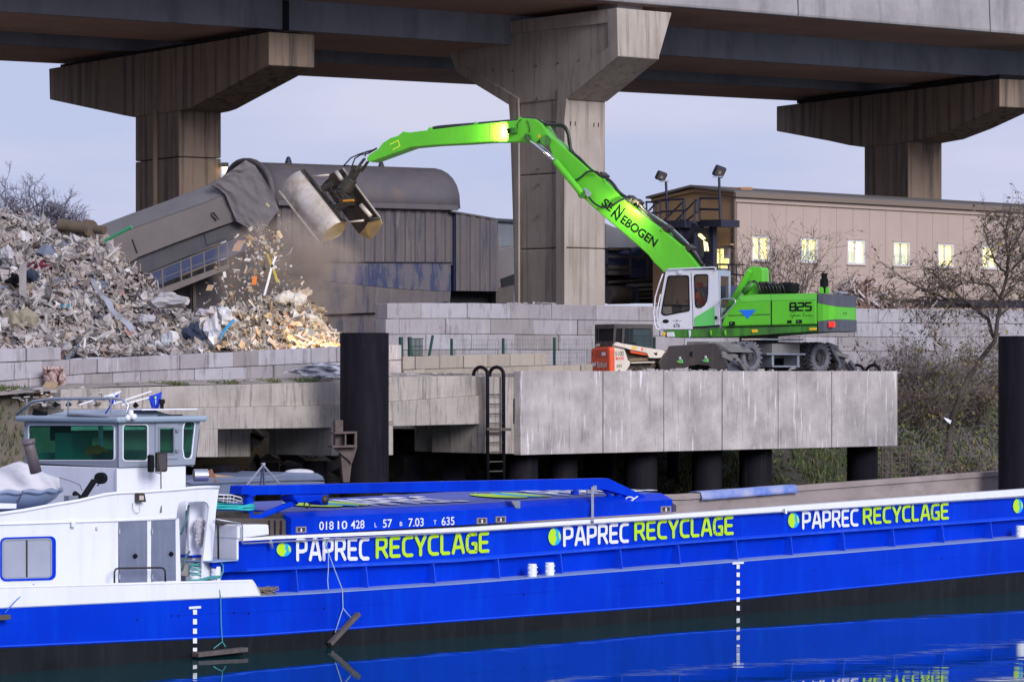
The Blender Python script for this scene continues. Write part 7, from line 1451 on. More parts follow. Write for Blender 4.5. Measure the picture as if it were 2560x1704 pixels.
# floodlights on poles
def flood(label, base, top, lampc, w, h):
    n = -2.0; o = thing('floodlight_pole', label, 'floodlight', GE.p(*q4([base])[0], n), GE.a, 'floodlights on poles above the stair')
    mb = MB(); mb.tube([GE.p(*q4([base])[0], n), GE.p(*q4([top])[0], n)], .055, 8); mb.build('pole', navy, o)
    c = GE.p(*q4([lampc])[0], n); M = Matrix.Rotation(R(18), 3, 'Z') @ Matrix.Rotation(R(18), 3, 'Y') @ Matrix.Rotation(R(28), 3, 'X')
    mb = MB(); mb.rot_box(c, w, .10, h, M); h_ = mb.build('lamp_head', navy, o, bevel=.06); mb = MB(); mb.rot_box(c+M @ Vector((0, -.11, .02)), w*.72, .012, h*.7, M); mb.build('glass', pm('dull_lamp_glass', (.10, .09, .09), None, 1, .2), h_)
    mb = MB(); mb.rot_box(c+M @ Vector((0, -.125, .0)), w*.22, .01, h*.3, M); mb.build('bulb', pm('warm_reflector', (.35, .28, .22), None, 1, .3), h_)
    t = GE.p(*q4([top])[0], n); mb = MB(); mb.bar(t+Vector((-.28, 0, 0)), t+Vector((.14, 0, .02)), .06); mb.build('bracket', galv, o)
flood('angled black floodlight on the left pole above the boom', (735, 650), (718, 235), (665, 175), .23, .20); flood('larger upright black floodlight on the right pole beside the roof', (1308, 640), (1297, 185), (1298, 125), .25, .24)
# ================================================================ HEAPS OF WASTE
def shard(mb, c, kind, s, nrm, down):
    """one scrap: board, sheet, crumpled film, stick or lump"""
    z = nrm.normalized(); a = rnd.uniform(0, 6.28); x = (down*math.cos(a)+z.cross(down)*math.sin(a)); x = (x-z*x.dot(z)).normalized(); y = z.cross(x)
    tilt = Matrix.Rotation(rnd.gauss(0, .55), 3, x) @ Matrix.Rotation(rnd.gauss(0, .55), 3, y); x, y, z = tilt @ x, tilt @ y, tilt @ z
    if kind == 0: mb.box8([c+x*i*s*rnd.uniform(.7, 1)+y*j*s*.5+z*k*.018 for k in (-1, 1) for i, j in ((-1, -1), (1, -1), (1, 1), (-1, 1))])
    elif kind == 1: w = s*rnd.uniform(.06, .14); mb.box8([c+x*i*s*1.5+y*j*w+z*k*w*.5 for k in (-1, 1) for i, j in ((-1, -1), (1, -1), (1, 1), (-1, 1))])
    elif kind == 2:                                  # crumpled sheet
        m = 4; b = rnd.uniform(-1, 1); sd_ = rnd.uniform(0, 50); w = rnd.uniform(.22, .8); tp = [rnd.uniform(.35, 1) for _ in range(m+1)]; sk_ = rnd.uniform(-.5, .5)
        mb.loft([[c+x*s*(u/m*2-1+sk_*(v/m-.5))+y*s*w*tp[u]*(v/m*2-1)+z*s*(.45*b*(u/m*2-1)**2+.55*nz(u*.9+sd_, v*.9)) for v in range(m+1)] for u in range(m+1)])
    else:
        v = [c+(x*math.cos(t)+y*math.sin(t))*s*rnd.uniform(.3, .8)+z*s*rnd.uniform(-.3, .3) for t in (0, 1.2, 2.4, 3.7, 5)]+[c+z*s*.5]; mb.add(v, [(0, 1, 5), (1, 2, 5), (2, 3, 5), (3, 4, 5), (4, 0, 5)])
def heap(name, label, prof, Yf, Yr, zb, count, mats, base, smin, smax, X0, X1, fr_py=None, bump=.35, kw=(1.6, 3.6, 6, 2.6)):
    """prof: silhouette (px, py); ridge at depth Yr, front foot at depth Yf"""
    def Hx(X):
        px = XC+X/Yr*F
        if px <= prof[0][0]: py = prof[0][1]
        elif px >= prof[-1][0]: py = prof[-1][1]
        else:
            i = max(k for k in range(len(prof)-1) if prof[k][0] <= px); (a, ya), (b, yb) = prof[i], prof[i+1]; py = ya+(yb-ya)*(px-a)/(b-a)
        return ZC-(py-YH)*Yr/F
    def hf(X, Y):
        k = (Y-Yf)/(Yr-Yf)
        g = max(0., min(1., k))**.82 if k <= 1 else max(0., 1-(k-1)*.9)
        return zb+(Hx(X)-zb)*g+bump*nz(X*.8, Y*.8, 2)*min(1, k*2)+.12*nz(X*2.5, Y*2.5)
    nx, ny = int((X1-X0)/.3), int((Yr-Yf)*1.9/.3); mb = MB()
    mb.loft([[Vector((X0+(X1-X0)*i/nx, Yf+(Yr-Yf)*1.9*j/ny, hf(X0+(X1-X0)*i/nx, Yf+(Yr-Yf)*1.9*j/ny)-.12)) for i in range(nx+1)] for j in range(ny+1)])
    o = thing(name, label, 'waste heap', ((X0+X1)/2, (Yf+Yr)/2, zb), kind='stuff')
    mb.build('fines', base, o, smooth=True)
    mb = MB(); done = 0
    while done < count:
        X, Y = rnd.uniform(X0, X1), rnd.uniform(Yf-.1, Yr+.8); 
        if Hx(X)-zb < .25 and rnd.random() < .8: continue
        z = hf(X, Y); e = .15; nrm = Vector((-(hf(X+e, Y)-hf(X-e, Y))/(2*e), -(hf(X, Y+e)-hf(X, Y-e))/(2*e), 1)).normalized()
        s = smin+(smax-smin)*rnd.random()**3.0; kd = rnd.choices((0, 1, 2, 3), kw)[0]
        shard(mb, Vector((X, Y, z+.02)), kd, s*(1.0 if kd != 2 else 1.2), nrm, Vector((0, -.6, -.8))); done += 1
    mb.build('scraps', mats, o, fixn=False); return hf
X_ = lambda px, Y: (px-XC)/F*Y
hA = heap('waste_heap', 'huge grey heap of mixed demolition waste at the left edge behind the block wall', [(-120, 520), (0, 532), (60, 548), (110, 566), (150, 566), (190, 580), (240, 590), (285, 618), (300, 650), (330, 680), (350, 705), (385, 735), (420, 750), (445, 770), (480, 800), (520, 838), (560, 866)], 101, 109, 6.35, 15000, rubm, rubbase, .035, .37, X_(-150, 109), X_(560, 109))
hB = heap('waste_heap', 'smaller fresh heap of pale and rusty waste lit by a warm lamp below the grab', [(455, 866), (480, 830), (515, 800), (560, 775), (600, 768), (650, 752), (700, 742), (745, 745), (775, 765), (800, 800), (830, 835), (860, 862)], 103, 107.5, 6.55, 5500, rubm2, rubbase, .035, .33, X_(450, 107.5), X_(862, 107.5), bump=.2)
# larger recognisable pieces
def on(px, py, Y, up_=0.): return at(px, py, Y)
dr2 = thing('metal_drum', 'rusty brown metal drum lying on top of the large waste heap', 'drum', at(200, 585, 108.6))
for a, b, r in (((146, 561), (222, 570), .19), ((216, 569), (228, 571), .27), ((232, 572), (262, 576), .14)): mb = MB(); mb.tube([at(*a, 108.4), at(*b, 108.2)], r, 18); mb.build('barrel', pm('rusty_drum', (.14, .10, .07), (.09, .07, .05), 4, .8, .2, bump=.3), dr2, bevel=.01)
def item(name, label, cat, fn, mat, **kw): mb = MB(); fn(mb); return mb.build(name, mat, label=label, cat=cat, **kw)
item('green_pipe', 'bright green plastic pipe sticking up from the heap before the conveyor', 'pipe', lambda m: m.tube([at(262, 602, 108), at(329, 567, 107.6)], .05, 8), pm('green_plastic', (.03, .28, .12), None, 1, .4))
item('silver_strip', 'long silver strip bent over the middle of the large heap', 'sheet', lambda m: m.loft([[at(x, y, d_)+Vector((w*(.5+.5*abs(math.sin(y))), .5*w*math.sin(y*.11), .3*w)) for w in (-.09, 0, .09)] for x, y, d_ in ((222, 680, 105.3), (232, 700, 105.0), (240, 720, 104.5), (250, 735, 104.2), (268, 750, 103.8), (280, 775, 103.3), (300, 792, 103), (322, 812, 102.6), (335, 836, 102.3))]), pm('silver_foil', (.45, .46, .50), (.35, .35, .40), 3, .4, .3), sol=.015)
item('grey_board', 'tall narrow grey board standing in the large heap left of the drum slope', 'panel', lambda m: m.box8([at(x, y, d_) for x, y, d_ in ((48, 735, 103), (66, 745, 103), (66, 745, 103.3), (48, 735, 103.3), (48, 665, 103.2), (66, 655, 103.2), (66, 655, 103.5), (48, 665, 103.5))]), pm('weathered_grey_board', (.28, .26, .25), (.22, .20, .19), 2, .8))
for k, (px, py, lab) in enumerate(((475, 680, 'a'), (430, 740, 'b'))): pass
def crumple(px, py, Y, r, name, label, cat, mat, sx=1., sz=.7, seed=0.):
    mb = MB(); c = at(px, py, Y); mb.sphere(c, r, sx, .8, sz, 14, 9)
    for i, v in enumerate(mb.v): d_ = (v-c); mb.v[i] = c+d_*(1+.75*nz(v.x*4.1+seed, v.y*4.1, v.z*4.1)+.45*nz(v.x*10, v.y*10, v.z*10+seed))
    return mb.build(name, mat, label=label, cat=cat)
crumple(108, 668, 105.6, .30, 'maroon_cloth', 'dark maroon cloth lying high on the large waste heap', 'cloth', pm('maroon_cloth', (.12, .012, .03), None, 1, .9), 1.3, .6, 11)
crumple(55, 815, 102.2, .46, 'olive_board', 'crumpled olive brown board lying low on the left of the large heap', 'board', pm('olive_board', (.30, .26, .19), (.24, .21, .15), 2, .8), 1.0, 1.0, 12)
crumple(165, 765, 103.3, .13, 'blue_bag', 'turquoise plastic bag on the large heap', 'bag', pm('turquoise_plastic', (.02, .25, .38), None, 1, .5), 1.3, .7, 13)
for k, (px, py, r_, lab) in enumerate(((30, 770, .30, 'rounded grey film bundle at the left edge of the large heap'), (148, 785, .28, 'pointed pale film hanging in the middle of the large heap'), (20, 640, .3, 'broad grey sheet high at the left edge of the large heap'), (285, 790, .22, 'pale film scrap below the middle of the large heap'), (365, 800, .25, 'pale film low on the right flank of the large heap'))): crumple(px, py, 104.6-.011*(py-700), r_, 'film_bundle', lab, 'film', pm('grey_film', (.42, .40, .42), (.30, .28, .30), 5, .5, bump=.4), rnd.uniform(.7, 1.4), rnd.uniform(.7, 1.2), 20+k)
crumple(40, 705, 104.2, .26, 'black_bag', 'black rubbish bag in a hollow of the large heap', 'bag', blackp, 1.2, .8, 31); crumple(78, 690, 104.5, .2, 'dark_sheet', 'dark teal sheet under the maroon cloth', 'sheet', pm('navy_cloth', (.02, .03, .06), None, 1, .9), 1.3, .8, 32)
filmw = pm('grey_film', (.42, .40, .42), (.30, .28, .30), 5, .5, bump=.4)
crumple(425, 752, 104.6, .42, 'plastic_film', 'big crumpled grey plastic film between the two heaps', 'film', filmw, 1.5, .5, 1)
crumple(512, 782, 103.8, .22, 'plastic_film', 'small grey film in the gap left of the smaller heap', 'film', filmw, 1.6, .5, 2)
crumple(562, 795, 104.2, .36, 'white_sack', 'bulging white sack at the left foot of the smaller heap', 'sack', pm('white_sack', (.55, .55, .58), (.42, .42, .45), 4, .6, bump=.4), .8, .9, 3)
crumple(530, 835, 103.0, .38, 'silver_film', 'silver grey film leaning on the smaller heap beside dark cloth', 'film', pm('silver_foil', (1, 1, 1)), .8, 1.2, 4)
crumple(487, 838, 102.9, .34, 'dark_cloth', 'dark navy cloth between the two waste heaps', 'cloth', pm('navy_cloth', (.02, .03, .06), None, 1, .9), .9, .9, 5)
crumple(428, 850, 101.6, .28, 'white_sack', 'white knotted bag right above the block wall', 'sack', pm('white_sack', (1, 1, 1)), .8, .9, 6)
item('blue_strap', 'bright blue strap hanging down the smaller heap', 'strap', lambda m: m.tube([at(584, 800, 103.2), at(566, 820, 102.9), at(553, 838, 102.6), at(550, 848, 102.5)], [.05, .06, .04, .03], 6), pm('blue_strap', (.02, .20, .42), None, 1, .6))
for px, py, r, sd_ in ((742, 752, .26, 7), (716, 745, .25, 8), (770, 800, .28, 9)): crumple(px, py, 105.6, r, 'pale_bag', {7: 'pale bag on the ridge of the smaller heap, right one', 8: 'round pale bag at the crest of the smaller heap', 9: 'pale bag on the right slope of the smaller heap'}[sd_], 'bag', pm('pale_bag', (.55, .52, .48), (.4, .38, .36), 4, .7, bump=.4), 1, .8, sd_)
# lower left: pink insulation over the wall, planks, debris
sheetgrid('pink_insulation', Q, [(110, 920), (112, 940), (118, 965), (132, 1000)], [(158, 918), (162, 940), (160, 968), (158, 1000)], LWn-.5, insul, None, .3, 8, 'dusty pink insulation mat hanging over the block wall at left', 'mat', 14, sol=.08)
for k, (a, b, w, m_, lab) in enumerate((((104, 1000), (130, 955), .35, wood, 'raw wooden plank standing at the foot of the pink insulation'), ((80, 978), (118, 990), .22, wood, 'lying timber board left of the pink insulation'), ((120, 1010), (132, 965), .14, whitep, 'narrow white board beside the wooden plank'), ((150, 1020), (160, 998), .3, cabw, 'pale board leaning under the pink insulation'))):
    mb = MB(); mb.bar(Q.p(*a, LWn-.8), Q.p(*b, LWn-.6), w, .04); mb.build('board', m_, label=lab, cat='board')
mb = MB()
for k in range(170):
    t = Q.t(rnd.uniform(0, 250), 1.5); n = rnd.uniform(.4, 1.8); M_ = Matrix.Rotation(rnd.uniform(0, 3), 3, 'Z') @ Matrix.Rotation(rnd.uniform(-.7, .7), 3, 'X'); z = ZC-(rnd.uniform(968, 1012)-YH)*Q.P(t, n, 0).y/F; mb.rot_box(Q.P(t, n, z), rnd.uniform(.02, .14), rnd.uniform(.02, .08), .015, M_)
mb.build('loose_debris', rubm, kind='stuff', label='loose debris scattered at the foot of the left block wall', cat='debris')
mb = MB()
for k in range(60): t = Q.t(rnd.uniform(250, 1150), 1.2); M_ = Matrix.Rotation(rnd.uniform(0, 3), 3, 'Z'); mb.rot_box(Q.P(t, rnd.uniform(.9, 1.6), v0(t)+.12), rnd.uniform(.02, .12), rnd.uniform(.02, .05), .012, M_)
mb.build('ledge_litter', rubm, kind='stuff', label='small litter lying along the grassy concrete ledge', cat='litter')
# sheet caught flying beside the pile
sheetgrid('torn_film', Q, [(706, 934), (715, 928), (760, 938), (775, 946)], [(790, 905), (855, 912), (870, 925), (872, 943)], 1.0, pm('translucent_film', (.60, .60, .68), (.5, .5, .58), 3, .4, alpha=.8), None, .3, 21, 'torn whitish plastic film fluttering along the wall left of the mooring pile', 'film', 16, sol=.01)
# waste falling from the grab
mb = MB()
for k in range(420):
    u = rnd.random(); px = rnd.gauss(668-48*u, 26+42*u); py = 575+u*190+rnd.gauss(0, 22)
    if px > 800: continue
    c = at(px, py, 106.8+rnd.gauss(0, .7)); s = .02+.12*rnd.random()**2.5; dn3 = Vector((rnd.gauss(-.2, .3), 0, -1)); shard(mb, c, rnd.choices((0, 1, 2, 3), (3, 3, 3, 2))[0], s, Vector((rnd.gauss(0, 1), -1, rnd.gauss(0, .5))), dn3)
mb.build('falling_waste', rubm2, kind='stuff', label='shower of scraps falling from the open grab onto the smaller heap', cat='waste', fixn=False)
for nm, lab, pts, w, m_ in (('white_lath', 'long white lath falling below the grab', [(690, 640), (680, 665), (670, 705), (661, 738)], .07, whitep), ('yellow_lath', 'yellow bent strip falling beside the white lath', [(668, 634), (678, 660), (688, 685), (694, 706)], .08, pm('dull_yellow', (.42, .33, .05), None, 1, .7)), ('cardboard_piece', 'large brown cardboard piece falling on the left of the shower', [(606, 600), (596, 612), (590, 628)], .26, pm('cardboard', (.36, .25, .18), None, 1, .9)), ('orange_scrap', 'orange scrap falling in the middle of the shower', [(638, 690), (634, 712)], .14, pm('orange_scrap', (.65, .18, .03), None, 1, .7)), ('beige_scrap', 'beige scrap falling leftmost of the shower', [(528, 712), (522, 726)], .2, pm('cardboard', (1, 1, 1)))):
    mb = MB()
    for i in range(len(pts)-1): pass
    mb.loft([[at(x, y, 106.2)+Vector((s*w/2, .05*nz(i, s), 0)) for s in (-1, 0, 1)] for i, (x, y) in enumerate(pts)]); mb.build(nm, m_, label=lab, cat='scrap', sol=.02)
# dust cloud of the fall
dm = bpy.data.materials.new('dust'); dm.use_nodes = True; t = dm.node_tree; t.nodes.clear(); o_ = t.nodes.new('ShaderNodeOutputMaterial'); pv = t.nodes.new('ShaderNodeVolumePrincipled'); nn_t = t.nodes.new('ShaderNodeTexNoise'); mr_ = t.nodes.new('ShaderNodeMapRange'); tcx = t.nodes.new('ShaderNodeTexCoord')
pv.inputs['Color'].default_value = (.86, .68, .56, 1); nn_t.inputs['Scale'].default_value = .9; nn_t.inputs['Detail'].default_value = 3; mr_.inputs['From Min'].default_value = .38; mr_.inputs['From Max'].default_value = .68; mr_.inputs['To Max'].default_value = 3.4
t.links.new(tcx.outputs['Object'], nn_t.inputs[0]); t.links.new(nn_t.outputs['Fac'], mr_.inputs[0])
gl = t.nodes.new('ShaderNodeVectorMath'); gl.operation = 'LENGTH'; t.links.new(tcx.outputs['Generated'], gl.inputs[0])
sb_ = t.nodes.new('ShaderNodeVectorMath'); sb_.operation = 'SUBTRACT'; sb_.inputs[1].default_value = (.5, .5, .5); t.links.new(tcx.outputs['Generated'], sb_.inputs[0]); t.links.new(sb_.outputs[0], gl.inputs[0])
fall = t.nodes.new('ShaderNodeMapRange'); fall.inputs['From Min'].default_value = .48; fall.inputs['From Max'].default_value = .12; t.links.new(gl.outputs['Value'], fall.inputs['Value']); mu = t.nodes.new('ShaderNodeMath'); mu.operation = 'MULTIPLY'; t.links.new(mr_.outputs[0], mu.inputs[0]); t.links.new(fall.outputs[0], mu.inputs[1]); t.links.new(mu.outputs[0], pv.inputs['Density']); t.links.new(pv.outputs[0], o_.inputs['Volume'])
mb = MB(); mb.sphere(at(720, 690, 108.4), 1, 2.7, 1.5, 2.1, 24, 16); mb.build('dust_cloud', dm, smooth=True, kind='stuff', label='brownish dust cloud rising from the falling waste in front of the shed', cat='dust')
# warm yard lamp behind the mooring pile, lighting the heap
lp_ = thing('yard_lamp', 'warm yard lamp close behind the mooring pile lighting the smaller heap', 'lamp', at(858, 905, 99))
mb = MB(); mb.tube([at(862, 940, 99), at(862, 858, 99)], .05, 8); mb.build('pole', steelbr, lp_); mb = MB(); mb.rot_box(at(860, 853, 99), .12, .1, .08, Matrix.Rotation(.3, 3, 'Y')); mb.build('housing', steelbr, lp_); mb = MB(); mb.sphere(at(856.5, 851, 98.85), .06); mb.build('bulb', litw, lp_)
ld2 = bpy.data.lights.new('yard_lamp_light', 'POINT'); lo2 = bpy.data.objects.new('yard_lamp_light', ld2); COL.objects.link(lo2); ld2.energy = 330; ld2.color = (1, .66, .30); ld2.shadow_soft_size = .15; lo2.location = at(846, 838, 101.8)
# scrap wood heap behind the wall, right
WH = Fr(2150, 133, 35)
hC = heap('wood_heap', 'brown heap of scrap wood behind the tall wall right of the green machine', [(2060, 790), (2085, 740), (2100, 712), (2130, 700), (2160, 706), (2190, 722), (2215, 745), (2260, 762), (2330, 775)], 137, 140, 7.0, 1500, woodch, rubbase, .08, .42, X_(2065, 140), X_(2330, 140), bump=.1, kw=(.4, 6, .4, .2))
mb = MB(); mb.extp(Fr(2500, 146, 40), [(2340, 748), (2700, 752), (2700, 768), (2340, 766)], 0, 3); mb.build('dark_container_row', navy, label='long dark container roof between the tall wall and the office facade', cat='container')
# nearer tan block under the right part of the wall and rubble along deck
# ================================================================ VEGETATION
q8 = lambda pts: [(1700+x/2.74, 560+y/2.74) for x, y in pts]
def grow(mb, lf, p, d, ln, r, lev, leafd=1., droop=0., rs=rnd, wob=.25, seg=4, nb=(2, 4), shrink=.62, lsize=.07, minr=.004):
    pts = [p.copy()]; dd = d.normalized()
    for i in range(seg):
        dd = (dd+Vector((rs.gauss(0, wob), rs.gauss(0, wob), rs.gauss(0, wob)-droop))).normalized(); pts.append(pts[-1]+dd*ln/seg)
    mb.tube(pts, [max(minr, r*(1-.6*i/seg)) for i in range(seg+1)], 4 if r < .03 else 6, False)
    if lev > 0:
        for k in range(rs.randint(*nb)):
            i = rs.uniform(.25, 1)*seg; j = min(int(i), seg-1); q = pts[j].lerp(pts[j+1], i-j); e = (dd+Vector((rs.gauss(0, .75), rs.gauss(0, .75), rs.gauss(.05, .55)))).normalized()
            grow(mb, lf, q, e, ln*shrink*rs.uniform(.7, 1.15), r*.5, lev-1, leafd, droop, rs, wob, seg, nb, shrink, lsize, minr)
    if lf is not None and lev <= 1:
        for k in range(int(rs.random()*3.2*leafd)):
            i = rs.uniform(.2, 1)*seg; j = min(int(i), seg-1); leaf(lf, pts[j].lerp(pts[j+1], i-j), lsize*rs.uniform(.6, 1.3), rs)
def leaf(lf, c, s, rs=rnd):
    a = Vector((rs.gauss(0, .6), rs.gauss(0, .6), -rs.uniform(.2, 1))).normalized(); b = a.orthogonal().normalized(); b = Matrix.Rotation(rs.uniform(0, 6), 3, a) @ b
    lf.add([c, c+a*s*.5+b*s*.22, c+a*s, c+a*s*.5-b*s*.22], [(0, 1, 2, 3)])
def limb(mb, pts, Y, r0, r1, q=q8, jit=.3):
    P_ = [at(*p, Y+jit*math.sin(i*1.7)) for i, p in enumerate(q(pts))]; sm = []
    for i in range(len(P_)-1):
        for k in range(3): sm.append(P_[i].lerp(P_[i+1], k/3)+Vector((rnd.gauss(0, .02), rnd.gauss(0, .05), rnd.gauss(0, .02))))
    sm.append(P_[-1]); n = len(sm); mb.tube(sm, [r0+(r1-r0)*i/(n-1) for i in range(n)], 8, False); return sm
def tree_thing(name, label, base, cat='tree', group=None): return thing(name, label, cat, base, 0, group)
# the leaning willow at the right
YT = 118
tw_ = tree_thing('willow_tree', 'thin leaning tree with dark forked limbs and few dry leaves at right of the quay', at(2440, 930, YT))
tm = MB(); lf = MB(); cr_ = MB(); limbs = []
for pts, r0, r1 in (([(1825, 1620), (1850, 1400), (1890, 1260), (1930, 1150), (1985, 1040), (2060, 930), (2150, 800), (2180, 640), (2200, 500), (2235, 350), (2250, 215), (2310, 100), (2356, 20), (2400, -120)], .19, .05),
                    ([(2235, 350), (2225, 330), (2165, 270), (2125, 170), (2090, 60), (2060, -30)], .08, .02), ([(2250, 230), (2230, 100), (2240, -20), (2290, -110)], .06, .015),
                    ([(2280, 300), (2356, 230), (2420, 180)], .07, .03), ([(2200, 510), (2140, 430), (2060, 405), (1960, 400), (1850, 440)], .09, .03),
                    ([(2150, 780), (2110, 650), (2010, 570), (1900, 480), (1800, 400), (1740, 330), (1690, 300)], .12, .03), ([(2010, 570), (1880, 540), (1760, 480), (1640, 440), (1540, 380), (1480, 350)], .09, .02),
                    ([(1900, 520), (1780, 520), (1660, 500), (1560, 530), (1470, 520)], .07, .02), ([(1850, 560), (1800, 620), (1770, 720)], .04, .01), ([(2180, 640), (2260, 560), (2356, 500)], .07, .03), ([(2200, 520), (2300, 420), (2356, 330)], .06, .02)):
    limbs.append((limb(tm, pts, YT, r0*.62, r1*.55), r1))
tm.build('trunk', trunkm, tw_, smooth=True)
for sm, r1 in limbs:
    for k in range(int(len(sm)*2.1)):
        p = rnd.choice(sm[len(sm)//4:]); 
        if p.z < 8.0 and rnd.random() < .4: continue
        grow(cr_, lf, p, Vector((rnd.gauss(0, 1), rnd.gauss(0, .6), rnd.gauss(.35, .6))), rnd.uniform(.6, 1.35), .014, 2, .6, .05, lsize=.15)
cr_.build('twigs', twig, tw_, fixn=False); lf.build('leaves', leafm, tw_, fixn=False)
# upright twiggy shrubs
def shrub(px, py, Y, h, w, label, nst=9, lev=2, leafd=.8, bm=twig, lm=leafm, name='bare_shrub', group='twiggy shrubs', ls=.085, rr=.02):
    b = at(px, py, Y); o = tree_thing(name, label, b, 'shrub', group); s_ = MB(); l_ = MB()
    for k in range(nst):
        d = Vector((rnd.gauss(0, w), rnd.gauss(0, w), 1)); p = b+Vector((rnd.gauss(0, w*.5), rnd.gauss(0, w*.5), 0)); grow(s_, l_, p, d, h*rnd.uniform(.5, .8), rr, lev, leafd, 0, lsize=ls, nb=(2, 4), wob=.14, seg=5)
    s_.build('stems', bm, o, fixn=False)
    if l_.v: l_.build('leaves', lm, o, fixn=False)
    return o
shrub(1925, 770, 131, 3.2, .16, 'tall twiggy shrub standing before the second lit window from the left', 13, 3)
shrub(1990, 775, 131, 3.0, .20, 'tall bare shrub just left of the exhaust stack of the green machine', 14, 3)
shrub(1870, 760, 131, 2.6, .14, 'slim bare shrub before the leftmost lit window of the facade', 8, 2)
shrub(2060, 790, 130, 1.9, .2, 'low bare shrub behind the exhaust stack and in front of the wood heap', 8, 2)
def gbase(px, n): t = Q.t(px, n); return Q.P(t, n, bank_z(n, t)-.03)
def shrub2(px, n, h, w, label, nst, lev, leafd, bm, lm, name, group, ls, rr):
    b = gbase(px, n); py = YH+(ZC-b.z)*F/b.y; return shrub(px, py, b.y, h, w, label, nst, lev, leafd, bm, lm, name, group, ls, rr)
for k, (px, n, h, lab) in enumerate(((2130, 15, 2.4, 'dry thicket shrub right behind the tail of the green machine'), (2190, 14, 2.0, 'dry shrub above the two rusty ladder hoops'), (2255, 12, 3.4, 'dry leafy shrub at the corner of the quay panels'), (2320, 11.5, 3.0, 'yellowish shrub between quay corner and leaning tree'), (2385, 11, 2.8, 'tangled shrub around the foot of the leaning tree'), (2450, 11.5, 3.0, 'dense shrub hard by the right hand mooring pile'), (2530, 13, 3.6, 'shrub peeping over the top of the right hand mooring pile'))):
    shrub2(px, n, h*.85, .40, lab, 42, 3, .55, twig if k % 2 else twigl, leafm if k not in (3, 5) else leafg, 'dry_shrub', 'dry shrubs on the river bank', .15, .017)
for k, (px, n, h, lab) in enumerate(((2275, 8, 2.4, 'bramble shrub on the bank just right of the last quay panel'), (2345, 8.5, 2.3, 'bramble shrub on the bank under the leaning tree'), (2430, 8, 2.4, 'bramble shrub on the bank touching the right hand pile'), (2310, 5.5, 1.9, 'low bramble at the water line right of the steel cage'), (2390, 5.2, 1.8, 'low bramble just above the far hold rail at right'), (2465, 5.5, 1.9, 'low bramble between far hold rail and right hand pile'))):
    shrub2(px, n, h*.8, .6, lab, 40, 2, 1.0, twigl if k % 2 else twig, leafg if k % 2 else leafm, 'bramble', 'brambles on the river bank', .16, .014)
# tangled ground cover of the bank
tg = MB(); tl_ = MB()
for k in range(900):
    t = rnd.uniform(Q.t(2235, 4), Q.t(2520, 4)+8); n = rnd.uniform(2.6, 9.5); p = Q.P(t, n, bank_z(n, t)); d = Vector((rnd.gauss(-.3, .8), rnd.gauss(-.4, .6), rnd.uniform(.15, .9)))
    grow(tg, tl_, p, d, rnd.uniform(.5, 1.5), .009, 1, 1.8, .07, seg=6, wob=.2, lsize=.075, nb=(1, 3))
tg.build('twig_tangle', twigl, kind='stuff', label='tangle of pale dead twigs covering the river bank right of the quay', cat='undergrowth', fixn=False)
gl_ = MB()
for k in range(24000):
    t = rnd.uniform(Q.t(1330, 5), Q.t(2560, 5)) if k < 12000 else rnd.uniform(Q.t(2240, 5), Q.t(2540, 5)+9); n = rnd.uniform(2.4, 10.5); p = Q.P(t, n, bank_z(n, t)+rnd.uniform(0, .45)*rnd.random()); leaf(gl_, p, rnd.uniform(.08, .24))
gl_.build('bank_leaves', leafg, kind='stuff', label='green and brown low leaves growing on the bank slope', cat='ground cover', fixn=False)
gr_ = MB()
def blade(mb, p, h):
    a = rnd.uniform(0, 6.28); w = Vector((math.cos(a), math.sin(a), 0))*.02; l_ = Vector((rnd.gauss(0, .3), rnd.gauss(0, .3), 1)).normalized()*h; mb.add([p-w, p+w, p+l_*.6+w*.6+Vector((0, 0, 0)), p+l_], [(0, 1, 2), (0, 2, 3)])
for k in range(26000):
    t = rnd.uniform(Q.t(1330, 5), Q.t(2300, 5)); n = rnd.uniform(2.4, 9.5)
    if nz(t*.5, n*.5, 7) < -.25: continue
    blade(gr_, Q.P(t, n, bank_z(n, t)-.01), rnd.uniform(.12, .38))
gr_.build('bank_grass', grassm, kind='stuff', label='short green grass on the bank seen between the quay piles', cat='grass', fixn=False)
g2 = MB(); lz = Q.line([(0, 982), (60, 976), (160, 984), (232, 992), (300, 1010)], 1.0)
mb = MB(); rows = []
for j in range(14): n = .2+j*.145; rows.append([Q.P(Q.t(-80)+i*.3, n, -.6+(lz(Q.t(-80)+i*.3)+.6)*min(1, ((j+1)/9)**.8)+.06*nz(i*.5, j*.6)) for i in range(26)])
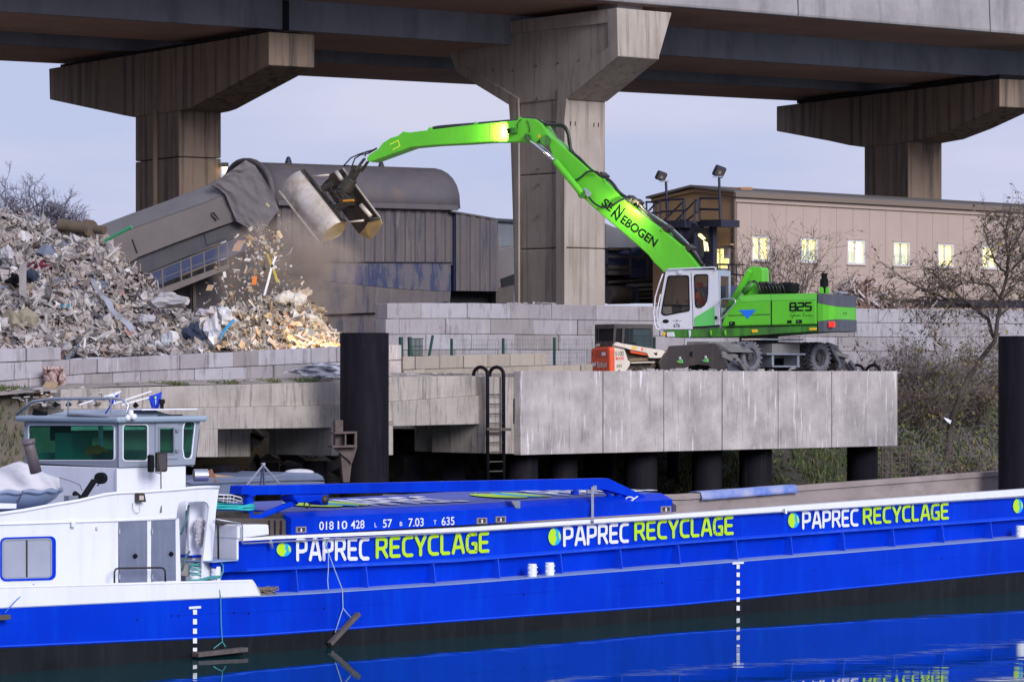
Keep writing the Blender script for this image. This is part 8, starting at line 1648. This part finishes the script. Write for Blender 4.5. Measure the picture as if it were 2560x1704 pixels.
rows_ = rows; mb.loft(rows); mb.build('grassy_bank', pm('brown_bank_earth', (.16, .13, .105), (.10, .085, .06), 2.5, .95, bump=1., bsc=6, spot=(.4, .36, .33), spsc=7, splim=.67), smooth=True, kind='structure')
for k in range(9000):
    j = rnd.randrange(13); i = rnd.randrange(25); p = rows_[j][i].lerp(rows_[j+1][i+1], rnd.random())+Vector((rnd.uniform(-.12, .12), rnd.uniform(-.1, .1), 0))
    px = XC+p.x/p.y*F
    if px > 70+rnd.uniform(-30, 40): continue
    blade(g2, p, rnd.uniform(.06, .2))
for k in range(3500):
    px = rnd.uniform(225, 850); t = Q.t(px, 1.3); n = rnd.uniform(.75, 1.8)
    if nz(t*1.1, n, 3) < -.02+abs(px-560)/900: continue
    blade(g2, Q.P(t, n, v0(t)+.04), rnd.uniform(.05, .14))
g2.build('ledge_grass', grassm, kind='stuff', label='green grass and moss along the concrete ledge and the left slope', cat='grass', fixn=False)
# bare trees on the far left horizon
for k, (px, py, h, lab) in enumerate(((15, 560, 3.0, 'leftmost bare violet grey tree behind the big heap'), (100, 560, 2.9, 'roundest bare tree between the heap and the left pier'), (160, 575, 2.2, 'small bare tree next to the metal drum'))):
    b = at(px, 760, 185); o = tree_thing('bare_tree', lab, b, 'tree', 'bare trees behind the heap'); m1 = MB(); m2 = MB(); zt = at(px, py, 185)
    m1.tube([b, b.lerp(zt, .6), zt], [.22, .16, .12], 8); m1.build('trunk', farbr, o, smooth=True)
    for q in range(34): grow(m2, None, b.lerp(zt, rnd.uniform(.75, 1)), Vector((rnd.gauss(0, .62), rnd.gauss(0, .5), rnd.uniform(.4, 1.2))), h*rnd.uniform(.5, .8), .045, 3, 0, 0, seg=4, wob=.13, shrink=.6, minr=.009)
    m2.build('twigs', farbr, o, fixn=False)
# small white bird shape of litter caught in the brambles
mb = MB(); c = at(2368, 1052, 108.5); mb.add([c+Vector(v) for v in ((-.12, 0, .12), (0, .02, -.02), (.14, 0, .02), (.05, .05, .06), (.1, 0, -.1))], [(0, 1, 3), (1, 2, 3), (1, 4, 2)]); mb.build('white_litter', whitep, label='scrap of white plastic caught in the brambles', cat='litter', sol=.01)
mb = MB(); c = at(2368, 1052, 108.4)
